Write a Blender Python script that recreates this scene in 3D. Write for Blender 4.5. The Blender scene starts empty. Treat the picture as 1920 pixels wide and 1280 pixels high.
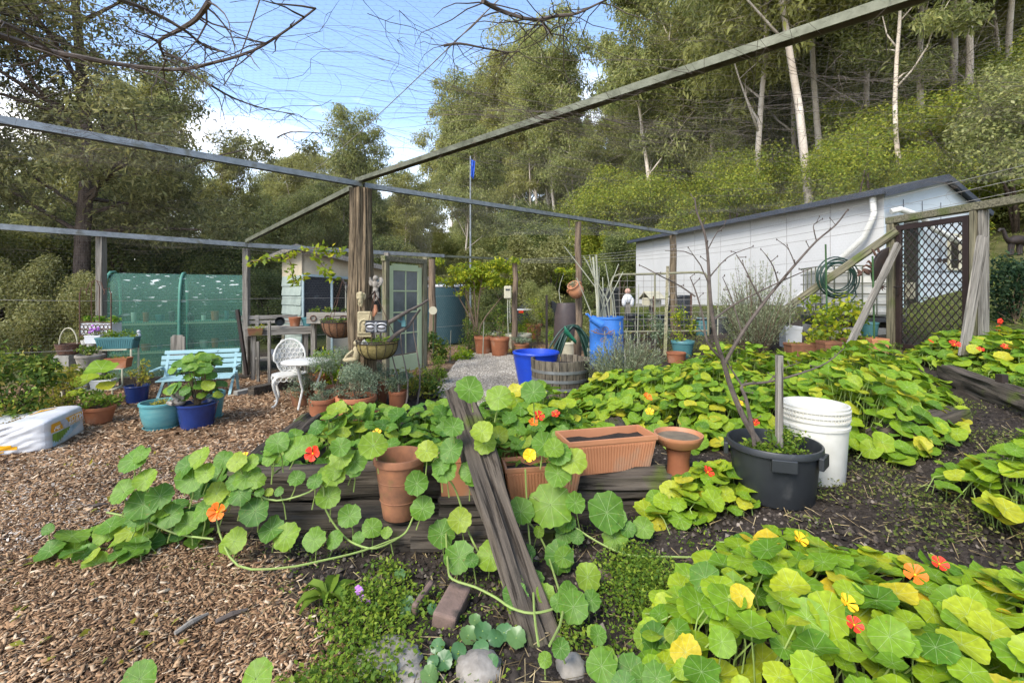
import bpy, math, random
import numpy as np
from mathutils import Vector, Matrix, noise
R = math.radians
random.seed(7); rg = np.random.default_rng(7)
sc = bpy.context.scene; COL = sc.collection
# ------------------------------------------------------------------ camera, sky, sun, exposure
EYE = 1.55; F = 853.33; HY = 550.0
cam = bpy.data.objects.new('camera', bpy.data.cameras.new('camera')); COL.objects.link(cam)
cam.data.sensor_width = 36; cam.data.lens = 16; cam.data.shift_y = -(640-HY)/1920
cam.location = (0, 0, EYE); cam.rotation_euler = (R(90), 0, 0)
cam.data.clip_start = .05; cam.data.clip_end = 2000
sc.camera = cam
SUN_EL, SUN_AZ = 46, 218          # azimuth measured clockwise from +Y (view direction)
w = bpy.data.worlds.new('World'); sc.world = w; w.use_nodes = True
wn, wl = w.node_tree.nodes, w.node_tree.links
wn.clear()
sky = wn.new('ShaderNodeTexSky'); sky.sky_type = 'NISHITA'; sky.sun_disc = False
sky.sun_elevation = R(SUN_EL); sky.sun_rotation = R(SUN_AZ); sky.air_density = 1.0; sky.dust_density = .6; sky.ozone_density = 1.6
tc = wn.new('ShaderNodeTexCoord')
mp = wn.new('ShaderNodeMapping'); mp.inputs['Scale'].default_value = (1.6, 1.6, 4.2); mp.inputs['Location'].default_value = (.35, .1, .3)
nz = wn.new('ShaderNodeTexNoise'); nz.inputs['Scale'].default_value = 1.7; nz.inputs['Detail'].default_value = 7; nz.inputs['Roughness'].default_value = .52
cr = wn.new('ShaderNodeValToRGB'); cr.color_ramp.elements[0].position = .48; cr.color_ramp.elements[1].position = .62
sx = wn.new('ShaderNodeSeparateXYZ')
el = wn.new('ShaderNodeMapRange'); el.inputs[1].default_value = .5; el.inputs[2].default_value = .2
ml = wn.new('ShaderNodeMath'); ml.operation = 'MULTIPLY'
hz = wn.new('ShaderNodeMapRange'); hz.inputs[1].default_value = .35; hz.inputs[2].default_value = -.02; hz.inputs[3].default_value = 0; hz.inputs[4].default_value = .75
mx0 = wn.new('ShaderNodeMath'); mx0.operation = 'MAXIMUM'
mx = wn.new('ShaderNodeMix'); mx.data_type = 'RGBA'
mx.inputs[7].default_value = (9.0, 8.8, 8.8, 1)
bg = wn.new('ShaderNodeBackground'); bg.inputs[1].default_value = .15
wo = wn.new('ShaderNodeOutputWorld')
wl.new(tc.outputs['Generated'], mp.inputs[0]); wl.new(mp.outputs[0], nz.inputs[0]); wl.new(nz.outputs[0], cr.inputs[0])
wl.new(tc.outputs['Generated'], sx.inputs[0]); wl.new(sx.outputs[2], el.inputs[0]); wl.new(sx.outputs[2], hz.inputs[0])
wl.new(cr.outputs[0], ml.inputs[0]); wl.new(el.outputs[0], ml.inputs[1])
wl.new(ml.outputs[0], mx0.inputs[0]); wl.new(hz.outputs[0], mx0.inputs[1])
wl.new(mx0.outputs[0], mx.inputs[0]); wl.new(sky.outputs[0], mx.inputs[6]); wl.new(mx.outputs[2], bg.inputs[0]); wl.new(bg.outputs[0], wo.inputs[0])
sun = bpy.data.objects.new('sun', bpy.data.lights.new('sun', 'SUN')); COL.objects.link(sun)
sun.data.energy = 2.0; sun.data.angle = R(28); sun.data.color = (1, .94, .84)
sd = Vector((math.sin(R(SUN_AZ))*math.cos(R(SUN_EL)), math.cos(R(SUN_AZ))*math.cos(R(SUN_EL)), math.sin(R(SUN_EL))))
sun.rotation_euler = sd.to_track_quat('Z', 'Y').to_euler()
sc.view_settings.view_transform = 'Standard'; sc.view_settings.look = 'None'; sc.view_settings.gamma = 1
sc.view_settings.use_curve_mapping = False; sc.view_settings.exposure = 1.48
try:
    sc.cycles.use_denoising = True; sc.cycles.denoiser = 'OPENIMAGEDENOISE'
    sc.cycles.max_bounces = 6; sc.cycles.transparent_max_bounces = 12; sc.cycles.sample_clamp_indirect = 4
except Exception: pass

# ------------------------------------------------------------------ helpers: terrain and pixel rays
def ss(a, b, x):
    t = np.clip((x-a)/(b-a), 0, 1); return t*t*(3-2*t)
def gz(x, y):
    x = np.asarray(x, float); y = np.asarray(y, float)
    xr = np.minimum((np.sqrt(x*x+.16)+x)/2, 9.5)
    z = .105*xr*ss(.6, 2.6, y)*.9 + .013*xr
    z = z + .055*np.clip(y-7, 0, 5)*ss(3, 6, x)
    z = z + .55*ss(2.4, 6, x)*ss(2.0, -1.0, y)*0
    s = .8*x+.35*y
    z = z + .62*3*np.log1p(np.exp(np.clip((s-15.5)/3, -30, 60)))
    z = z + .012*np.sin(2.1*x+.7*y)*np.sin(1.7*y-.4*x) + .008*np.sin(5.3*x+1.1)*np.sin(4.7*y+2)
    return z
def gzf(x, y): return float(gz(x, y))
def P(px, py, Y): return Vector(((px-960)/F*Y, Y, EYE-(py-HY)/F*Y))
def G(px, py):
    ux, uz = (px-960)/F, -(py-HY)/F
    lo, Y = .3, .3
    while Y < 150:
        Y += .1
        if EYE+uz*Y < gzf(ux*Y, Y): break
        lo = Y
    hi = Y
    for _ in range(16):
        m = (lo+hi)/2
        if EYE+uz*m < gzf(ux*m, m): hi = m
        else: lo = m
    return Vector((ux*hi, hi, gzf(ux*hi, hi)))
NETZ = 2.95
def NP(px, py, z=NETZ):                      # point of the wire roof seen along a pixel ray
    Y = (z-EYE)*F/(HY-py); return Vector(((px-960)/F*Y, Y, z))

# ------------------------------------------------------------------ helpers: meshes
class MB:
    def __init__(s): s.v = []; s.f = []; s.m = []
    def add(s, vs, fs, mi=0):
        o = len(s.v); s.v += [tuple(v) for v in vs]; s.f += [tuple(i+o for i in f) for f in fs]; s.m += [mi]*len(fs); return s
    def box(s, c, d, rz=0, rx=0, ry=0, mi=0, taper=1):
        from mathutils import Euler
        M = Euler((rx, ry, rz)).to_matrix(); c = Vector(c); vs = []
        for z in (-.5, .5):
            k = taper if z > 0 else 1
            for x, y in ((-.5, -.5), (.5, -.5), (.5, .5), (-.5, .5)):
                vs.append(c+M@Vector((x*d[0]*k, y*d[1]*k, z*d[2])))
        return s.add(vs, [(3,2,1,0),(4,5,6,7),(0,1,5,4),(1,2,6,5),(2,3,7,6),(3,0,4,7)], mi)
    def beam(s, p, q, w, h, up=(0,0,1), mi=0):
        p, q = Vector(p), Vector(q); t = (q-p).normalized(); u = Vector(up)
        if abs(t.dot(u)) > .98: u = Vector((0, 1, 0))
        a = t.cross(u).normalized(); b = a.cross(t); vs = []
        for e in (p, q):
            for x, y in ((-1,-1),(1,-1),(1,1),(-1,1)): vs.append(e+a*x*w/2+b*y*h/2)
        return s.add(vs, [(3,2,1,0),(4,5,6,7),(0,1,5,4),(1,2,6,5),(2,3,7,6),(3,0,4,7)], mi)
    def tube(s, pts, r, n=6, cap=True, mi=0, closed=False):
        pts = [Vector(p) for p in pts]; k = len(pts)
        rs = r if isinstance(r, (list, tuple)) else [r]*k
        vs = []; a = None
        for i, p in enumerate(pts):
            if closed: t = pts[(i+1) % k]-pts[i-1]
            else: t = pts[min(i+1, k-1)]-pts[max(i-1, 0)]
            t = t.normalized() if t.length > 1e-9 else Vector((0,0,1))
            if a is None:
                a = t.cross(Vector((0,0,1)) if abs(t.z) < .9 else Vector((1,0,0))).normalized()
            else:
                a = a-t*a.dot(t)
                a = a.normalized() if a.length > 1e-6 else t.orthogonal().normalized()
            b = t.cross(a)
            for j in range(n):
                th = 2*math.pi*j/n; vs.append(p+(a*math.cos(th)+b*math.sin(th))*rs[i])
        fs = []
        for i in range(k if closed else k-1):
            i2 = (i+1) % k
            for j in range(n): fs.append((i*n+j, i*n+(j+1) % n, i2*n+(j+1) % n, i2*n+j))
        if cap and not closed: fs += [tuple(range(n))[::-1], tuple(range((k-1)*n, k*n))]
        return s.add(vs, fs, mi)
    def lathe(s, prof, n=28, c=(0,0,0), sx=1, sy=1, mi=0, wob=0):
        vs = []; fs = []; k = len(prof)
        for r, z in prof:
            for j in range(n):
                th = 2*math.pi*j/n; q = 1+wob*math.sin(3*th+z*9)
                vs.append((c[0]+r*q*sx*math.cos(th), c[1]+r*q*sy*math.sin(th), c[2]+z))
        for i in range(k-1):
            for j in range(n): fs.append((i*n+j, i*n+(j+1) % n, (i+1)*n+(j+1) % n, (i+1)*n+j))
        if prof[0][0] > 1e-4 and False: fs.append(tuple(range(n))[::-1])
        return s.add(vs, fs, mi)
    def ring(s, c, r, t, n=20, m=6, ax='z', sx=1, sz=1, mi=0):
        pts = []
        for j in range(n):
            th = 2*math.pi*j/n; x, y = r*math.cos(th)*sx, r*math.sin(th)*sz
            pts.append(Vector(c)+Vector({'z': (x, y, 0), 'y': (x, 0, y), 'x': (0, x, y)}[ax]))
        return s.tube(pts, t, m, closed=True, mi=mi)
    def ball(s, c, r, n=10, m=7, mi=0):
        r = r if isinstance(r, (tuple, list)) else (r, r, r)
        prof = [(math.sin(math.pi*i/m), -math.cos(math.pi*i/m)) for i in range(m+1)]
        vs = []; fs = []
        for pr, z in prof:
            for j in range(n):
                th = 2*math.pi*j/n; vs.append((c[0]+r[0]*pr*math.cos(th), c[1]+r[1]*pr*math.sin(th), c[2]+r[2]*z))
        for i in range(m):
            for j in range(n): fs.append((i*n+j, i*n+(j+1) % n, (i+1)*n+(j+1) % n, (i+1)*n+j))
        return s.add(vs, fs, mi)
def obj(name, mb, mats, parent=None, smooth=False, bevel=0, loc=None, ang=40):
    if isinstance(mb, MB):
        me = bpy.data.meshes.new(name); me.from_pydata(mb.v, [], mb.f)
        mats = mats if isinstance(mats, (list, tuple)) else [mats]
        for m in mats: me.materials.append(m)
        if len(mats) > 1: me.polygons.foreach_set('material_index', mb.m)
        if smooth:
            me.polygons.foreach_set('use_smooth', [True]*len(me.polygons)); me.set_sharp_from_angle(angle=R(ang))
        me.update()
    else:
        me = mb
        if mats is not None and not me.materials: me.materials.append(mats)
    o = bpy.data.objects.new(name, me); COL.objects.link(o)
    if parent: o.parent = parent
    if loc is not None: o.location = loc
    if bevel:
        b = o.modifiers.new('edge', 'BEVEL'); b.width = bevel; b.segments = 2; b.limit_method = 'ANGLE'
    return o
def T(name, label, cat, loc=(0,0,0), rz=0, group=None):
    o = bpy.data.objects.new(name, None); COL.objects.link(o); o.empty_display_size = .1
    o.location = loc; o.rotation_euler = (0, 0, rz); o['label'] = label; o['category'] = cat
    if group: o['group'] = group
    return o
def tag(o, label, cat, group=None, kind=None):
    if label: o['label'] = label
    if cat: o['category'] = cat
    if group: o['group'] = group
    if kind: o['kind'] = kind
    return o
def dup(root, loc=None, rz=None, label=None, group=None):
    r = root.copy(); COL.objects.link(r)
    if loc is not None: r.location = loc
    if rz is not None: r.rotation_euler = (0, 0, rz)
    if label: r['label'] = label
    if group: r['group'] = group
    for ch in list(root.children):
        c = ch.copy(); COL.objects.link(c); c.parent = r
        for g in ch.children:
            d = g.copy(); COL.objects.link(d); d.parent = c
    return r
# numpy meshes: many copies of one template
def mesh_np(name, V, loops, totals, uv=None, smooth=False):
    me = bpy.data.meshes.new(name)
    me.vertices.add(len(V)); me.vertices.foreach_set('co', np.ascontiguousarray(V, np.float32).ravel())
    me.loops.add(len(loops)); me.loops.foreach_set('vertex_index', np.ascontiguousarray(loops, np.int32))
    me.polygons.add(len(totals)); st = np.concatenate(([0], np.cumsum(totals)[:-1])).astype(np.int32)
    me.polygons.foreach_set('loop_start', st)
    if uv is not None:
        l = me.uv_layers.new(name='UVMap'); l.data.foreach_set('uv', np.ascontiguousarray(uv, np.float32).ravel())
    if smooth: me.polygons.foreach_set('use_smooth', np.ones(len(totals), bool))
    me.update(calc_edges=True); return me
def inst(name, tmpl, pos, M, smooth=False):
    tv, tf, tuv = tmpl; N = len(pos); nv = len(tv)
    V = (np.einsum('nij,vj->nvi', M, tv)+pos[:, None, :]).reshape(-1, 3)
    lp = np.array([i for f in tf for i in f]); tt = np.array([len(f) for f in tf])
    L = (lp[None, :]+(np.arange(N)*nv)[:, None]).ravel(); TT = np.tile(tt, N)
    uv = np.tile(tuv[lp], (N, 1)) if tuv is not None else None
    return mesh_np(name, V, L, TT, uv, smooth)
def frames(nrm, spin, scale):
    n = nrm/np.linalg.norm(nrm, axis=1, keepdims=True)
    ref = np.where(np.abs(n[:, 2:3]) < .95, np.array([[0, 0, 1.]]), np.array([[1., 0, 0]]))
    a = np.cross(ref, n); a /= np.linalg.norm(a, axis=1, keepdims=True); b = np.cross(n, a)
    c, s_ = np.cos(spin)[:, None], np.sin(spin)[:, None]
    u, v = a*c+b*s_, b*c-a*s_
    M = np.stack([u, v, n], axis=2)
    sc_ = np.asarray(scale)
    return M*(sc_[:, None, None] if sc_.ndim == 1 else sc_[:, None, :])
def join_np(name, meshes_args, smooth=False): pass
LEAF = (np.array([[0,0,0],[.5,.45,.1],[0,1,0],[-.5,.45,.1]], float), [(0,1,2,3)], None)
LEAF3 = (np.array([[0,0,0],[.42,.3,.1],[.4,.62,.08],[0,1,-.08],[-.4,.62,.08],[-.42,.3,.1],[0,.5,0]], float), [(0,1,6),(1,2,6),(2,3,6),(3,4,6),(4,5,6),(5,0,6)], None)
def cloud(centers, radii, n, size, aspect=.4, up=.3, droop=0, shell=.5, tm=LEAF, name='foliage', r=rg):
    """n leaves spread in each ellipsoid; returns one mesh"""
    centers = np.asarray(centers, float).reshape(-1, 3); K = len(centers)
    radii = np.broadcast_to(np.asarray(radii, float), (K, 3)) if np.ndim(radii) < 2 or len(radii) != K else np.asarray(radii, float)
    if np.ndim(radii) == 1: radii = np.repeat(radii[:, None], 3, 1)
    N = K*n
    d = r.normal(size=(N, 3)); d /= np.linalg.norm(d, axis=1, keepdims=True)
    rad = r.random(N)**shell
    pos = np.repeat(centers, n, 0)+d*rad[:, None]*np.repeat(radii, n, 0)
    nr = r.normal(size=(N, 3))*.6+d*.5; nr[:, 2] += up
    sz = size*(.55+.9*r.random(N))
    S = np.stack([sz*aspect, sz, sz], 1)
    spin = r.random(N)*6.283
    M = frames(nr, spin, S)
    if droop:                                        # hang leaf tips downwards
        M[:, 2, 1] -= droop*sz
    return inst(name, tm, pos, M)

# ------------------------------------------------------------------ materials
def nodes(name):
    m = bpy.data.materials.new(name); m.use_nodes = True
    nt = m.node_tree; b = nt.nodes['Principled BSDF']; return m, nt.nodes, nt.links, b
def ramp(N, cols):
    c = N.new('ShaderNodeValToRGB'); e = c.color_ramp.elements
    while len(e) < len(cols): e.new(.5)
    for i, (p, k) in enumerate(cols): e[i].position = p; e[i].color = (*k, 1)
    return c
def mat(name, c1, c2=None, rough=.75, scale=5, stretch=(1,1,1), bump=0, metal=0, spec=.3, spots=None, detail=8, vary=0, lo=.3, hi=.7, bscale=None, c3=None):
    m, N, L, b = nodes(name)
    b.inputs['Roughness'].default_value = rough; b.inputs['Metallic'].default_value = metal; b.inputs['Specular IOR Level'].default_value = spec
    t = N.new('ShaderNodeTexCoord'); p = N.new('ShaderNodeMapping'); p.inputs['Scale'].default_value = stretch
    L.new(t.outputs['Object'], p.inputs[0])
    z = N.new('ShaderNodeTexNoise'); z.inputs['Scale'].default_value = scale; z.inputs['Detail'].default_value = detail; z.inputs['Roughness'].default_value = .65
    L.new(p.outputs[0], z.inputs[0])
    c2 = c2 or tuple(.7*x for x in c1)
    cols = [(lo, c2), (hi, c1)] if c3 is None else [(lo, c2), ((lo+hi)/2, c1), (hi, c3)]
    cr_ = ramp(N, cols); L.new(z.outputs[0], cr_.inputs[0]); out = cr_.outputs[0]
    if spots:
        col, s_, th = spots[:3]; z2 = N.new('ShaderNodeTexNoise'); z2.inputs['Scale'].default_value = s_; z2.inputs['Detail'].default_value = 6
        L.new(t.outputs['Object'], z2.inputs[0])
        r2 = ramp(N, [(th, (0,0,0)), (th+(spots[3] if len(spots) > 3 else .08), (1,1,1))]); L.new(z2.outputs[0], r2.inputs[0])
        mm = N.new('ShaderNodeMix'); mm.data_type = 'RGBA'; mm.inputs[7].default_value = (*col, 1)
        L.new(r2.outputs[0], mm.inputs[0]); L.new(out, mm.inputs[6]); out = mm.outputs[2]
    if vary:
        oi = N.new('ShaderNodeObjectInfo'); mr = N.new('ShaderNodeMapRange'); mr.inputs[3].default_value = 1-vary; mr.inputs[4].default_value = 1+vary
        L.new(oi.outputs['Random'], mr.inputs[0]); hs = N.new('ShaderNodeHueSaturation'); L.new(mr.outputs[0], hs.inputs['Value']); L.new(out, hs.inputs['Color']); out = hs.outputs[0]
    L.new(out, b.inputs['Base Color'])
    if bump:
        bp = N.new('ShaderNodeBump'); bp.inputs['Strength'].default_value = bump; bp.inputs['Distance'].default_value = .02
        if bscale:
            z = N.new('ShaderNodeTexNoise'); z.inputs['Scale'].default_value = bscale; z.inputs['Detail'].default_value = 6; L.new(p.outputs[0], z.inputs[0])
        L.new(z.outputs[0], bp.inputs['Height']); L.new(bp.outputs[0], b.inputs['Normal'])
    return m
def wood(name, c1, c2, axis=0, rough=.85, moss=None, k=1, vary=.12):
    st = [14*k, 14*k, 14*k]; st[axis] = 1.0*k
    m = mat(name, c1, c2, rough, 2.2, tuple(st), .6, spec=.15, spots=moss, vary=vary, lo=.28, hi=.72)
    N, L = m.node_tree.nodes, m.node_tree.links; b = N['Principled BSDF']; src = b.inputs['Base Color'].links[0].from_socket
    t = N.new('ShaderNodeTexCoord'); p = N.new('ShaderNodeMapping'); st2 = [38*k]*3; st2[axis] = 1.1*k; p.inputs['Scale'].default_value = st2; L.new(t.outputs['Object'], p.inputs[0])
    z = N.new('ShaderNodeTexNoise'); z.inputs['Scale'].default_value = 1.6; z.inputs['Detail'].default_value = 5; z.inputs['Distortion'].default_value = .3; L.new(p.outputs[0], z.inputs[0])
    r_ = ramp(N, [(.37, (.38,.37,.36)), (.43, (1,1,1)), (.54, (1,1,1)), (.66, (1.0,1.0,1.0))]); r_.color_ramp.elements[3].color = (1.2, 1.19, 1.16, 1); L.new(z.outputs[0], r_.inputs[0])
    mm = N.new('ShaderNodeMix'); mm.data_type = 'RGBA'; mm.blend_type = 'MULTIPLY'; mm.inputs[0].default_value = 1; L.new(src, mm.inputs[6]); L.new(r_.outputs[0], mm.inputs[7]); L.new(mm.outputs[2], b.inputs['Base Color'])
    bp = N.new('ShaderNodeBump'); bp.inputs['Strength'].default_value = .5; bp.inputs['Distance'].default_value = .01; L.new(r_.outputs[0], bp.inputs['Height'])
    old = b.inputs['Normal'].links[0].from_socket; L.new(old, bp.inputs['Normal']); L.new(bp.outputs[0], b.inputs['Normal'])
    return m
def leafmat(name, cols, src='island', trans=.35, rough=.5, nast=False, spec=.35):
    m, N, L, b = nodes(name)
    b.inputs['Roughness'].default_value = rough; b.inputs['Specular IOR Level'].default_value = spec
    if src == 'island': s = N.new('ShaderNodeNewGeometry').outputs['Random Per Island']
    else: s = N.new('ShaderNodeObjectInfo').outputs['Random']
    c = ramp(N, cols); L.new(s, c.inputs[0]); out = c.outputs[0]
    if nast:
        uv = N.new('ShaderNodeUVMap'); sp = N.new('ShaderNodeSeparateXYZ'); L.new(uv.outputs[0], sp.inputs[0])
        at = N.new('ShaderNodeMath'); at.operation = 'ARCTAN2'; L.new(sp.outputs[1], at.inputs[0]); L.new(sp.outputs[0], at.inputs[1])
        k = N.new('ShaderNodeMath'); k.operation = 'MULTIPLY'; k.inputs[1].default_value = 4.5; L.new(at.outputs[0], k.inputs[0])
        sn = N.new('ShaderNodeMath'); sn.operation = 'SINE'; L.new(k.outputs[0], sn.inputs[0])
        ab = N.new('ShaderNodeMath'); ab.operation = 'ABSOLUTE'; L.new(sn.outputs[0], ab.inputs[0])
        le = N.new('ShaderNodeVectorMath'); le.operation = 'LENGTH'; L.new(uv.outputs[0], le.inputs[0])
        mu = N.new('ShaderNodeMath'); mu.operation = 'MULTIPLY'; L.new(ab.outputs[0], mu.inputs[0]); L.new(le.outputs['Value'], mu.inputs[1])
        vr = ramp(N, [(0, (1,1,1)), (.07, (0,0,0))]); L.new(mu.outputs[0], vr.inputs[0])
        m1 = N.new('ShaderNodeMix'); m1.data_type = 'RGBA'; m1.inputs[7].default_value = (.44, .56, .26, 1)
        vf = N.new('ShaderNodeMath'); vf.operation = 'MULTIPLY'; vf.inputs[1].default_value = .6; L.new(vr.outputs[0], vf.inputs[0])
        L.new(vf.outputs[0], m1.inputs[0]); L.new(out, m1.inputs[6]); out = m1.outputs[2]
        # yellowed, spotted patches
        t = N.new('ShaderNodeTexCoord'); z = N.new('ShaderNodeTexNoise'); z.inputs['Scale'].default_value = 9; z.inputs['Detail'].default_value = 5; L.new(t.outputs['Object'], z.inputs[0])
        rr = ramp(N, [(.6, (0,0,0)), (.8, (.5,.5,.5))]); L.new(z.outputs[0], rr.inputs[0])
        m2 = N.new('ShaderNodeMix'); m2.data_type = 'RGBA'; m2.inputs[7].default_value = (.42, .38, .05, 1)
        L.new(rr.outputs[0], m2.inputs[0]); L.new(out, m2.inputs[6]); out = m2.outputs[2]
        z2 = N.new('ShaderNodeTexNoise'); z2.inputs['Scale'].default_value = 3.2; z2.inputs['Detail'].default_value = 4; L.new(uv.outputs[0], z2.inputs[0])
        v2 = N.new('ShaderNodeMapRange'); v2.inputs[1].default_value = .3; v2.inputs[2].default_value = .7; v2.inputs[3].default_value = .78; v2.inputs[4].default_value = 1.18; L.new(z2.outputs[0], v2.inputs[0])
        h2 = N.new('ShaderNodeHueSaturation'); L.new(v2.outputs[0], h2.inputs['Value']); L.new(out, h2.inputs['Color']); out = h2.outputs[0]
        if src == 'object':
            z3 = N.new('ShaderNodeTexNoise'); z3.inputs['Scale'].default_value = 7; z3.inputs['Detail'].default_value = 2; oi2 = N.new('ShaderNodeObjectInfo'); va = N.new('ShaderNodeVectorMath'); L.new(uv.outputs[0], va.inputs[0]); L.new(oi2.outputs['Location'], va.inputs[1]); L.new(va.outputs[0], z3.inputs[0])
            r3 = ramp(N, [(.70, (0,0,0)), (.76, (.8,.8,.8))]); L.new(z3.outputs[0], r3.inputs[0]); m3 = N.new('ShaderNodeMix'); m3.data_type = 'RGBA'; m3.inputs[7].default_value = (.20, .11, .03, 1); L.new(r3.outputs[0], m3.inputs[0]); L.new(out, m3.inputs[6]); out = m3.outputs[2]
        bp = N.new('ShaderNodeBump'); bp.inputs['Strength'].default_value = .35; bp.inputs['Distance'].default_value = .01; bp.invert = True
        L.new(vr.outputs[0], bp.inputs['Height']); L.new(bp.outputs[0], b.inputs['Normal'])
    L.new(out, b.inputs['Base Color'])
    tr = N.new('ShaderNodeBsdfTranslucent'); hs = N.new('ShaderNodeHueSaturation'); hs.inputs['Value'].default_value = 1.5; hs.inputs['Hue'].default_value = .485
    L.new(out, hs.inputs['Color']); L.new(hs.outputs[0], tr.inputs[0])
    ms = N.new('ShaderNodeMixShader'); ms.inputs[0].default_value = trans
    L.new(b.outputs[0], ms.inputs[1]); L.new(tr.outputs[0], ms.inputs[2]); L.new(ms.outputs[0], N['Material Output'].inputs[0])
    return m
def islandmat(name, cols, rough=.8, spec=.2):
    m, N, L, b = nodes(name); b.inputs['Roughness'].default_value = rough; b.inputs['Specular IOR Level'].default_value = spec
    c = ramp(N, cols); L.new(N.new('ShaderNodeNewGeometry').outputs['Random Per Island'], c.inputs[0])
    t = N.new('ShaderNodeTexCoord'); z = N.new('ShaderNodeTexNoise'); z.inputs['Scale'].default_value = 60; L.new(t.outputs['Object'], z.inputs[0])
    mr = N.new('ShaderNodeMapRange'); mr.inputs[3].default_value = .6; mr.inputs[4].default_value = 1.35; L.new(z.outputs[0], mr.inputs[0])
    zb = N.new('ShaderNodeTexNoise'); zb.inputs['Scale'].default_value = 1.1; zb.inputs['Detail'].default_value = 5; L.new(t.outputs['Object'], zb.inputs[0]); mb_ = N.new('ShaderNodeMapRange'); mb_.inputs[1].default_value = .3; mb_.inputs[2].default_value = .7; mb_.inputs[3].default_value = .7; mb_.inputs[4].default_value = 1.25; L.new(zb.outputs[0], mb_.inputs[0]); mm_ = N.new('ShaderNodeMath'); mm_.operation = 'MULTIPLY'; L.new(mr.outputs[0], mm_.inputs[0]); L.new(mb_.outputs[0], mm_.inputs[1])
    hs = N.new('ShaderNodeHueSaturation'); L.new(mm_.outputs[0], hs.inputs['Value']); L.new(c.outputs[0], hs.inputs['Color']); L.new(hs.outputs[0], b.inputs['Base Color'])
    return m
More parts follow.
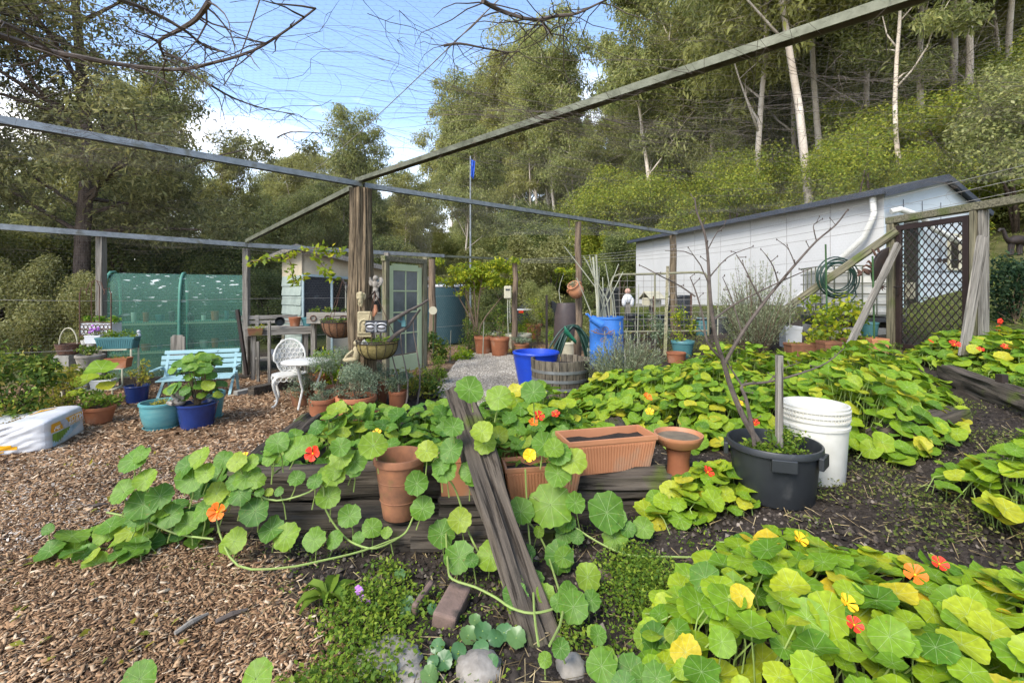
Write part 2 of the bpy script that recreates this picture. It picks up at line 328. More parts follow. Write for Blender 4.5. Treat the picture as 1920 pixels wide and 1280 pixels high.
M = dict(
    sleeper=wood('weathered_sleeper', (.115,.094,.072), (.030,.025,.020), 0, moss=((.07,.085,.02), 3.5, .62, .12)),
    greywood=wood('grey_timber', (.30,.275,.235), (.10,.09,.075), 2),
    greyx=wood('grey_board', (.33,.30,.26), (.12,.11,.09), 0),
    olivewood=wood('mossy_timber', (.27,.24,.155), (.10,.09,.06), 2, moss=((.11,.13,.045), 2.5, .55, .15)),
    olivex=wood('mossy_rail', (.25,.225,.15), (.08,.075,.05), 0, moss=((.11,.13,.045), 2.5, .5, .15)),
    post=wood('rotten_post', (.25,.19,.12), (.018,.014,.011), 2, k=1.5, rough=.95),
    roundpost=wood('round_post', (.24,.175,.12), (.09,.065,.045), 2),
    bark=wood('dark_bark', (.13,.095,.075), (.045,.033,.026), 2, k=.7),
    pale=mat('pale_gum_bark', (.60,.53,.44), (.30,.24,.18), .85, 1.2, (1,1,.35), .2, vary=.3),
    twig=mat('dead_twig', (.10,.075,.06), (.05,.04,.033), .9, 8),
    twiglight=mat('dry_vine', (.22,.18,.145), (.09,.07,.06), .9, 8),
    branch=mat('bare_bark', (.125,.10,.082), (.055,.043,.036), .8, 20),
    galv=mat('galvanised_steel', (.33,.35,.36), (.17,.185,.19), .45, 9, metal=.55, spec=.4, spots=((.11,.10,.05), 4, .6, .12)),
    galvold=mat('mossy_steel', (.20,.205,.15), (.075,.08,.05), .6, 7, metal=.35, spots=((.16,.09,.04), 2.2, .68, .1)),
    wire=mat('wire', (.34,.32,.28), (.22,.20,.18), .6, 8, metal=.3),
    terra=mat('terracotta', (.34,.125,.055), (.22,.078,.036), .8, 5, bump=.08, spots=((.40,.27,.19), 4, .56, .22), vary=.18),
    terraold=mat('mossy_terracotta', (.27,.115,.055), (.12,.058,.034), .88, 7, bump=.15, spots=((.10,.105,.03), 4, .52, .15), vary=.15),
    plasticterra=mat('terracotta_plastic', (.47,.21,.105), (.39,.165,.08), .45, 4, spec=.4, spots=((.36,.24,.16), 5, .56, .2)),
    soil=mat('potting_soil', (.035,.027,.021), (.014,.011,.009), .95, 25, bump=.6),
    blackp=mat('black_plastic', (.028,.031,.034), (.017,.019,.021), .42, 5, spec=.4, spots=((.07,.07,.068), 9, .62, .2)),
    whitep=mat('white_plastic', (.62,.60,.54), (.50,.48,.41), .4, 5, spec=.4, spots=((.42,.38,.28), 6, .66, .15)),
    bluep=mat('blue_drum_plastic', (.045,.18,.52), (.035,.13,.42), .4, 4, spec=.4, spots=((.09,.2,.42), 5, .62, .2)),
    royal=mat('royal_blue_plastic', (.012,.06,.48), (.01,.04,.34), .35, 4, spec=.45, spots=((.06,.11,.33), 6, .64, .2)),
    navy=mat('navy_glaze', (.018,.04,.17), (.012,.025,.10), .22, 6, spec=.5),
    turq=mat('turquoise_glaze', (.10,.28,.29), (.07,.20,.225), .25, 3, (1,1,3), spec=.5, c3=(.16,.33,.31)),
    teal=mat('teal_plastic', (.07,.19,.20), (.05,.14,.15), .4, 5, spec=.4),
    benchp=mat('aqua_paint', (.30,.46,.47), (.24,.38,.40), .45, 6),
    whitepaint=mat('white_paint', (.62,.61,.57), (.46,.44,.39), .5, 9, bump=.05, spots=((.30,.24,.17), 14, .66, .1)),
    housewhite=mat('cladding_white', (.50,.495,.48), (.44,.435,.42), .55, 1.3, spots=((.50,.50,.48), 1.0, .6, .25)),
    housegable=mat('gable_blue_white', (.44,.48,.50), (.39,.43,.45), .5, 2),
    roofd=mat('dark_roof', (.05,.06,.08), (.03,.035,.045), .55, 6),
    pipe=mat('pvc_pipe', (.66,.65,.60), (.54,.52,.46), .4, 3),
    concrete=mat('concrete', (.30,.285,.25), (.17,.165,.14), .9, 7, bump=.2, spots=((.09,.10,.05), 3, .58, .15)),
    brown=mat('brown_powdercoat', (.036,.023,.020), (.026,.017,.015), .45, 6),
    blackm=mat('black_iron', (.02,.018,.017), (.035,.022,.016), .6, 12),
    rust=mat('rusted_iron', (.14,.07,.045), (.05,.032,.026), .85, 14),
    olivegreen=mat('pipe_gate_paint', (.24,.23,.14), (.15,.14,.09), .6, 9),
    palegreen=mat('pale_green_paint', (.50,.56,.33), (.43,.49,.28), .5, 5),
    shingle=mat('sage_shingle', (.35,.40,.36), (.26,.31,.28), .75, 5, vary=.1),
    cream=mat('cream_wall', (.52,.45,.33), (.41,.35,.25), .8, 3),
    bluetrim=mat('blue_trim', (.34,.42,.43), (.26,.33,.35), .6, 6),
    blackb=mat('black_board', (.02,.022,.026), (.03,.032,.037), .6, 6, spots=((.055,.06,.065), 7, .62, .1)),
    darkglass=mat('dark_glass', (.012,.013,.014), (.03,.028,.025), .12, 2, spec=.6),
    tank=mat('tank_green', (.035,.075,.085), (.025,.06,.07), .45, 4),
    hose=mat('hose_green', (.018,.05,.035), (.012,.035,.026), .4, 9),
    stone=mat('pale_stone', (.34,.31,.27), (.15,.13,.105), .9, 9, bump=.4, spots=((.16,.13,.10), 5, .6, .12)),
    sand=mat('sandstone', (.42,.36,.22), (.27,.22,.13), .9, 10, bump=.5, spots=((.16,.15,.07), 6, .6, .15)),
    brick=mat('old_brick', (.22,.145,.115), (.13,.09,.07), .95, 9, bump=.5, spots=((.05,.042,.034), 7, .5, .15)),
    coir=mat('coir_liner', (.28,.22,.085), (.17,.13,.045), .95, 30, bump=.7),
    coirbrown=mat('wet_coir', (.21,.10,.05), (.09,.05,.028), .95, 30, bump=.7),
    silver=mat('silver_relief', (.48,.48,.49), (.06,.06,.065), .4, 5, metal=.2),
    silverlight=mat('silver_paint', (.36,.36,.37), (.16,.16,.17), .45, 14, metal=.2),
    rustlight=mat('pale_rust', (.26,.16,.12), (.12,.065,.045), .8, 14),
    creampot=mat('cream_pot', (.48,.45,.33), (.38,.35,.25), .7, 5),
    foam=mat('white_foam', (.60,.61,.62), (.5,.5,.5), .7, 5),
    bamboo=mat('bamboo_cane', (.33,.33,.25), (.20,.20,.15), .6, 4, vary=.35),
    stake=mat('green_stake', (.04,.10,.03), (.03,.07,.02), .5, 8),
    tub=mat('tub_staves', (.20,.165,.115), (.022,.019,.015), .85, 3, (10,10,1.2), .4),
    hoop=mat('tub_hoop', (.26,.27,.26), (.17,.17,.16), .55, 7, metal=.5),
    red=mat('petal_red', (.62,.04,.012), (.5,.03,.01), .5, 20), orange=mat('petal_orange', (.75,.17,.012), (.65,.1,.01), .5, 20),
    yellow=mat('petal_yellow', (.80,.46,.015), (.75,.38,.01), .5, 20), purple=mat('petal_purple', (.30,.04,.42), (.5,.3,.55), .5, 25),
    stem=mat('green_stem', (.24,.34,.085), (.20,.24,.07), .55, 12), stemred=mat('ruddy_stem', (.20,.15,.06), (.22,.24,.08), .55, 12),
    woodstem=mat('shrub_stem', (.17,.12,.075), (.09,.065,.045), .85, 12),
)
GR = dict(
    gum=[(0,(.033,.043,.020)),(.5,(.062,.078,.034)),(.85,(.098,.112,.048)),(1,(.15,.15,.07))],
    gumwarm=[(0,(.05,.058,.022)),(.5,(.095,.105,.04)),(.85,(.155,.15,.058)),(1,(.23,.205,.09))],
    under=[(0,(.035,.056,.012)),(.5,(.082,.116,.018)),(.85,(.145,.175,.024)),(1,(.21,.21,.033))],
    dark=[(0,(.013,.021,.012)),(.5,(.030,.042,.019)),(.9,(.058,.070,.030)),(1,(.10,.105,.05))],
    bigtree=[(0,(.026,.032,.017)),(.5,(.055,.062,.030)),(.85,(.092,.097,.047)),(1,(.16,.155,.085))],
    wattle=[(0,(.05,.065,.025)),(.5,(.13,.14,.06)),(1,(.30,.28,.14))],
    lime=[(0,(.075,.18,.012)),(.3,(.15,.275,.014)),(.72,(.25,.36,.016)),(.90,(.36,.41,.02)),(1,(.60,.42,.025))],
    green=[(0,(.06,.155,.018)),(.55,(.11,.225,.022)),(.85,(.18,.29,.024)),(1,(.26,.33,.03))],
    mid=[(0,(.085,.185,.014)),(.4,(.17,.295,.016)),(.8,(.28,.375,.018)),(1,(.48,.43,.03))],
    citrus=[(0,(.10,.16,.014)),(.5,(.21,.28,.018)),(.85,(.36,.39,.022)),(1,(.50,.44,.03))],
    sage=[(0,(.10,.145,.09)),(.5,(.19,.245,.15)),(1,(.30,.34,.22))],
    lav=[(0,(.11,.14,.07)),(.5,(.23,.265,.145)),(1,(.38,.40,.25))],
    shrub=[(0,(.035,.075,.014)),(.5,(.085,.15,.022)),(.85,(.17,.22,.03)),(1,(.30,.24,.05))],
    yell=[(0,(.11,.14,.02)),(.5,(.24,.25,.03)),(1,(.42,.33,.05))],
    camel=[(0,(.010,.026,.012)),(.6,(.022,.05,.02)),(1,(.06,.10,.04))],
    weed=[(0,(.05,.11,.012)),(.5,(.13,.215,.02)),(1,(.26,.33,.035))],
    grass=[(0,(.06,.095,.015)),(.5,(.14,.18,.03)),(1,(.30,.28,.10))],
)
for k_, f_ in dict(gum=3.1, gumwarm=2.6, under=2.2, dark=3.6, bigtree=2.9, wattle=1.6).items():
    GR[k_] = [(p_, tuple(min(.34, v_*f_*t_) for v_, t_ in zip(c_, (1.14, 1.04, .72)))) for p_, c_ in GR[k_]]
LM = {k: leafmat('leaf_'+k, v, trans=.42, rough=(.45 if k in ('camel',) else .6), spec=.25) for k, v in GR.items()}
NM = {k: (leafmat('nasturtium_'+k, GR[k], 'object', .32, .5, True, .3), leafmat('nasturtium_mass_'+k, GR[k], 'island', .32, .5, True, .3)) for k in ('lime', 'green', 'mid')}
CHIP = islandmat('bark_chips', [(0,(.045,.024,.014)),(.2,(.16,.088,.044)),(.5,(.29,.17,.088)),(.85,(.39,.255,.145)),(1,(.54,.43,.30))])
# ------------------------------------------------------------------ the ground
def axis(a, b, st, lo, hi, g=1.22):
    mid = list(np.arange(a, b, st)); L = []; x, d = a, st
    while x > lo: d *= g; x -= d; L.append(x)
    Rr = []; x, d = mid[-1], st
    while x < hi: d *= g; x += d; Rr.append(x)
    return np.array(L[::-1]+mid+Rr)
def edge_mulch(y):
    return np.where(y < 2.9, -.62-(y-1.75)*1.02, np.where(y < 5.6, -1.8-(y-2.9)*.3, -2.6+(y-5.6)*.35))
PATH = [G(*p) for p in ((812,742),(842,700),(868,668),(905,660),(965,668),(985,700),(1000,740),(905,768))]
def inpoly(x, y, poly):
    c = np.zeros(np.shape(x), bool); n = len(poly)
    for i in range(n):
        x1, y1, x2, y2 = poly[i][0], poly[i][1], poly[i-1][0], poly[i-1][1]
        with np.errstate(divide='ignore', invalid='ignore'):
            c ^= ((y1 > y) != (y2 > y)) & (x < (x2-x1)*(y-y1)/(y2-y1+1e-12)+x1)
    return c
gx = axis(-8, 8.5, .08, -170, 190); gy = axis(.3, 13, .08, -60, 230)
X, Y = np.meshgrid(gx, gy); Z = gz(X, Y)
near = (np.abs(X) < 9) & (Y < 13)
bump = np.array([[noise.fractal(Vector((x*3, y*3, 0)), 1, 2, 4) if n_ else 0 for x, y, n_ in zip(rx, ry, rn)] for rx, ry, rn in zip(X, Y, near)])
ml_ = ss(.25, -.15, X-edge_mulch(Y)+.15*bump)*ss(9.5, 8.5, Y)
Z = Z+bump*np.where(near, .022-.010*ml_, 0)
# dark soil pushed up behind the lowest sleepers and the leaning post
ml2 = ss(-2.6, -1.8, X)*ss(2.2, 1.2, X)*ss(8.9, 9.4, Y)*ss(14, 12.5, Y)
gras = np.maximum(ss(5.9, 6.6, X-.1*(Y-6)), ss(11.5, 13.5, Y)*(1-ml2))
gras = np.maximum(gras, ss(7.6, 9.0, np.abs(X+.0)))
V = np.stack([X, Y, Z], 2).reshape(-1, 3); ny, nx = X.shape
ii = (np.arange(ny-1)[:, None]*nx+np.arange(nx-1)[None, :]).ravel()
LP = np.stack([ii, ii+1, ii+nx+1, ii+nx], 1).ravel()
me = mesh_np('ground', V, LP, np.full(len(ii), 4), smooth=True)
at = me.color_attributes.new('zone', 'FLOAT_COLOR', 'POINT')
C4 = np.stack([np.maximum(ml_, ml2*.7), gras, ss(13.5, 15.5, .8*X+.35*Y), np.ones_like(X)], 2)
at.data.foreach_set('color', C4.astype(np.float32).ravel())
def ground_mat():
    m, N, L, b = nodes('garden_ground'); b.inputs['Roughness'].default_value = .95; b.inputs['Specular IOR Level'].default_value = .12
    t = N.new('ShaderNodeTexCoord'); a = N.new('ShaderNodeAttribute'); a.attribute_name = 'zone'; sp = N.new('ShaderNodeSeparateColor'); L.new(a.outputs['Color'], sp.inputs[0])
    def nz_(s, d=8, r=.7):
        z = N.new('ShaderNodeTexNoise'); z.inputs['Scale'].default_value = s; z.inputs['Detail'].default_value = d; z.inputs['Roughness'].default_value = r; L.new(t.outputs['Object'], z.inputs[0]); return z.outputs[0]
    def mixc(f, A, B):
        k = N.new('ShaderNodeMix'); k.data_type = 'RGBA'; L.new(f, k.inputs[0]); L.new(A, k.inputs[6]); L.new(B, k.inputs[7]); return k.outputs[2]
    f1 = nz_(28); soil = ramp(N, [(.3, (.018,.014,.011)), (.6, (.058,.046,.037)), (.78, (.11,.092,.072))]); L.new(f1, soil.inputs[0])
    v = N.new('ShaderNodeTexVoronoi'); v.inputs['Scale'].default_value = 42; mpv = N.new('ShaderNodeMapping'); mpv.inputs['Scale'].default_value = (1, 1.6, 1)
    L.new(t.outputs['Object'], mpv.inputs[0]); L.new(mpv.outputs[0], v.inputs[0])
    sc_ = N.new('ShaderNodeSeparateColor'); L.new(v.outputs['Color'], sc_.inputs[0])
    mul = ramp(N, [(0, (.05,.027,.015)), (.3, (.16,.083,.04)), (.65, (.31,.18,.095)), (1, (.50,.37,.24))]); L.new(sc_.outputs[0], mul.inputs[0])
    gr = ramp(N, [(.3, (.030,.036,.014)), (.55, (.075,.085,.026)), (.75, (.16,.14,.065))]); L.new(nz_(5), gr.inputs[0])
    c = mixc(sp.outputs[0], soil.outputs[0], mul.outputs[0]); c = mixc(sp.outputs[1], c, gr.outputs[0])
    lit = ramp(N, [(.3, (.05,.055,.018)), (.7, (.13,.12,.05))]); L.new(nz_(2.5), lit.inputs[0]); c = mixc(sp.outputs[2], c, lit.outputs[0])
    L.new(c, b.inputs['Base Color'])
    bp = N.new('ShaderNodeBump'); bp.inputs['Strength'].default_value = .9; bp.inputs['Distance'].default_value = .03; L.new(f1, bp.inputs['Height']); L.new(bp.outputs[0], b.inputs['Normal'])
    return m
gnd = obj('ground', me, ground_mat()); gnd['kind'] = 'structure'
# gravel path: its own sheet just above the soil
pts = []
for i in range(len(PATH)):
    a, b_ = PATH[i], PATH[(i+1) % len(PATH)]
    for k in range(8): pts.append((a.lerp(b_, k/8)+Vector((random.uniform(-.04,.04), random.uniform(-.04,.04), 0))))
cx, cy = sum(p.x for p in pts)/len(pts), sum(p.y for p in pts)/len(pts)
mb = MB(); n = len(pts); vs = []
for k in range(1, 15):
    for p in pts:
        x, y = cx+(p.x-cx)*k/14, cy+(p.y-cy)*k/14; vs.append((x, y, gzf(x, y)+.03))
vs.append((cx, cy, gzf(cx, cy)+.03)); fs = [(len(vs)-1, j, (j+1) % n) for j in range(n)]
for k in range(13):
    for j in range(n): fs.append((k*n+j, (k+1)*n+j, (k+1)*n+(j+1) % n, k*n+(j+1) % n))
mb.add(vs, fs)
pth = obj('path', mb, mat('crusher_gravel', (.36,.32,.26), (.22,.195,.155), .95, 45, bump=.5, spots=((.17,.15,.11), 2.5, .55, .2)), smooth=True); pth['kind'] = 'structure'
# bark chips
def chips(name, n, xr, yr, smin, smax, tm, seed):
    r = np.random.default_rng(seed); x = r.uniform(*xr, n*3); u = r.random(n*3); y = yr[0]*(yr[1]/yr[0])**u
    keep = (x < edge_mulch(y)+.12*r.normal(size=n*3)) & (np.abs(x/y) < 1.25); x, y = x[keep][:n], y[keep][:n]; k = len(x)
    s = r.uniform(smin, smax, k)*(1+.6*(r.random(k) < .06))
    nr = r.normal(size=(k, 3))*.34; nr[:, 2] = 1
    Ms = frames(nr, r.random(k)*6.283, np.stack([s, s*r.uniform(.10, .42, k), s*.32], 1))
    return inst(name, tm, np.stack([x, y, gz(x, y)+r.uniform(.006, .024, k)], 1), Ms)
CH = (np.array([[-1,-.8,0],[0,-1,.14],[1,-.7,0],[1,.75,0],[.1,1,.16],[-1,.9,0],[-1,-.8,-.25],[0,-1,-.15],[1,-.7,-.25],[1,.75,-.25],[.1,1,-.15],[-1,.9,-.25]], float)*.5,
      [(0,1,4,5),(1,2,3,4),(0,6,7,1),(1,7,8,2),(2,8,9,3),(3,9,10,4),(4,10,11,5),(5,11,6,0)], None)
CQ = (np.array([[-.5,-.4,0],[.5,-.5,.05],[.45,.5,0],[-.5,.4,.1]], float), [(0,1,2,3)], None)
c3 = obj('bark_mulch', chips('pale_chips', 9000, (-4.6, -1.9), (2.7, 4.6), .010, .03, CQ, 5), islandmat('pale_chips', [(0,(.14,.11,.08)),(.5,(.36,.30,.24)),(1,(.58,.52,.44))])); tag(c3, 'paler grey chips worn into the mulch at the left', None, kind='stuff')
c1 = obj('bark_mulch', chips('bark_mulch', 52000, (-4.5, -.2), (1.1, 4.4), .011, .040, CH, 1), CHIP); tag(c1, 'tan bark chip mulch strewn over the garden floor', None, kind='stuff')
c2 = obj('bark_mulch', chips('bark_mulch_far', 30000, (-8, -1.6), (3.6, 9), .03, .06, CQ, 2), CHIP); tag(c2, 'bark chip mulch around the far pots and bench', None, kind='stuff')

# ------------------------------------------------------------------ trees
def gum_trunk(h, r0, seed, limbs=7, lean=.05, start=.45):
    rr = random.Random(seed); mb = MB(); tips = []
    ax = [Vector((0, 0, -.5))]; d = Vector((rr.uniform(-lean, lean), rr.uniform(-lean, lean), 1)); K = 10
    for i in range(K):
        d = (d+Vector((rr.uniform(-.07,.07), rr.uniform(-.07,.07), 0))).normalized(); ax.append(ax[-1]+d*h*.93/K)
    rad = [r0*(1.15 if i == 0 else 1-.85*i/K) for i in range(K+1)]
    mb.tube(ax, rad, 7); tips.append(ax[-1])
    for k in range(limbs):
        f = start+(.95-start)*k/limbs+rr.uniform(-.02, .04); i = min(int(f*K), K-1); p = ax[i].lerp(ax[i+1], f*K-i)
        a = rr.uniform(0, 6.28); up = rr.uniform(.7, 1.6); Ln = h*rr.uniform(.13, .26)*(1.25-f*.6); dv = Vector((math.cos(a), math.sin(a), up)).normalized()
        ps = [p]
        for j in range(4):
            dv = (dv+Vector((rr.uniform(-.25,.25), rr.uniform(-.25,.25), rr.uniform(-.1,.2)))).normalized(); ps.append(ps[-1]+dv*Ln/4)
        rb = rad[i]*.5; mb.tube(ps, [rb, rb*.8, rb*.6, rb*.4, rb*.2], 5); tips += [ps[-1], ps[3]]
        for j in range(2):
            q = ps[2+j]; e = q+Vector((rr.uniform(-1,1), rr.uniform(-1,1), rr.uniform(.2,1)))*Ln*.4
            mb.tube([q, q.lerp(e, .5)+Vector((0,0,.08*Ln)), e], [rb*.35, rb*.25, rb*.1], 4); tips.append(e)
    return mb, tips
def mesh_of(name, mb, m, smooth=True):
    me = bpy.data.meshes.new(name); me.from_pydata(mb.v, [], mb.f); me.materials.append(m)
    if smooth: me.polygons.foreach_set('use_smooth', [True]*len(me.polygons))
    return me
def crown_np(tips, rad, n, size, leaf, seed, droop=.5, sq=.75):
    r = np.random.default_rng(seed); c = []
    for t in tips:
        for _ in range(2): c.append((t.x+r.normal()*rad*.6, t.y+r.normal()*rad*.6, t.z+r.normal()*rad*.45))
    rr_ = np.stack([rad*r.uniform(.5, 1.1, len(c))]*3, 1); rr_[:, 2] *= sq
    me = cloud(c, rr_, n, size, .36, .35, droop, .45, name='crown', r=r); me.materials.append(leaf); return me
GUM = []
for i in range(7):
    warm = i % 2; mb, tips = gum_trunk(20, .16, 100+i, 11+i % 3, .09, .42 if i % 3 else .3)
    GUM.append((mesh_of('trunk', mb, M['pale']), crown_np(tips, 1.2, 250, .24, LM['gumwarm' if warm else 'gum'], 200+i)))
BUSH = []
for i in range(6):
    r = np.random.default_rng(300+i); c = []
    for k in range(26):
        a, q, z = r.random()*6.28, r.random()**.6*2.0, r.random()
        c.append((math.cos(a)*q*(1.15-z*.5), math.sin(a)*q*(1.15-z*.5), .5+z*4))
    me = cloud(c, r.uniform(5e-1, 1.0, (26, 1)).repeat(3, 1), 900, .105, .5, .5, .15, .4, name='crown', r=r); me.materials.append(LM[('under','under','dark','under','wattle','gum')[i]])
    mb = MB()
    for k in range(5):
        e = Vector(c[k]); mb.tube([(0,0,-.3), (e.x*.3, e.y*.3, e.z*.5), e], [.07,.05,.02], 5)
    BUSH.append((mesh_of('trunk', mb, M['bark']), me))
def tree(name, pair, loc, s, rz, label, cat, group, sz=1):
    t = T(name, label, cat, loc, rz, group); t.scale = (s, s, s*sz)
    for nm, me in zip(('trunk', 'crown'), pair):
        o = bpy.data.objects.new(nm, me); COL.objects.link(o); o.parent = t
    return t
def poisson(n, gen, dmin, tries=6000):
    pts = []
    for _ in range(tries):
        p = gen()
        if p is None: continue
        if all((p[0]-q[0])**2+(p[1]-q[1])**2 > dmin(p)**2 for q in pts): pts.append(p)
        if len(pts) >= n: break
    return pts
rt = random.Random(5)
def zone(what, x, y, cat='tree'):
    px = 960+F*x/y; side = [k for lim, k in ((60, 'at the far left edge of the wood'), (210, 'behind the striped trunk of the broad tree'), (340, 'behind the left half of the shade house'), (470, 'behind the right half of the shade house'), (600, 'behind the left part of the shed'), (740, 'behind the rotten post and shed roof'), (860, 'behind the water tank'), (960, 'behind the flagpole and small tree'), (1090, 'behind the meter box and clay jar'), (1200, 'beside the left corner of the white house'), (1320, 'above the left end of the white house'), (1450, 'above the left middle of the house roof'), (1560, 'above the right middle of the house roof'), (1680, 'above the house downpipe'), (1810, 'above the house gable'), (9999, 'beyond the dinosaur bank at the right edge')) if px < lim][0]
    far = 'in the front row ' if y < 24 else ('in the middle rows ' if y < 44 else 'in the farthest rows ')
    lb = what+' '+far+side; return lb, cat, lb+' group'
def clear(x, y):                                   # keep the house yard and the garden free
    return not (-9 < x < 12 and y < 21) and not (3 < x < 13 and y < 24 and .8*x+.35*y < 15)
def g_hill():
    y = 18*(6.5)**rt.random(); px = rt.uniform(880, 2080); x = (px-960)/F*y
    return (x, y) if clear(x, y) and .8*x+.35*y > 16.0 else None
hp = poisson(150, g_hill, lambda p: 1.6+.021*p[1], 9000)
for i, (x, y) in enumerate(hp):
    tree('gum_tree', GUM[rt.randrange(7)], (x, y, gzf(x, y)), rt.uniform(.75, 1.25), rt.uniform(0, 6.28), *zone('pale trunked gum', x, y))
for px, yy, sc_ in ((838, 66, 1.35), (862, 74, 1.55), (905, 62, 1.4), (935, 70, 1.6), (960, 58, 1.45), (990, 64, 1.6), (1018, 55, 1.5), (885, 84, 1.6)):
    x = (px-960)/F*yy; tree('gum_tree', GUM[int(px) % 7], (x, yy, gzf(x, yy)), sc_, px*.3, *zone('very tall feathery gum', x, yy))
for k in range(26):
    px = 425+k*14.5+rt.uniform(-8, 8); yy = rt.uniform(23, 40); x = (px-960)/F*yy; hpx = 215+30*math.sin(k*1.7)+rt.uniform(-25, 45)
    tree('gum_tree', GUM[rt.randrange(7)], (x, yy, gzf(x, yy)), (hpx*yy/F+1.5)/20.5, rt.uniform(0, 6.28), *zone('mid height feathery gum', x, yy))
for k in range(75):
    yy = 24*(2.9)**rt.random(); px = rt.uniform(1000, 2050); x = (px-960)/F*yy; s_ = .8*x+.35*yy
    if clear(x, yy) and 18 < s_ < 62: tree('gum_tree', GUM[rt.randrange(7)], (x, yy, gzf(x, yy)), rt.uniform(.32, .58), rt.uniform(0, 6.28), *zone('short young gum', x, yy))
for k in range(70):
    yy = 30*(2.2)**rt.random(); px = rt.uniform(1000, 2050); x = (px-960)/F*yy; s_ = .8*x+.35*yy
    if 26 < s_ < 60: tree('understorey_shrub', BUSH[(5, 1, 5, 3)[k % 4]], (x, yy, gzf(x, yy)), rt.uniform(.9, 1.6), rt.uniform(0, 6.28), *zone('green upper slope bush', x, yy, 'shrub'))
for k, (px, yy) in enumerate(((905, 40), (925, 52), (945, 44), (965, 60), (985, 48), (1000, 38), (940, 70), (915, 64), (975, 76), (895, 54))):
    x = (px-960)/F*yy; tree('understorey_shrub', BUSH[(5, 1, 2)[k % 3]], (x, yy, gzf(x, yy)), 1.1+.012*yy, px*.2, *zone('soft green far bush', x, yy, 'bush'))
for k in range(34):                                # the wood goes on past the left edge of the frame
    x = rt.uniform(-44, -17); yy = rt.uniform(2, 26)
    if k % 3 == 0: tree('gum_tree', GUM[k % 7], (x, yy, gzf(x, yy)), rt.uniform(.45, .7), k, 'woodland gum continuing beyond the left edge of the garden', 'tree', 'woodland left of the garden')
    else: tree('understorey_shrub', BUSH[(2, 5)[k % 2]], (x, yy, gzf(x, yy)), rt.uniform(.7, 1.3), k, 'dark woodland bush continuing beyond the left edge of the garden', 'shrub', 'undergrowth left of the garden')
def g_mid():
    y = 26*(4)**rt.random(); px = rt.uniform(540, 900); x = (px-960)/F*y
    return (x, y) if .8*x+.35*y < 40 else None
for x, y in poisson(24, g_mid, lambda p: 3.2+.03*p[1]):
    tree('gum_tree', GUM[rt.randrange(7)], (x, y, gzf(x, y)), rt.uniform(.45, .68), rt.uniform(0, 6.28), *zone('slim small gum', x, y))
def g_left():
    y = 15*(3)**rt.random(); px = rt.uniform(-160, 640); x = (px-960)/F*y
    return (x, y) if not (x > -9 and y < 17) else None
for x, y in poisson(22, g_left, lambda p: 3.0+.04*p[1]):
    tree('gum_tree', GUM[rt.randrange(7)], (x, y, gzf(x, y)), rt.uniform(.42, .62)*(.68 if x/y > -.62 else 1), rt.uniform(0, 6.28), *zone('dark woodland gum', x, y))
def g_bush():
    y = 14*(3.1)**rt.random(); px = rt.uniform(1010, 2080); x = (px-960)/F*y; s = .8*x+.35*y
    return (x, y) if clear(x, y) and 14 < s < 31 else None
for x, y in poisson(150, g_bush, lambda p: 1.5+.02*p[1]):
    tree('understorey_shrub', BUSH[(0, 1, 3, 0, 1, 3, 5)[rt.randrange(7)]], (x, y, gzf(x, y)), rt.uniform(.7, 1.25)*(1 if y < 30 else 1.25), rt.uniform(0, 6.28), *zone('yellow green understorey tree', x, y, 'shrub'))
def g_bush2():
    y = 15*(3)**rt.random(); px = rt.uniform(-120, 1060); x = (px-960)/F*y
    return (x, y) if clear(x, y) and not (-8.5 < x < 4 and y < 17) else None
for x, y in poisson(90, g_bush2, lambda p: 1.9+.02*p[1]):
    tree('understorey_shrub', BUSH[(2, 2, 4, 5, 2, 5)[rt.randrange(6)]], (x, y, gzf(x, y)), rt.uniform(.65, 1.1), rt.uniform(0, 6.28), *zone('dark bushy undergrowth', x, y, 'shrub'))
# the broad dark tree leaning over the garden
tb = Vector((-11.6, 12.2, 0)); rr = random.Random(11); mb = MB(); tips = []
trunk = [Vector((0,0,-.3)), Vector((.05,0,1.5)), Vector((0,.1,3.2)), Vector((.15,.1,5)), Vector((.1,0,7)), Vector((-.3,.2,9.5)), Vector((-.4,.2,12))]
mb.tube(trunk, [.24,.19,.17,.15,.13,.09,.04], 10)
for k in range(26):
    f = rr.uniform(.28, 1); q = trunk[min(int(f*6), 5)].lerp(trunk[min(int(f*6)+1, 6)], f*6 % 1); a = rr.uniform(0, 6.28); Ln = rr.uniform(2.2, 4.6)
    d = Vector((math.cos(a), math.sin(a), rr.uniform(-.05, .6))); ps = [q]
    for j in range(5):
        d = (d+Vector((rr.uniform(-.3,.3), rr.uniform(-.3,.3), rr.uniform(-.15,.2)))).normalized(); ps.append(ps[-1]+d*Ln/5)
    mb.tube(ps, [.07,.055,.045,.035,.025,.01], 5); tips += ps[2:]
big = T('broad_tree', 'broad dark olive tree with striped brown trunk overhanging the left of the garden', 'tree', tb)
obj('trunk', mb, M['bark'], big, smooth=True)
c = []; r = np.random.default_rng(12)
for t in tips:
    for _ in range(2): c.append((t.x+r.normal()*.5, t.y+r.normal()*.5, t.z+r.normal()*.35+.1))
c = np.array(c); c = c[c[:, 2] > 2.8]
obj('crown', cloud(c, r.uniform(.4, .85, (len(c), 1)).repeat(3, 1)*np.array([1,1,.7]), 230, .135, .36, .3, .3, .5, name='crown', r=r), LM['bigtree'], big)
big2 = dup(big, (-15.5, 10.5, 0), 2.2, 'large dark tree at the far left edge with crown reaching above the frame')
big2.scale = (1.1, 1.1, 1.05)
big3 = None and dup(big, (-12.5, 18.5, 0), 4.1, 'tall dark tree behind the broad striped trunk tree')
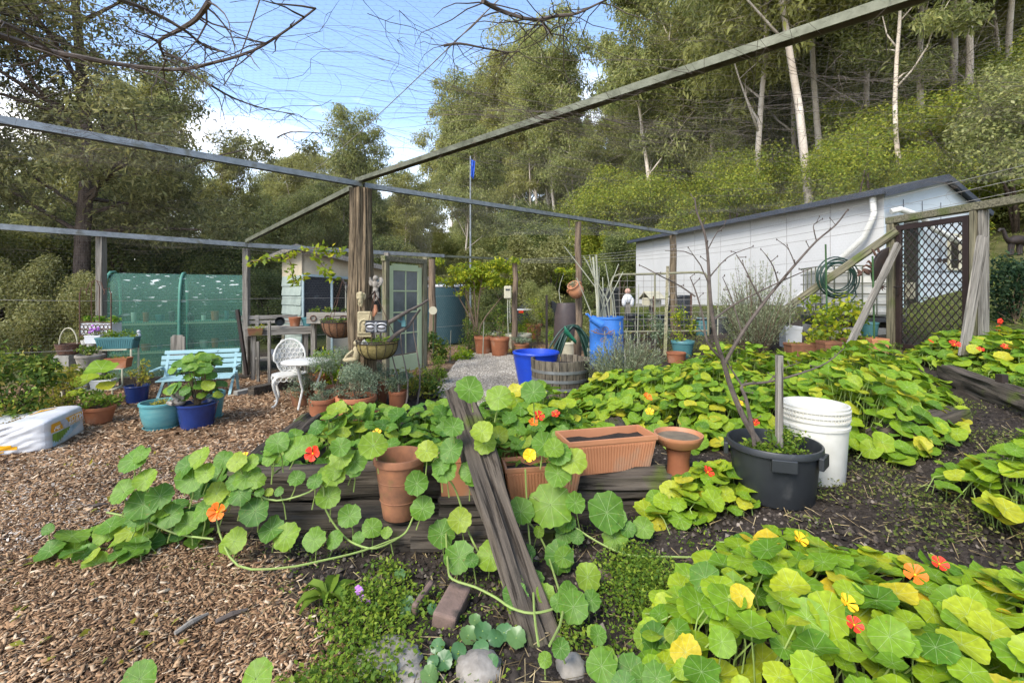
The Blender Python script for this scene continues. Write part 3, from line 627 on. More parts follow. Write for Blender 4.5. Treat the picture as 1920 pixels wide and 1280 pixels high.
# pale flowering wattle beside the trunk
for px, py, s, lb in ((175, 690, .42, 'pale creamy flowering bush to the right of the striped trunk'), (60, 690, .5, 'creamy flowered bush left of the striped trunk')):
    p = P(px, 620, 10.5); tree('flowering_bush', BUSH[4], (p.x, p.y, 0), s, px, lb, 'bush', None, 1.2)
def timber_mb(Ln, w_, h_, seed, rough=.012, nx=36, ns=6):
    mb = MB(); ring = []
    for a, b_ in (((-1,-1),(1,-1)), ((1,-1),(1,1)), ((1,1),(-1,1)), ((-1,1),(-1,-1))):
        for k in range(ns): ring.append((a[0]+(b_[0]-a[0])*k/ns, a[1]+(b_[1]-a[1])*k/ns))
    m = len(ring); vs = []; fs = []
    for i in range(nx+1):
        x = -Ln/2+Ln*i/nx
        for j, (y, z) in enumerate(ring):
            c = .93 if abs(y) > .99 and abs(z) > .99 else 1
            d = noise.noise(Vector((x*1.1+seed*7, y*2.6, z*2.6+seed)))*rough*1.6+noise.noise(Vector((x*2.2, y*9+seed*3, z*9)))*rough*1.5-abs(noise.noise(Vector((x*.6+seed, y*14, z*14))))*rough*1.2
            vs.append((x+(noise.noise(Vector((y*5, z*5, seed)))*.025 if i in (0, nx) else 0), y*c*(w_/2+d), z*c*(h_/2+d)))
    for i in range(nx):
        for j in range(m): fs.append((i*m+j, i*m+(j+1) % m, (i+1)*m+(j+1) % m, (i+1)*m+j))
    fs += [tuple(range(m))[::-1], tuple(range(nx*m, nx*m+m))]
    return mb.add(vs, fs)
def timber(name, p, q, w_, h_, seed, m, parent=None, up=(0,0,1), rough=.012):
    p, q = Vector(p), Vector(q); x = (q-p).normalized(); y = Vector(up).cross(x).normalized(); z = x.cross(y)
    o = obj(name, timber_mb((q-p).length, w_, h_, seed, rough), M[m], parent, smooth=True, ang=50)
    o.matrix_local = Matrix.Translation((p+q)/2)@Matrix((x, y, z)).transposed().to_4x4(); return o
# ------------------------------------------------------------------ white house on the rise
A = Vector((7.6, 9.3, 0)); B = Vector((4.9, 18.0, 0)); ZB, ZT = 1.15, 3.62
dl = (B-A).normalized(); dg = Vector((-dl.y*-1, dl.x*-1, 0)) if False else Vector((.955, .296, 0))
LH = (B-A).length
house = T('white_house', 'long white clad house with dark roof edge and downpipe on the rise behind the garden', 'house', A)
def hl(t, u, z): return dl*t+dg*u+Vector((0, 0, z))          # local house coordinates
def slab(mb, corners, th, nrm, mi=0):
    c = [Vector(p) for p in corners]; n_ = Vector(nrm).normalized()*th; k = len(c)
    vs = c+[p-n_ for p in c]; fs = [tuple(range(k)), tuple(range(k, 2*k))[::-1]]+[((i+1) % k, i, k+i, k+(i+1) % k) for i in range(k)]
    mb.add(vs, fs, mi)
npan = 8
for i in range(npan):                                        # long wall: sheets with joints
    a, b_ = LH*i/npan+.008, LH*(i+1)/npan-.008; mb = MB()
    slab(mb, [hl(a, 0, ZB), hl(b_, 0, ZB), hl(b_, 0, ZT), hl(a, 0, ZT)], .08, -dg)
    obj('wall_panel', mb, M['housewhite'], house)
UW = 2.44; UA = 1.74; ZA = 4.05; ZE = 3.49
mb = MB(); slab(mb, [hl(0, .02, ZB), hl(0, .02, ZT-.05), hl(0, UA, ZA-.06), hl(0, UW+.5, ZE-.06), hl(0, UW+.5, ZB)], .08, -dl)
obj('gable_wall', mb, M['housegable'], house)
mb = MB()
for z in (1.75, 2.02, 2.28): mb.beam(hl(-.012, 1.1, z), hl(-.012, UW+.5, z+.002), .008, .012)
for u in (.55, 1.12, 1.7): mb.beam(hl(-.012, u, ZB), hl(-.012, u, 3.5), .008, .008)
obj('cladding_joint', mb, M['roofd'], house)
mb = MB(); mb.beam(hl(.15, .03, ZB-.32), hl(LH, .03, ZB-.32), .1, .62); mb.beam(hl(.03, .1, ZB-.32), hl(.03, UW+.5, ZB-.32), .1, .62); obj('foundation', mb, M['concrete'], house)
mb = MB()
slab(mb, [hl(-.14, -.2, ZT), hl(LH+.2, -.2, ZT), hl(LH+.2, UA, ZA+.04), hl(-.14, UA, ZA+.04)], .06, (0, 0, 1))
slab(mb, [hl(-.14, UA+.01, ZA+.04), hl(LH+.2, UA+.01, ZA+.04), hl(LH+.2, UW+.7, ZE-.1), hl(-.14, UW+.7, ZE-.1)], .06, (0, 0, 1))
obj('roof', mb, M['roofd'], house)
mb = MB(); mb.beam(hl(-.15, -.24, ZT-.03), hl(LH+.2, -.24, ZT-.03), .09, .11); obj('gutter', mb, M['roofd'], house)
mb = MB(); mb.beam(hl(-.16, -.2, ZT-.09), hl(-.16, UA, ZA-.06), .03, .1); mb.beam(hl(-.16, UA+.02, ZA-.06), hl(-.16, UW+.7, ZE-.18), .03, .1); obj('barge_board', mb, M['roofd'], house)
mb = MB(); mb.tube([hl(.12,-.14,ZT-.1), hl(.1,-.14,ZT-.42), hl(.14,-.14,ZT-.55), hl(.3,-.14,ZT-.9), hl(1.9,-.16,ZB+.25), hl(2.0,-.16,ZB-.3)], .058, 12)
mb.tube([hl(-.12,.02,ZT-.42), hl(-.2,.15,ZT-.38), hl(-.2,.8,ZT-.5), hl(-.2,1.1,ZT-.72), hl(-.2,1.9,ZT-.95), hl(-.2,2.5,ZT-1.05)], .058, 12); obj('downpipe', mb, M['pipe'], house, smooth=True)
for u, w_, z, h_ in ((1.95, .34, 2.45, .75), (2.33, .34, 2.45, .75)):
    mb = MB(); mb.beam(hl(-.02, u, z+h_/2), hl(-.02, u+w_, z+h_/2), .05, .04); mb.beam(hl(-.02, u, z-h_/2), hl(-.02, u+w_, z-h_/2), .05, .04)
    mb.beam(hl(-.02, u, z-h_/2), hl(-.02, u, z+h_/2), .05, .04); mb.beam(hl(-.02, u+w_, z-h_/2), hl(-.02, u+w_, z+h_/2), .05, .04)
    f = obj('window', mb, M['creampot'], house); mb = MB(); slab(mb, [hl(-.012, u, z-h_/2), hl(-.012, u+w_, z-h_/2), hl(-.012, u+w_, z+h_/2), hl(-.012, u, z+h_/2)], .006, -dl); obj('pane', mb, M['darkglass'], f)
mb = MB(); slab(mb, [hl(-.012, .5, ZB+.05), hl(-.012, 1.0, ZB+.05), hl(-.012, 1.0, 3.2), hl(-.012, .5, 3.2)], .03, -dl); dr = obj('door', mb, M['darkglass'], house)
mb = MB(); mb.beam(hl(-.03, .47, ZB), hl(-.03, .47, 3.25), .05, .05); mb.beam(hl(-.03, 1.03, ZB), hl(-.03, 1.03, 3.25), .05, .05); obj('door_frame', mb, M['bluetrim'], dr)
for u in (1.5, 1.68):
    mb = MB(); mb.tube([hl(-.1, u, 2.6), hl(-.1, u, 2.3)], .004, 4); mb.box(hl(-.1, u, 2.25), (.05, .05, .09)); t_ = obj('wind_chime', mb, M['blackm']); t_.location = A; tag(t_, 'small dark chime hanging beside the house window, '+('nearer the door' if u < 1.6 else 'nearer the window frame'), 'wind chime', 'chimes on the house')
st = T('concrete_steps', 'worn concrete steps below the white house seen through the security door', 'steps', (0,0,0))
for k in range(3):
    mb = MB(); p = A+dl*(-.35-.32*k)+dg*1.3; mb.box((p.x, p.y, ZB-.14-.17*k), (1.5-.1*k, .34, .16), rz=math.atan2(dg.y, dg.x)); obj('step', mb, M['concrete'], st, bevel=.01)
# ------------------------------------------------------------------ garden frame: posts, rails, wire roof
fr = T('pergola', 'steel and timber frame carrying the wire roof over the garden', 'garden frame')
def rail(p, q, w_, h_, m):                         # open steel channel, mouth downwards
    p, q = Vector(p), Vector(q); t = (q-p).normalized(); a = t.cross(Vector((0,0,1))).normalized(); b_ = a.cross(t); e = .006; mb = MB()
    prof_ = [(-w_/2,-h_/2),(-w_/2,h_/2),(w_/2,h_/2),(w_/2,-h_/2),(w_/2-.008,-h_/2),(w_/2-.008,-h_/2+e),(w_/2-e,-h_/2+e),(w_/2-e,h_/2-e),(-w_/2+e,h_/2-e),(-w_/2+e,-h_/2+e),(-w_/2+.008,-h_/2+e),(-w_/2+.008,-h_/2)]
    vs = [e_+a*x+b_*y for e_ in (p, q) for x, y in prof_]; n_ = len(prof_); mb.add(vs, [(i, (i+1) % n_, n_+(i+1) % n_, n_+i) for i in range(n_)]+[tuple(range(n_))[::-1], tuple(range(n_, 2*n_))])
    return obj('rail', mb, M[m], fr)
CT = Vector((-2.03, 6.0, 2.99))
rail(Vector((-5.6, 2.45, 2.99)), CT+Vector((.03, .02, .0)), .075, .065, 'galv')
rail(CT+Vector((.06, .05, -.005)), Vector((3.95, 10.95, 2.99)), .07, .065, 'galv')
rail(Vector((2.9, 1.45, 3.03)), CT+Vector((-.02, .05, .055)), .085, .055, 'galvold')
rail(CT+Vector((-.05, .03, -.03)), Vector((-4.93, 8.47, 2.52)), .075, .065, 'galvold')
C1, C2, C3, C4 = P(-40, 422, 6.25), P(462, 459, 8.5), P(832, 480, 11.2), P(978, 487, 12.9)
rail(C1, C2+Vector((0,0,.0)), .075, .08, 'galv'); rail(C2+Vector((.01,.01,-.004)), C3, .075, .08, 'galv'); rail(C3+Vector((.01,.01,-.002)), C4, .06, .05, 'galvold')
def post(name, px, top, base, Y, w_, m, label, round_=False, zt=None, rx=0):
    x = (px-960)/F*Y; z0 = gzf(x, Y)-.1; z1 = EYE-(top-HY)/F*Y
    t = T(name, label, 'post', (x, Y, z0)); mb = MB()
    if round_:
        h = z1-z0; mb.tube([(random.gauss(0,.012), random.gauss(0,.012), h*k/6) for k in range(7)], [w_/2*(1.1-.2*k/6) for k in range(7)], 12); obj('shaft', mb, M[m], t, smooth=True)
    else: mb.box((0, 0, (z1-z0)/2), (w_, w_, z1-z0)); obj('shaft', mb, M[m], t, bevel=.006)
    return t
# rotten central post
t = T('timber_post', 'thick split and rotten hardwood post in the middle of the garden', 'post', (-2.02, 6.02, -.1)); mb = MB(); K, n = 50, 72; vs = []; fs = []
for k in range(K+1):
    z = 3.03*k/K
    for j in range(n):
        th = 2*math.pi*j/n; r_ = .145*(1+.12*(1-k/K))+.035*noise.noise(Vector((math.cos(th)*2.4, math.sin(th)*2.4, z*.5)))+.042*noise.noise(Vector((math.cos(th)*8, math.sin(th)*8, z*.8)))-.05*max(0, noise.noise(Vector((math.cos(th)*5+9, math.sin(th)*5, z*.6)))-.1)
        vs.append((r_*math.cos(th)-.02*math.sin(z*1.6)+.05*(1-k/K), r_*.85*math.sin(th), z))
for k in range(K):
    for j in range(n): fs.append((k*n+j, k*n+(j+1) % n, (k+1)*n+(j+1) % n, (k+1)*n+j))
fs.append(tuple(range(K*n, K*n+n))); mb.add(vs, fs); obj('shaft', mb, M['post'], t, smooth=True)
post('timber_post', 190, 444, 0, 7.15, .10, 'greywood', 'square grey post behind the iron hanging planter')
post('timber_post', 462, 466, 0, 8.55, .10, 'greywood', 'square grey corner post beside the green shade house')
post('timber_post', 725, 474, 0, 8.2, .085, 'greywood', 'thin grey post left of the pale green glazed door')
post('timber_post', 810, 486, 0, 10.4, .17, 'roundpost', 'round brown post in front of the dark water tank', True)
post('timber_post', 797, 482, 0, 9.6, .09, 'olivewood', 'square post to the right of the pale green glazed door')
post('timber_post', 965, 492, 0, 11.4, .14, 'roundpost', 'round brown post beside the white meter box', True)
post('timber_post', 1085, 416, 0, 8.75, .13, 'roundpost', 'round post carrying the clay jar and hose', True)
post('timber_post', 1262, 441, 0, 10.95, .17, 'post', 'stout weathered post at the end of the steel rail', True)
mb = MB(); mb.beam(G(1247, 668), P(1252, 500, 9.6), .06, .05); tag(obj('timber_stake', mb, M['olivewood']), 'pale narrow stake leaning against the weathered post at the rail end', 'stake')
for px, tp, Y, lb in ((1025, 553, 9.5, 'black star picket standing right of the tall terracotta pot'), (1226, 555, 11, 'rusty star picket beside the cream letterbox'), (1296, 550, 11.4, 'rusty star picket right of the weathered rail post')):
    x = (px-960)/F*Y; z0 = gzf(x, Y)-.1; mb = MB(); mb.box((x, Y, (z0+EYE-(tp-HY)/F*Y)/2), (.045, .03, EYE-(tp-HY)/F*Y-z0)); tag(obj('star_picket', mb, M['rust' if px > 1100 else 'blackm']), lb, 'picket')
# gate with diamond security mesh
gx0, gy0, gx1, gy1 = 5.79, 6.84, 5.92, 5.76
gd = Vector((gx1-gx0, gy1-gy0, 0)).normalized(); gl = 1.0; GZ = gzf(5.8, 6.4)-.05
gp = T('gate_surround', 'weathered timber posts and lintel around the brown security door', 'gate frame', (gx0, gy0, 0))
def gl_(t, o, z): return gd*t+Vector((-gd.y, gd.x, 0))*o+Vector((0, 0, z))
ga = math.atan2(gd.y, gd.x)
for tt, jw in ((-.07, .11), (gl+.045, .07)):
    mb = MB(); mb.box(gl_(tt, 0, (GZ+2.6)/2), (jw, .12, 2.6-GZ), rz=ga); obj('jamb', mb, M['olivewood'], gp, bevel=.008)
mb = MB(); mb.box(gl_(gl+.115, .02, (GZ+2.6)/2), (.06, .10, 2.6-GZ), rz=ga); obj('jamb', mb, M['greywood'], gp, bevel=.008)
mb = MB(); mb.beam(gl_(-.14, 0, 2.655), gl_(2.6, 0, 2.655), .12, .10); obj('lintel', mb, M['olivex'], gp, bevel=.008)
gt = T('security_door', 'brown framed security door with black diamond mesh and lever handle', 'door', (gx0, gy0, GZ+.06)); H = 2.5-GZ
mb = MB(); fw = .075
for tt in (fw/2+.01, gl-fw/2-.01): mb.box(gl_(tt, -.02, H/2), (fw, .045, H), rz=ga)
for z in (fw/2, H-fw/2): mb.box(gl_(gl/2, -.02, z), (gl-2*fw-.02, .044, fw), rz=ga)
obj('frame', mb, M['brown'], gt, bevel=.004)
mb = MB(); w_, h_ = gl-2*fw-.02, H-2*fw; st_ = .098; k0 = fw+.01
def clipl(c, s):                                              # line x = c + s*z inside the opening
    z0, z1 = 0, h_; xs = [(c+s*z0, z0), (c+s*z1, z1)]
    za, zb = (0-c)/s, (w_-c)/s; lo, hi = max(0, min(za, zb)), min(h_, max(za, zb))
    return None if hi-lo < .02 else ((c+s*lo, lo), (c+s*hi, hi))
for s in (.8, -.8):
    c0 = -2.2
    while c0 < 3.2:
        q = clipl(c0, s)
        if q: mb.beam(gl_(k0+q[0][0], -.02, fw+q[0][1]), gl_(k0+q[1][0], -.02, fw+q[1][1]), .008, .012, up=(gd.y, -gd.x, 0))
        c0 += st_
nodes_ = [(a, b_) for a in range(-40, 60) for b_ in range(-40, 60)]
for a, b_ in nodes_:
    ca, cb = -2.2+st_*a, -2.2+st_*b_; z = (cb-ca)/1.6; x = ca+.8*z
    if .01 < x < w_-.01 and .01 < z < h_-.01: mb.box(gl_(k0+x, -.02, fw+z), (.024, .016, .024), rz=ga)
obj('mesh_grille', mb, M['blackm'], gt)
mb = MB(); mb.box(gl_(.05, -.05, H*.48), (.04, .02, .16), rz=ga); mb.tube([gl_(.05, -.06, H*.5), gl_(.05, -.11, H*.5), gl_(.17, -.11, H*.5)], .011, 6); hd = obj('handle', mb, M['blackm'], gt)
mb = MB(); mb.box(gl_(.17, .03, H*.47), (.13, .03, .24), rz=ga); obj('lock_box', mb, M['creampot'], gt, bevel=.006)
tag(timber('timber_brace', P(1683, 432, 6.8), P(1683, 432, 6.8).lerp(P(1440, 602, 8.5), 1.3), .06, .12, 41, 'olivex', rough=.004), 'long mossy brace running down from the gate post', 'brace')
a, b_ = G(1572, 684), P(1684, 458, 6.66); tag(timber('timber_board', a+Vector((0,-.0,-.05)), b_, .10, .045, 42, 'greyx', up=(0,1,.3), rough=.004), 'bleached grey board leaning against the left gate post', 'board')
tag(timber('timber_board', P(1806, 668, 5.35), P(1843, 444, 5.45), .115, .04, 43, 'greyx', up=(0,1,.2), rough=.004), 'bleached grey board propped against the right gate post', 'board')
# wire netting roof (hexagonal wire), as real thin wire
def hexnet(name, fn, U, Vv, a, r, keep=None, zig=1.0):
    """hexagonal netting on a parameter rectangle U x V mapped by fn"""
    dx, dy = a*1.732, a*1.5; E = []
    nu, nv = int(U/dx)+1, int(Vv/dy)+1
    i, j = np.meshgrid(np.arange(nu), np.arange(nv)); i = i.ravel(); j = j.ravel()
    cx_ = (i+.5*(j % 2))*dx; cy_ = j*dy
    h1 = np.stack([cx_-dx/2, cy_+a*.25], 1); h2 = np.stack([cx_, cy_+a*.5], 1); h3 = np.stack([cx_+dx/2, cy_+a*.25], 1); h0 = np.stack([cx_-dx/2, cy_-a*.5+a*.25-0], 1)
    low = np.stack([cx_-dx/2, cy_-a*.5], 1)
    Aa = np.concatenate([h1, h2, low]); Bb = np.concatenate([h2, h3, h1])
    PA, PB = fn(Aa), fn(Bb)
    if keep is not None: k = keep(PA); PA, PB = PA[k], PB[k]
    t = PB-PA; L_ = np.linalg.norm(t, axis=1, keepdims=True); t = t/(L_+1e-9)
    ref = np.where(np.abs(t[:, 2:3]) < .9, np.array([[0, 0, 1.]]), np.array([[1., 0, 0]])); u = np.cross(t, ref); u /= np.linalg.norm(u, axis=1, keepdims=True); v = np.cross(t, u)
    Vx = []
    for p in (PA-t*r*.3, PB+t*r*.3):
        for th in (0, 2.094, 4.189): Vx.append(p+(u*math.cos(th)+v*math.sin(th))*r)
    Vx = np.stack(Vx, 1).reshape(-1, 3); N_ = len(PA)
    f = np.array([0,1,4,3, 1,2,5,4, 2,0,3,5]); Lp = (f[None]+(np.arange(N_)*6)[:, None]).ravel()
    return mesh_np(name, Vx, Lp, np.full(N_*3, 4))
def roofz(x, y):
    z = np.full(np.shape(x), 3.03); z = z+.05*np.sin(1.3*x)*np.sin(1.1*y+.5)
    far = np.clip((y-6.2-.75*(x+2.0)), 0, None); z = z-.22*np.where(x < -1.9, np.clip((y-.45*(x+2)-6.6), 0, 3), 0)
    return z-.02*np.sin(2.7*x+1)*np.sin(3.1*y)
def keepnet(p):
    x, y = p[:, 0], p[:, 1]
    return (y > 1.2) & (np.abs(x) < 1.25*y+.3) & (x > -7.6) & (x < 6.4) & (y < 9.0+.72*(x+4.5)) & (y < 12.5) & (y < 11.8-.9*np.clip(x-3.6, 0, 9))
net = hexnet('wire_netting', lambda q: np.stack([q[:, 0]-8, q[:, 1]+1, roofz(q[:, 0]-8, q[:, 1]+1)], 1), 15, 12, .030, .00042, keepnet)
tag(obj('wire_netting', net, M['wire']), 'chicken wire roof stretched flat over the steel rails of the garden', 'netting')
def wallfn(a, b_, zt0, zt1):
    a, b_ = np.array(a), np.array(b_); d = (b_-a)/np.linalg.norm(b_-a)
    Ln = np.linalg.norm(b_-a)
    return (lambda q: np.stack([a[0]+d[0]*q[:, 0], a[1]+d[1]*q[:, 0], gz(a[0]+d[0]*q[:, 0], a[1]+d[1]*q[:, 0])+q[:, 1]], 1)), Ln
for a, b_, h_, lb in (((C1.x, C1.y), (C2.x, C2.y), 2.45, 'chicken wire fence closing the left side before the dark woodland'), ((C2.x, C2.y), (C4.x, C4.y), 2.4, 'chicken wire fence along the back by the shed'), ((3.9, 10.9), (5.79, 6.95), 1.9, 'chicken wire fence between the rail post and the security door')):
    fn, Ln = wallfn(a, b_, 0, 0); tag(obj('wire_fence', hexnet('wire_fence', fn, Ln, h_, .034, .0005), M['wire']), lb, 'wire fence')
    for zz in (.7, 1.45):
        mb = MB(); A_, B_ = Vector((*a, gzf(*a)+zz)), Vector((*b_, gzf(*b_)+zz)); mb.tube([A_.lerp(B_, k/6)-Vector((0,0,.03*math.sin(math.pi*k/6))) for k in range(7)], .003, 4); o = obj('strand_wire', mb, M['wire']); tag(o, ('upper' if zz > 1 else 'lower')+' plain strand of the '+lb.replace('chicken wire ', ''), 'wire')
# sagging net edge between the far rail, the house corner and the gate
# dead creeper over the wire
def creeper(mb, pts, r0, seed, twigs=6, sub=.5, down=.25):
    rr = random.Random(seed); k = len(pts); mb.tube(pts, [r0*(1-.7*i/(k-1)) for i in range(k)], 6)
    for _ in range(twigs):
        i = rr.randrange(max(1, k-1)); p = pts[i].lerp(pts[min(i+1, k-1)], rr.random()); a = rr.uniform(0, 6.28); Ln = sub*rr.uniform(.4, 1.3); ps = [p]; d = Vector((math.cos(a), math.sin(a), -rr.random()*down))
        for j in range(5):
            d = (d+Vector((rr.uniform(-.5,.5), rr.uniform(-.5,.5), rr.uniform(-.25,.15)))).normalized(); ps.append(ps[-1]+d*Ln/5)
        mb.tube(ps, [r0*.35, r0*.3, r0*.25, r0*.2, r0*.15, r0*.08], 4)
def smooth_pts(ps, m=3):
    out = []
    for i in range(len(ps)-1):
        p0, p1, p2, p3 = ps[max(i-1, 0)], ps[i], ps[i+1], ps[min(i+2, len(ps)-1)]
        for k in range(m):
            t_ = k/m; out.append(.5*((2*p1)+(-p0+p2)*t_+(2*p0-5*p1+4*p2-p3)*t_**2+(-p0+3*p1-3*p2+p3)*t_**3))
    return out+[ps[-1]]
VN = [([(-20,60),(90,95),(150,107),(230,122),(330,131),(400,118),(475,95),(540,55),(592,16)], .017, 'longest bare creeper branch curving across the upper left of the wire roof'),
      ([(205,-8),(290,25),(350,60),(385,88),(420,98)], .011, 'bare branch slanting down through the top left wire'),
      ([(392,4),(368,36),(333,58),(300,76),(304,98),(311,114)], .015, 'thick hooked dead branch near the top edge of the wire'),
      ([(905,2),(938,20),(985,35),(1012,38),(1024,50),(1036,68)], .012, 'forked dead branch at the top centre of the wire'),
      ([(1010,38),(1045,30),(1080,26),(1120,8),(1150,-6)], .010, 'dead branch running off the top right of the fork'),
      ([(832,86),(862,82),(905,90),(950,98),(975,96)], .008, 'short dead branch right of the open sky'),
      ([(395,160),(440,185),(500,205),(560,215)], .008, 'thin creeper stem below the longest bare branch'),
      ([(520,258),(545,248),(600,250),(645,260)], .007, 'curved creeper stem in front of the white cloud'),
      ([(0,40),(60,70),(120,120),(160,170)], .009, 'creeper stem at the far left edge of the wire')]
for i, (pp, r0, lb) in enumerate(VN):
    ps = smooth_pts([NP(x, y, NETZ+.02*math.sin(x)) for x, y in pp]); mb = MB(); creeper(mb, ps, r0, i, 16, .38, .5)
    tag(obj('dead_creeper', mb, M['branch'], smooth=True), lb, 'dead vine')
rr = random.Random(3); mb = MB(); mb2 = MB()
def wander(mb, x, y, Ln, r0, a, side=3, curl=.35, dz=0):
    n_ = max(4, int(Ln/.12)); ps = []; z0 = rr.uniform(-.06, .02)
    for k in range(n_):
        zz = float(roofz(np.array(x), np.array(y)))+z0-dz*k/n_
        ps.append(Vector((x, y, zz+rr.uniform(-.012, .012)))); a += rr.uniform(-curl, curl); x += math.cos(a)*.12; y += math.sin(a)*.12
        if y < 1.3: break
    if len(ps) < 3: return
    mb.tube(ps, [r0*(1-.7*i/(len(ps)-1)) for i in range(len(ps))], 4, cap=False)
    for _ in range(side):
        i = rr.randrange(len(ps)-1); q = [ps[i]]; b_ = a+rr.uniform(-2, 2); d = Vector((math.cos(b_), math.sin(b_), rr.uniform(-.8, .1)))
        for j in range(4):
            d = (d+Vector((rr.uniform(-.5,.5), rr.uniform(-.5,.5), rr.uniform(-.4,.2)))).normalized(); q.append(q[-1]+d*rr.uniform(.03, .09))
        mb.tube(q, [r0*.6, r0*.5, r0*.4, r0*.3, r0*.2], 3, cap=False)
for k in range(340):                                           # tangled over the left half
    px, py = rr.uniform(-40, 900), rr.uniform(-30, 250) if rr.random() < .45 else rr.uniform(230, 430)
    if px > 480 and py < 330 and rr.random() < .86: continue
    if 240 < px <= 480 and py < 230 and rr.random() < .45: continue
    q = NP(px, min(py, 415)); x, y = q.x, q.y
    if y < 9: wander(mb, x, y, rr.uniform(.5, 1.8), rr.uniform(.001, .0026), rr.uniform(0, 6.28), 4, .5)
for k in range(340):                                           # long runners over the right half
    px, py = rr.uniform(880, 1950), rr.uniform(120, 440); py = max(py, 230) if px < 1200 else py; q = NP(px, py)
    if q.y < 10.5 and q.x < 6.5: wander(mb2, q.x, q.y, rr.uniform(1, 3), rr.uniform(.0011, .0024), rr.gauss(math.atan2(.55, .8), .35)+(math.pi if rr.random() < .5 else 0), 2, .12)
o = obj('creeper_twigs', mb, M['twig']); tag(o, 'tangle of thin dead creeper twigs on the left of the wire roof', None, kind='stuff')
o = obj('creeper_twigs', mb2, M['twiglight']); tag(o, 'long thin dead runners lying along the right of the wire roof', None, kind='stuff')
# support wires
for i, (p, q, lb) in enumerate(((NP(945, -10, 3.0), P(575, 330, 7.4), 'twisted tie wire crossing the open sky diagonally'), (NP(490, -10, 3.0), NP(420, 160, 3.0), 'short tie wire at the top of the wire roof'))):
    mb = MB(); mb.tube([p.lerp(q, k/12)+Vector((0, 0, -.05*math.sin(math.pi*k/12))) for k in range(13)], .0035, 5); tag(obj('tie_wire', mb, M['wire']), lb, 'wire')
for i in range(4):                                             # strained edge wires from far rail to gate and house side
    p = P(975, 486+i*2, 12.6); q = P(1960, 300+i*24, 5.0+.3*i); mb = MB()
    mb.tube([p.lerp(q, k/14)+Vector((0, 0, -.28*math.sin(math.pi*k/14))) for k in range(15)], .0035, 4); tag(obj('edge_wire', mb, M['wire']), 'sagging wire of the netting edge running from the back rail past the white house', 'wire', 'netting edge wires')
# flagpole
x = (882-960)/F*19; mb = MB(); z0 = gzf(x, 19); fp = T('flagpole', 'slender steel flagpole with a limp blue flag behind the small tree', 'flagpole', (x, 19, z0))
mb.tube([(0,0,-.2), (0,0,3.6), (0,0,EYE+257*19/F-z0)], [.045,.04,.025], 8); obj('pole', mb, M['galv'], fp, smooth=True)
mb = MB(); zt = EYE+255*19/F-z0; vs = []; fs = []
for k in range(9):
    for j in range(5): vs.append((.02+.05*j*.9*(1-.3*k/8), .06*math.sin(j*2.2+k*.5), zt-.05-k*.095-.03*j))
for k in range(8):
    for j in range(4): fs.append((k*5+j, k*5+j+1, k*5+j+6, k*5+j+5))
mb.add(vs, fs); o = obj('flag', mb, mat('flag_cloth', (.03,.12,.55), (.02,.08,.42), .8, 4), fp, smooth=True); o.modifiers.new('thick', 'SOLIDIFY').thickness = .004
# ------------------------------------------------------------------ shed, shade house, tank
def rel(px, py): p = G(px, py); return p, p.y/F                # ground point and metres per pixel there
SA = Vector((-5.08, 11.0, 0)); ds = Vector((.72, .69, 0)).normalized(); dw = Vector((-.69, .72, 0)).normalized()
shed = T('garden_shed', 'cream and sage shingled skillion shed behind the central post', 'shed', SA)
def sl(t, u, z): return ds*t+dw*u+Vector((0, 0, z))
def stop(t): return 2.60-.185*t
mb = MB(); slab(mb, [sl(.0,0,1.98), sl(3.7,0,1.7), sl(3.7,0,stop(3.7)), sl(0,0,stop(0))], .06, -dw); slab(mb, [sl(.62,.02,0), sl(3.7,.02,0), sl(3.7,.02,1.0), sl(.62,.02,1.0)], .06, -dw)
slab(mb, [sl(-.002,.0,1.95), sl(-.002,0,stop(0)), sl(-.002,1.45,stop(0)-.1), sl(-.002,1.45,1.95)], .06, -ds); obj('wall', mb, M['cream'], shed)
mb = MB(); slab(mb, [sl(.02,.04,0), sl(.02,1.44,0), sl(.02,1.44,1.96), sl(.02,.04,1.96)], .03, -ds); obj('inner_wall', mb, M['bluetrim'], shed)
for r_ in range(8):
    for q in range(4):
        mb = MB(); z = .06+r_*.24; a, b_ = .02+q*.352, .02+(q+1)*.352-.006; slab(mb, [sl(-.028,a,z), sl(-.028,b_,z), sl(-.004,b_,z+.25), sl(-.004,a,z+.25)], .012, -ds); obj('shingle', mb, M['shingle'], shed)
mb = MB(); slab(mb, [sl(.05,-.02,.98), sl(.68,-.02,.98), sl(.68,-.02,1.97), sl(.05,-.02,1.97)], .03, -dw); obj('blackboard', mb, M['blackb'], shed)
mb = MB()
for t_ in (.02, .72, 2.12): mb.beam(sl(t_,-.025,.0), sl(t_,-.025,1.98-.06*t_), .05, .05)
mb.beam(sl(0,-.03,2.0), sl(3.0,-.03,1.86), .05, .06); obj('trim', mb, M['bluetrim'], shed)
for i, (a, b_) in enumerate(((.76, 1.42), (1.46, 2.08), (2.16, 2.9))):
    mb = MB(); slab(mb, [sl(a,.03,1.0), sl(b_,.03,1.0), sl(b_,.03,1.86-.05*i), sl(a,.03,1.86-.05*i)], .01, -dw); wd = obj('window', mb, M['darkglass'], shed)
    mb = MB(); mb.beam(sl(a,.0,1.02), sl(b_,.0,1.02), .03, .04); mb.beam(sl((a+b_)/2,.0,1.02), sl((a+b_)/2,.0,1.84-.05*i), .03, .03); obj('sash', mb, M['creampot'], wd)
mb = MB(); slab(mb, [sl(-.25,-.3,stop(-.25)+.06), sl(3.9,-.3,stop(3.9)+.06), sl(3.9,1.7,stop(3.9)-.06), sl(-.25,1.7,stop(-.25)-.06)], .04, (0,0,1)); obj('roof', mb, M['roofd'], shed)
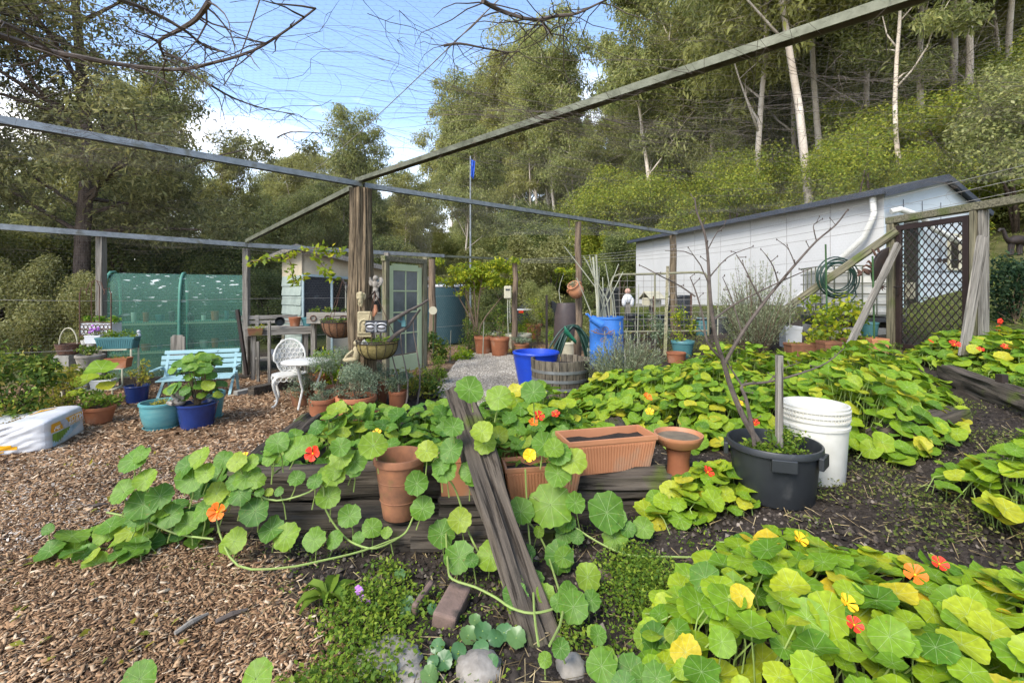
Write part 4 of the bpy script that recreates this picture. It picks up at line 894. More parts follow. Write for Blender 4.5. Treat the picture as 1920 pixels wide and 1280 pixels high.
mb = MB(); mb.beam(sl(-.25,-.32,stop(-.25)-.0), sl(3.9,-.32,stop(3.9)-.0), .03, .12); mb.beam(sl(-.26,-.3,stop(-.25)-.02), sl(-.26,1.7,stop(-.25)-.14), .03, .1); obj('fascia', mb, M['greyx'], shed)
# shade house
H0 = Vector((-6.96, 7.75, 0)); hr = Vector((.86, .5, 0)).normalized(); hb = Vector((-.5, .86, 0)).normalized(); HLn = 2.1
sh = T('shade_house', 'curved shade house of worn green shade cloth with shelves inside', 'shade house', H0)
def hp_(t, u, z): return hr*t+hb*u+Vector((0, 0, z))
prof = [(0,0),(0,.5),(0,1.0),(.015,1.3),(.06,1.52),(.16,1.70),(.32,1.83),(.55,1.91),(.85,1.93),(1.1,1.88),(1.25,1.7),(1.32,1.3),(1.32,0)]
clothm, N, L, b = nodes('shade_cloth')
b.inputs['Base Color'].default_value = (.03, .17, .115, 1); b.inputs['Roughness'].default_value = .7
tt = N.new('ShaderNodeTexCoord'); mp_ = N.new('ShaderNodeMapping'); mp_.inputs['Scale'].default_value = (4.5, 4.5, 16); L.new(tt.outputs['Object'], mp_.inputs[0])
zn = N.new('ShaderNodeTexNoise'); zn.inputs['Scale'].default_value = 1.3; zn.inputs['Detail'].default_value = 2; L.new(mp_.outputs[0], zn.inputs[0])
rr_ = ramp(N, [(.655, (0,0,0)), (.67, (1,1,1))]); L.new(zn.outputs[0], rr_.inputs[0])
sp_ = N.new('ShaderNodeSeparateXYZ'); L.new(tt.outputs['Object'], sp_.inputs[0]); mr_ = N.new('ShaderNodeMapRange'); mr_.inputs[1].default_value = 1.0; mr_.inputs[2].default_value = 1.6; L.new(sp_.outputs[2], mr_.inputs[0])
mu_ = N.new('ShaderNodeMath'); mu_.operation = 'MULTIPLY'; L.new(rr_.outputs[0], mu_.inputs[0]); L.new(mr_.outputs[0], mu_.inputs[1])
mc = N.new('ShaderNodeMix'); mc.data_type = 'RGBA'; mc.inputs[6].default_value = (.095, .22, .165, 1); mc.inputs[7].default_value = (.45, .48, .45, 1); L.new(mu_.outputs[0], mc.inputs[0]); L.new(mc.outputs[2], b.inputs['Base Color'])
tr_ = N.new('ShaderNodeBsdfTransparent'); ms_ = N.new('ShaderNodeMixShader'); ms_.inputs[0].default_value = .6; tr_.inputs[0].default_value = (.72, .95, .84, 1)
iv = N.new('ShaderNodeMath'); iv.operation = 'MULTIPLY_ADD'; iv.inputs[1].default_value = -.62; iv.inputs[2].default_value = .62; L.new(mu_.outputs[0], iv.inputs[0]); L.new(iv.outputs[0], ms_.inputs[0])
L.new(b.outputs[0], ms_.inputs[1]); L.new(tr_.outputs[0], ms_.inputs[2]); L.new(ms_.outputs[0], N['Material Output'].inputs[0])
greenm = mat('green_frame', (.10,.27,.20), (.07,.20,.15), .6, 6)
for t0, t1 in ((.02, HLn*.5-.02), (HLn*.5+.02, HLn-.02)):
    mb = MB(); nn = 9
    for i in range(nn):
        for u, z in prof: mb.v.append(tuple(hp_(t0+(t1-t0)*i/(nn-1), u+.012*math.sin(i*1.3+z*5), z)))
    k = len(prof)
    for i in range(nn-1):
        for j in range(k-1): mb.f.append((i*k+j, i*k+j+1, (i+1)*k+j+1, (i+1)*k+j)); mb.m.append(0)
    obj('cloth_panel', mb, clothm, sh, smooth=True)
for t_ in (0, HLn):
    mb = MB(); mb.add([hp_(t_, u, z) for u, z in prof], [tuple(range(len(prof)))]); obj('end_panel', mb, clothm, sh)
for t_ in (-.012, HLn/2, HLn+.012):
    mb = MB(); mb.tube([hp_(t_, u-.02, z+(.02 if u > .05 else 0)) for u, z in prof], .024, 8); obj('hoop', mb, greenm, sh, smooth=True)
for z in (.5, 1.02):
    for t0 in (.05, HLn/2+.05):
        mb = MB(); mb.box(hp_(t0+HLn/4-.05, .42, z), (HLn/2-.12, .5, .025), rz=math.atan2(hr.y, hr.x)); s_ = obj('shelf', mb, greenm, sh)
        mb = MB()
        for k in range(26): mb.box(hp_(t0+.02+k*.036, .16, z+.005), (.010, .012, .035), rz=math.atan2(hr.y, hr.x))
        mb.beam(hp_(t0, .15, z-.02), hp_(t0+HLn/2-.1, .15, z-.02), .02, .03); obj('shelf_rail', mb, M['creampot'], s_)
        for q in range(5):
            mb = MB(); u = .28+.1*(q % 2); r_ = random.uniform(.035, .075); h_ = random.uniform(.08, .2); mb.lathe([(0,0),(r_*.8,0),(r_,h_),(0,h_)], 10, tuple(hp_(t0+.1+.19*q, u, z+.012))); o = obj('nursery_pot', mb, M[('blackp','whitep','terra','teal','blackp')[(q+int(z*10)) % 5]]); o.location = H0
            tag(o, ('upper' if z > 1 else 'lower')+' shelf pot %s the %s bay of the green shade house' % (('at the outer end of', 'second in', 'in the middle of', 'fourth in', 'at the inner end of')[q], 'nearer' if t0 < .5 else 'farther'), 'pot', 'pots inside the shade house')
# water tank
tx, ty = (826-960)/F*14, 14.0; tz = gzf(tx, ty); tk = T('water_tank', 'dark green ribbed plastic water tank behind the shed', 'water tank', (tx, ty, tz))
prof = [(0,0)]+[(.755+.018*(k % 2), .04+k*.075) for k in range(23)]+[(.74,1.75),(.6,1.84),(.25,1.93),(0,1.94)]
mb = MB(); mb.lathe(prof, 36); obj('shell', mb, M['tank'], tk, smooth=True); mb = MB(); mb.lathe([(.77,1.70),(.785,1.73),(.775,1.77),(.75,1.78)], 36); obj('rim', mb, M['foam'], tk, smooth=True)
# pale green glazed door standing open
dA, dB = Vector(P(728, 498, 8.0)), Vector(P(789, 503, 8.75)); dA.z = dB.z = 0; dd = (dB-dA).normalized(); DL = (dB-dA).length; z0 = gzf(dA.x, dA.y); dz = .12
door = T('glazed_door', 'pale green old door with eight small glass panes', 'door', dA); da = math.atan2(dd.y, dd.x)
def dp(t, z): return dd*t+Vector((0, 0, z))
H = 2.04
mb = MB()
for t_ in (.05, DL-.05): mb.box(dp(t_, dz+H/2-.06), (.10, .05, H-.12), rz=da)
mb.box(dp(DL/2, H-.05+.03), (DL-.2, .05, .12), rz=da); mb.box(dp(DL/2, dz+.15), (DL-.2, .05, .3), rz=da); obj('frame', mb, M['palegreen'], door, bevel=.004)
rows = 4
for r_ in range(rows):
    for q in range(2):
        w_, h_ = (DL-.2)/2, (H-.05-.45)/rows; mb = MB(); mb.box(dp(.1+w_*(q+.5), .44+h_*(r_+.5)), (w_-.02, .006, h_-.02), rz=da); obj('pane', mb, mat('old_glass', (.16,.18,.18), (.07,.08,.08), .15, 2, spec=.6) if r_+q == 0 else bpy.data.materials['old_glass'], door)
mb = MB(); mb.box(dp(DL/2, .45+(H-.5)/2), (.025, .03, H-.5), rz=da)
for r_ in range(1, rows): mb.box(dp(DL/2, .44+(H-.5)/rows*r_), (DL-.2, .028, .025), rz=da)
obj('muntin', mb, M['palegreen'], door)
og = T('door_surround', 'dark olive timber frame round the pale green glazed door', 'door frame', dA); mb = MB()
for t_ in (-.06, DL+.07): mb = MB(); mb.box(dp(t_, 1.05), (.09, .1, 2.1+.1), rz=da); obj('jamb', mb, M['olivewood'], og, bevel=.005)
mb = MB(); mb.box(dp(DL/2, 2.16), (DL+.26, .1, .09), rz=da); obj('head', mb, M['olivex'], og, bevel=.005)
# ------------------------------------------------------------------ pots and potted plants
def potprof(rt, rb, h, rim=.16, lip=.05, bulge=0, empty=False):
    p = [(0, 0), (rb*.97, 0), (rb, .01*h)]; hr_ = h*(1-rim); r1 = rt*(1-lip)
    for k in range(1, 7): f = k/6; p.append((rb+(r1-rb)*f+bulge*math.sin(math.pi*f**.8)*rt, hr_*f))
    p += [(rt, hr_+.004*h), (rt, h*.985), (rt*.975, h), (rt*.90, h), (rt*.87, h*.93)]
    if empty: p += [(rb*.88, h*.06), (0, h*.06)]
    else: p += [(rt*.84, h*.80), (0, h*.80)]
    return p
def stemset(mb, base, tips, r0, seed=1, bend=.15):
    rr = random.Random(seed)
    for t_ in tips:
        b0 = Vector(base)+Vector((rr.uniform(-.02,.02), rr.uniform(-.02,.02), 0)); t_ = Vector(t_); m = b0.lerp(t_, .5)+Vector((rr.uniform(-bend,bend), rr.uniform(-bend,bend), rr.uniform(0,bend)))*(t_-b0).length*.5
        mb.tube([b0, m, t_], [r0, r0*.75, r0*.4], 5)
def bushy(parent, base, rx, h, n, size, lm, seed, aspect=.5, low=.25, stems=8, sr=.006, sm='woodstem', tm=LEAF, up=.4, droop=0, clumps=9, fill=.5):
    r = np.random.default_rng(seed); c = []
    for k in range(clumps):
        a = r.random()*6.283; q = r.random()**.5*rx*.62; z = low+(1-low)*r.random(); c.append((base[0]+math.cos(a)*q, base[1]+math.sin(a)*q*.85, base[2]+h*(z*.82)))
    rad = np.array([[rx*.42, rx*.42, h*.2]]*clumps)*r.uniform(.7, 1.25, (clumps, 1))
    o = obj('foliage', cloud(c, rad, max(6, n//clumps), size, aspect, up, droop, fill, tm, r=r), LM[lm], parent)
    if stems:
        mb = MB(); stemset(mb, base, [c[i % clumps] for i in range(stems)], sr, seed); obj('stems', mb, M[sm], parent)
    return o
def pot(px, py, wt, wb, h, m, label, cat='pot', name='plant_pot', rim=.16, bulge=0, saucer=False, empty=False, plant=None, lip=.05, z=None, Y=None, squash=1, sm='soil', group=None):
    if Y is None: p, s = rel(px, py)
    else: p = P(px, py, Y); s = Y/F
    if z is not None: p.z = z
    t = T(name, label, cat, p, random.uniform(0, 6), group); mb = MB(); rt, rb, hh = wt/2*s, wb/2*s, h*s
    off = .02 if saucer else 0
    mb.lathe([(r_, z_+off) for r_, z_ in potprof(rt, rb, hh, rim, lip, bulge, empty)], 32); obj('pot_body', mb, M[m], t, smooth=True, ang=50)
    if not empty: mb = MB(); mb.lathe([(0, hh*.84+off+.004), (rt*.5, hh*.86+off), (rt*.86, hh*.83+off)], 20, wob=.04); obj('soil', mb, M[sm], t, smooth=True)
    if saucer: mb = MB(); mb.lathe([(0,.0),(rb*1.08,0),(rb*1.2,.03),(rb*1.14,.032),(rb*1.05,.014),(0,.014)], 32); obj('saucer', mb, M[m], t, smooth=True)
    if plant:
        k = dict(plant); rx = k.pop('w')/2*s; ph = k.pop('h')*s; bushy(t, (0, 0, hh*.84+off), rx, ph, k.pop('n', 250), k.pop('size', .05), k.pop('lm', 'shrub'), int(px), **k)
    return t
pot(304, 802, 72, 50, 47, 'turq', 'wide turquoise glazed pot on a saucer with low yellowish succulents', 'potted plant', 'potted_succulent', bulge=.07, saucer=True, rim=.10, plant=dict(w=62, h=13, n=260, size=.025, lm='yell', stems=0, low=0))
gp_ = pot(370, 799, 68, 52, 45, 'navy', 'navy glazed pot holding a big leafy geranium', 'potted plant', 'potted_geranium', rim=.08)
pot(394, 783, 50, 36, 46, 'turq', 'turquoise glazed pot half hidden behind the navy geranium pot', 'potted plant', 'potted_shrub', saucer=True, rim=.2, plant=dict(w=52, h=85, n=260, size=.03, lm='sage', aspect=.3, stems=10))
pot(257, 754, 40, 32, 32, 'navy', 'tapered square navy pot with a thin yellow leafed shrub', 'potted plant', 'potted_shrub', rim=.05, plant=dict(w=58, h=58, n=220, size=.045, lm='yell', stems=12, low=.1))
pot(186, 793, 50, 36, 32, 'terra', 'terracotta bowl pot with a sprawling green plant beside the mulch bag', 'potted plant', 'potted_plant', rim=.18, plant=dict(w=92, h=36, n=420, size=.045, lm='weed', stems=8, low=0))
# geranium: round leaves one by one
LV = []
def nleaf(seed, segs=20, rings=(.36, .72, 1.0), lobes=9, dish=.10, wav=.05):
    r = random.Random(seed); ph = r.uniform(0, 6.28); v = [(0, 0, -.03)]; f = []
    off = [r.uniform(.93, 1.06) for _ in range(segs)]
    for q in rings:
        for j in range(segs):
            th = 2*math.pi*j/segs; k = 1-.055*(.5+.5*math.cos(lobes*th+math.pi))*q*q if q > .5 else 1
            rad = q*k*(1+(off[j]-1)*q*q); v.append((rad*math.cos(th), rad*math.sin(th), dish*q*q*(.4+.6*math.sin(th*2+ph))*.9+wav*q*q*math.sin(3*th+ph*2)+.012*q*math.cos(9*th)))
    n_ = segs
    for j in range(n_): f.append((0, 1+j, 1+(j+1) % n_))
    for k in range(len(rings)-1):
        a, b_ = 1+k*n_, 1+(k+1)*n_
        for j in range(n_): f.append((a+j, b_+j, b_+(j+1) % n_, a+(j+1) % n_))
    v = np.array(v, float); return (v, f, v[:, :2].copy())
NT = [nleaf(i, 36, (.25, .55, .8, 1.0), 9, (.24, -.22, .16, .30, -.14, .20)[i], .085) for i in range(6)]
NTL = [nleaf(20+i, 18, (.6, 1.0), 9, (.20, -.2, .26)[i], .08) for i in range(3)]
def leaf_mesh(t, m):
    tv, tf, tuv = t; lp = np.array([i for f in tf for i in f]); me = mesh_np('leaf', tv, lp, np.array([len(f) for f in tf]), tuv[lp], True); me.materials.append(m); return me
LMESH = {k: [leaf_mesh(t, NM[k][0]) for t in NT] for k in NM}
def frame1(n_, spin, s): return Matrix(frames(np.array([n_]), np.array([spin]), np.array([s]))[0].tolist()).to_4x4()
def put_leaf(parent, kind, loc, n_, s, spin=None, i=None, name='leaf'):
    o = bpy.data.objects.new(name, LMESH[kind][random.randrange(6) if i is None else i]); COL.objects.link(o); o.parent = parent
    o.matrix_local = Matrix.Translation(loc)@frame1(n_, random.uniform(0, 6.28) if spin is None else spin, s); return o
rr = random.Random(4); tips = []; s = 6.0/F
for k in range(64):
    a = rr.uniform(0, 6.28); q = rr.random()**.5; z = rr.uniform(.1, 1)
    p = Vector((math.cos(a)*q*.33*(1.1-z*.4), math.sin(a)*q*.3, .30+.52*z)); n_ = Vector((math.cos(a)*q*.6, math.sin(a)*q*.6-.35, .8)); rz = -gp_.rotation_euler.z
    p.rotate(Matrix.Rotation(rz, 3, 'Z')); n_.rotate(Matrix.Rotation(rz, 3, 'Z')); put_leaf(gp_, 'green', p, n_, rr.uniform(.05, .085)); tips.append(p)
mb = MB(); stemset(mb, (0, 0, .26), tips[::2], .007, 2); obj('stems', mb, M['woodstem'], gp_)
sp = gp_.location+Vector((-.13, -.12, .29)); mb = MB(); mb.ball(sp+Vector((0,0,.02)), (.075,.06,.04)); mb.ball(sp+Vector((.01,0,.09)), (.05,.045,.075)); mb.ball(sp+Vector((-.005,-.01,.19)), (.036,.036,.04)); mb.tube([sp+Vector((-.05,-.03,.12)), sp+Vector((-.02,-.06,.09)), sp+Vector((.03,-.05,.05))], .017, 6); mb.tube([sp+Vector((.05,0,.1)), sp+Vector((.07,-.03,.05))], .018, 6); mb.tube([sp+Vector((-.03,-.03,.04)), sp+Vector((-.06,-.08,.03)), sp+Vector((.0,-.09,.02))], .022, 6)
tag(obj('cherub_statue', mb, M['stone'], smooth=True), 'small seated cherub of pale stone in the navy geranium pot', 'statue')
# bench
bl = Vector((-5.06, 6.78, 0)); bn = T('garden_bench', 'aqua painted slatted garden bench behind the turquoise pots', 'bench', (bl.x+.3, bl.y+.15, 0), R(20))
for k in range(4):
    mb = MB(); z = .42+.075*k; w_ = 1.06 if k < 3 else 1.0; mb.box((0, .12+.04*k*.6, z), (w_, .02, .062), rx=-.25); obj('back_slat', mb, M['benchp'], bn, bevel=.012 if k == 3 else .004)
for k in range(4): mb = MB(); mb.box((0, .06-.10*k, .30-.005*k), (.94, .08, .02)); obj('seat_slat', mb, M['benchp'], bn, bevel=.004)
for x in (-.45, .45):
    mb = MB(); mb.beam((x,-.28,0), (x,.18,.40), .035, .03); mb.beam((x+.03,.2,0), (x+.03,.05,.34), .035, .03); mb.beam((x,.06,.3), (x,.22,.66), .035, .03); obj('leg', mb, M['benchp'], bn)
    mb = MB(); mb.box((x*1.14,-.08,.44), (.05,.4,.02)); obj('armrest', mb, M['benchp'], bn, bevel=.004)
# white cast chair and table
cp, s = rel(543, 757); ch = T('cast_chair', 'white ornate cast metal chair with lacy oval back', 'chair', cp, R(25))
mb = MB(); mb.lathe([(0,.40),(.20,.40),(.225,.41),(.225,.425),(0,.43)], 28); obj('seat', mb, M['whitepaint'], ch, smooth=True)
mb = MB()
for k in range(20):
    th = 6.283*k/20; mb.ring((.222*math.cos(th), .222*math.sin(th), .375), .03, .006, 10, 4, ax='x' if abs(math.cos(th)) > .7 else 'y')
obj('apron', mb, M['whitepaint'], ch)
for x, y in ((-.16,-.14),(.16,-.14),(-.15,.15),(.15,.15)):
    mb = MB(); u = Vector((x, y, 0)).normalized(); ps = [u*.19+Vector((0,0,.40)), u*.25+Vector((0,0,.34)), u*.24+Vector((0,0,.24)), u*.20+Vector((0,0,.13)), u*.21+Vector((0,0,.05)), u*.26+Vector((0,0,.01))]
    mb.tube(smooth_pts(ps), [.024,.026,.027,.026,.024,.022,.02,.018,.017,.016,.015,.015,.014,.014,.014,.016], 8); mb.ball(u*.26+Vector((0,0,.012)), .022, 8, 5); mb.ring(u*.22+Vector((0,0,.35)), .04, .008, 12, 5, ax='y'); obj('leg', mb, M['whitepaint'], ch, smooth=True)
mb = MB(); BH, BW = .25, .20; yb = .2
def bk(x, z): return Vector((x, yb-.06*(x/.2)**2+.12*(z-.4)**1.0*.5, z))
rim = [bk(BW*math.cos(t_)*(1 if math.sin(t_) > -.3 else .85), .63+BH*math.sin(t_)) for t_ in [6.283*k/40 for k in range(40)]]
mb.tube(rim, .014, 7, closed=True); obj('back_rim', mb, M['whitepaint'], ch, smooth=True)
mb = MB(); rr = random.Random(9)
for zz in np.arange(-.22, .23, .062):
    for i, xx in enumerate(np.arange(-.18, .19, .062)):
        x2 = xx+(.031 if int(round(zz/.062)) % 2 else 0)
        if (x2/BW)**2+(zz/BH)**2 < .93:
            c0 = bk(x2, .63+zz); mb.ring(c0, .031, .0085, 10, 5, ax='y'); mb.ring(c0, .012, .006, 7, 4, ax='y')
obj('back_lattice', mb, M['whitepaint'], ch)
tp = P(575, 677, 6.1); tb_ = T('garden_table', 'small round white table beside the cast chair', 'table', (tp.x, tp.y, gzf(tp.x, tp.y)), 0); zt = tp.z-gzf(tp.x, tp.y)
mb = MB(); mb.lathe([(0,zt-.02),(.30,zt-.02),(.315,zt-.01),(.315,zt+.004),(.30,zt+.012),(0,zt+.012)], 36); obj('tabletop', mb, M['whitepaint'], tb_, smooth=True)
for k in range(3):
    a = 2.1*k+.4; u = Vector((math.cos(a), math.sin(a), 0)); mb = MB(); mb.tube([u*.22+Vector((0,0,zt-.02)), u*.17+Vector((0,0,zt*.7)), u*.10+Vector((0,0,zt*.4)), u*.2+Vector((0,0,.01))], .014, 6); obj('leg', mb, M['whitepaint'], tb_, smooth=True)
pot(588, 742, 58, 26, 40, 'terra', 'shallow dark red bowl standing on a pot under the white table edge', 'bowl', 'terracotta_bowl', rim=.25, lip=.12, plant=None)
# grey foliage pots around the post
art = dict(lm='sage', aspect=.38, size=.026, stems=10, low=.0, sm='woodstem', droop=.15)
for a in ((604, 794, 48, 40, 48, 'terra', 'tall plain terracotta pot in front with ferny grey foliage', dict(w=64, h=38, n=1300)),
          (668, 793, 74, 56, 52, 'terra', 'widest terracotta pot of the group with billowing grey wormwood', dict(w=130, h=85, n=4500)),
          (705, 790, 32, 26, 26, 'terra', 'small terracotta pot with a green rosette by the wormwood pots', dict(w=40, h=20, n=120, lm='weed')),
          (746, 770, 34, 30, 38, 'terra', 'reddish terracotta pot at the right end of the wormwood group', dict(w=74, h=46, n=1700)),
          (628, 770, 70, 50, 44, 'terraold', 'dark terracotta pot at the back of the wormwood group', dict(w=110, h=86, n=3200)),
          (700, 758, 60, 46, 40, 'terra', 'terracotta pot against the foot of the rotten post', dict(w=100, h=80, n=3000)),
          (566, 760, 40, 32, 30, 'terraold', 'low mossy pot beside the cast chair leg', dict(w=74, h=54, n=1500))):
    k = dict(art); k.update(a[7]); pot(*a[:7], 'potted plant', 'potted_wormwood', plant=k)
for px, py, wt, wb, h, m, lb, pl in (
    (907, 664, 36, 28, 34, 'terra', 'left terracotta pot of the pair beside the gravel path', dict(w=44, h=26, n=160, lm='shrub')),
    (937, 668, 37, 28, 36, 'terra', 'right terracotta pot of the pair beside the gravel path', dict(w=30, h=60, n=90, lm='shrub')),
    (922, 652, 40, 30, 30, 'creampot', 'cream pot behind the terracotta pair', dict(w=60, h=70, n=380, lm='shrub')),
    (972, 655, 50, 32, 30, 'creampot', 'wide flared cream pot with a thin leafy sapling', dict(w=66, h=80, n=330, lm='weed')),
    (978, 664, 30, 24, 20, 'terraold', 'small mossy ochre pot at the edge of the gravel path', dict(w=44, h=16, n=300, lm='sage')),
    (1001, 636, 32, 22, 30, 'terra', 'upright terracotta pot with a light green bush by the star picket', dict(w=72, h=58, n=420, lm='citrus')),
    (1065, 668, 36, 28, 28, 'creampot', 'beige pot under the hose post', dict(w=36, h=18, n=120, lm='shrub')),
    (1280, 670, 42, 30, 32, 'teal', 'blue green plastic pot with a tall leafy plant', dict(w=60, h=80, n=420, lm='citrus')),
    (1268, 680, 36, 30, 20, 'terra', 'small red pot in front of the blue green pot', None)):
    pot(px, py, wt, wb, h, m, lb, 'potted plant' if pl else 'pot', 'potted_plant' if pl else 'plant_pot', plant=dict(dict(size=.05, stems=7, low=.1), **pl) if pl else None)
# tiered stand with planters on the left
s0 = G(196, 757); ts = T('plant_stand', 'peeling tiered metal plant stand at the left', 'plant stand', s0, R(14))
for k, (z, y, w_) in enumerate(((.22, -.05, .62), (.47, .18, .54), (.72, .40, .46))):
    mb = MB()
    for q in range(4): mb.box((-.12, y-.08+.055*q, z), (w_, .035, .016))
    obj('tier', mb, M['creampot'], ts)
for x in (-.40, .17):
    mb = MB(); mb.tube([(x,-.15,0),(x,-.15,.22),(x,.08,.24),(x,.08,.47),(x,.3,.49),(x,.3,.72),(x,.5,.72),(x,.5,0)], .012, 6); obj('side_frame', mb, M['creampot'], ts)
def trough(c, w_, d_, h_, m, label, rz=0, ribs=0, name='planter_trough', taper=.84, group=None, plant=None, soil=True, feet=False):
    t = T(name, label, 'planter', c, rz, group); mb = MB(); a, b_ = w_/2, d_/2; th = .014
    def rect(x, y, z): return [(-x,-y,z),(x,-y,z),(x,y,z),(-x,y,z)]
    L_ = [rect(a*taper, b_*taper, 0), rect(a*.965, b_*.965, h_*.86), rect(a, b_, h_*.865), rect(a, b_, h_), rect(a-th, b_-th, h_), rect(a-th-.004, b_-th-.004, h_*.7)]
    vs = [p for r_ in L_ for p in r_]; fs = [(3,2,1,0)]
    for k in range(5):
        for j in range(4): fs.append((k*4+j, k*4+(j+1) % 4, k*4+4+(j+1) % 4, k*4+4+j))
    mb.add(vs, fs); obj('trough_body', mb, M[m], t, bevel=.004)
    if ribs:
        mb = MB()
        for k in range(ribs):
            f = -.92+1.84*k/(ribs-1); x0, x1 = f*a*taper, f*a*.955
            mb.beam((x0, -b_*taper-.001, .03*h_), (x1, -b_*.963-.001, h_*.8), .012, .008, up=(0,1,0))
        for k in range(max(3, ribs//3)):
            f = -.85+1.7*k/(max(3, ribs//3)-1); mb.beam((a*taper+.001, f*b_*taper, .03*h_), (a*.963+.001, f*b_*.95, h_*.8), .008, .012, up=(1,0,0))
        obj('rib_relief', mb, M[m], t)
    if feet:
        mb = MB(); mb.box((-a*.6, 0, -.012), (.1, d_*.7, .024)); mb.box((a*.6, 0, -.012), (.1, d_*.7, .024)); obj('foot', mb, M[m], t)
    if soil:
        mb = MB(); nn = 9; x_, y_ = a-th-.003, b_-th-.003; vs = []; fs = []
        for i in range(nn):
            for j in range(5): vs.append((-x_+2*x_*i/(nn-1), -y_+2*y_*j/4, h_*.76+random.uniform(-.012,.012)))
        for i in range(nn-1):
            for j in range(4): fs.append((i*5+j, (i+1)*5+j, (i+1)*5+j+1, i*5+j+1))
        mb.add(vs, fs); obj('soil', mb, M['soil'], t, smooth=True)
    if plant:
        k = dict(plant); r = np.random.default_rng(int(abs(c[0])*1000)); cc = [(r.uniform(-a, a)*.85, r.uniform(-b_, b_)*.7, h_*.9+r.uniform(0, k['h'])) for _ in range(8)]; obj('foliage', cloud(cc, [.06,.05,.05], k.get('n', 300)//8, k.get('size', .035), .5, .4, 0, .5, r=r), LM[k['lm']], t)
    return t
def sp_(x, y, z): return ts.matrix_basis@Vector((x, y, z)) if False else s0+Vector((x*math.cos(R(14))-y*math.sin(R(14)), x*math.sin(R(14))+y*math.cos(R(14)), z))
trough(sp_(-.05,.42,.73), .50, .2, .17, 'teal', 'ribbed blue green trough on the top tier of the plant stand', R(14), 16, plant=dict(lm='weed', h=.08))
trough(sp_(.08,.18,.48), .28, .18, .14, 'terra', 'small terracotta trough on the middle tier', R(14), plant=dict(lm='shrub', h=.03, n=60))
trough(sp_(-.0,-.03,.23), .26, .16, .12, 'foam', 'pale grey box on the right of the lowest tier', R(14), plant=dict(lm='weed', h=.06))
trough(sp_(-.28,-.03,.23), .26, .16, .12, 'foam', 'pale grey box on the left of the lowest tier under trailing leaves', R(14), plant=dict(lm='weed', h=.08))
pot(169, 705, 44, 32, 26, 'stone', 'round grey stone pot on the middle tier of the plant stand', z=s0.z+.48, plant=dict(w=46, h=22, n=240, lm='shrub', size=.04), Y=s0.y+.1)
for px, w_, lb, lm in ((177, 24, 'white square pot with purple pansies on the top tier', 'shrub'), (212, 22, 'white low pot at the right end of the top tier', 'weed')):
    c0 = P(px, 672, s0.y+.45); t_ = trough((c0.x, c0.y, s0.z+.80), w_*.0085, .12, .12 if px < 200 else .09, 'foam', lb, R(14), plant=dict(lm=lm, h=.09, n=80))
    if px < 200:
        mb = MB()
        for k in range(14): mb.ball((random.uniform(-.06,.06), random.uniform(-.05,.03), .2+random.uniform(-.04,.06)), (.02,.012,.018), 6, 4)
        obj('flower', mb, M['purple'], t_)
bk_ = P(128, 690, 7.0); t = T('hoop_basket', 'dark basket with a tall pale hoop handle at the far left', 'basket', (bk_.x, bk_.y, .62)); mb = MB(); mb.lathe([(0,0),(.12,0),(.16,.16),(.15,.16),(.11,.03),(0,.03)], 20); obj('basket_body', mb, M['rust'], t, smooth=True); mb = MB(); mb.tube([(.14*math.cos(a)*1, 0, .14+.26*math.sin(a)) for a in [math.pi*k/12 for k in range(13)]], .009, 6); obj('handle', mb, M['creampot'], t)
mb = MB(); mb.box((bk_.x, bk_.y, .30), (.24, .24, .62)); tag(obj('brick_pier', mb, M['concrete']), 'low pier of old blocks under the hoop basket', 'pier')
# iron hanging planter on the post
hx, hy = (190-960)/F*7.0, 7.0; hz = EYE-(628-HY)/F*7.0; t = T('hanging_planter', 'rusty scrollwork iron planter with grey liner hung on the post', 'hanging planter', (hx, hy, hz)); s = 7.0/F
mb = MB(); mb.box((0,0,.1), (58*s, .18, 22*s-.01)); obj('liner', mb, M['foam'], t, bevel=.004)
mb = MB()
for k in range(8):
    for q in (-1, 1): mb.ring((-26*s+52*s*k/7, -.1, .1+q*.035), .032, .006, 12, 4, ax='y')
for z in (.0, .2): mb.beam((-30*s,-.1,z), (30*s,-.1,z), .012, .012)
for x in (-29*s, 29*s):
    mb.beam((x,-.1,0), (x,-.1,.65), .012, .012); mb.tube([(x, -.1, .6), (x*.9,-.1,.72), (x*.6,-.1,.70), (x*.55,-.1,.62)], .006, 5)
for x in (-.06, .06): mb.tube([(x,-.1,.2), (x,-.1,.75), (x*.4,-.1,.83)], .006, 5)
mb.tube([(-.13,-.1,.68), (-.09,-.1,.80), (0,-.1,.84), (.09,-.1,.80), (.13,-.1,.68)], .006, 5); obj('scroll_frame', mb, M['rust'], t)
r = np.random.default_rng(3); obj('foliage', cloud([(r.uniform(-.22,.26), r.uniform(-.08,.06), .23+r.uniform(-.02,.05)) for _ in range(9)], [.06,.05,.04], 50, .035, .6, .5, r=r), LM['green'], t)
for px, lb in ((163, 'cluster of white cups dangling left of the iron planter'), (215, 'cluster of white cups dangling right of the iron planter')):
    c0 = P(px, 640, 7.0); t = T('hanging_cups', lb, 'hanging cups', c0); mb = MB()
    for a, b_, z_ in ((-.045,0,0), (.035,-.03,.02), (.05,.03,-.02), (0,.04,-.035)): mb.lathe([(0,0),(.03,0),(.045,.07),(.042,.07),(.028,.008),(0,.008)], 12, (a,b_,z_-.05))
    obj('cup', mb, M['whitepaint'], t, smooth=True); mb = MB(); mb.tube([(0,0,.01),(0,0,.12)], .003, 4); obj('cord', mb, M['rust'], t)
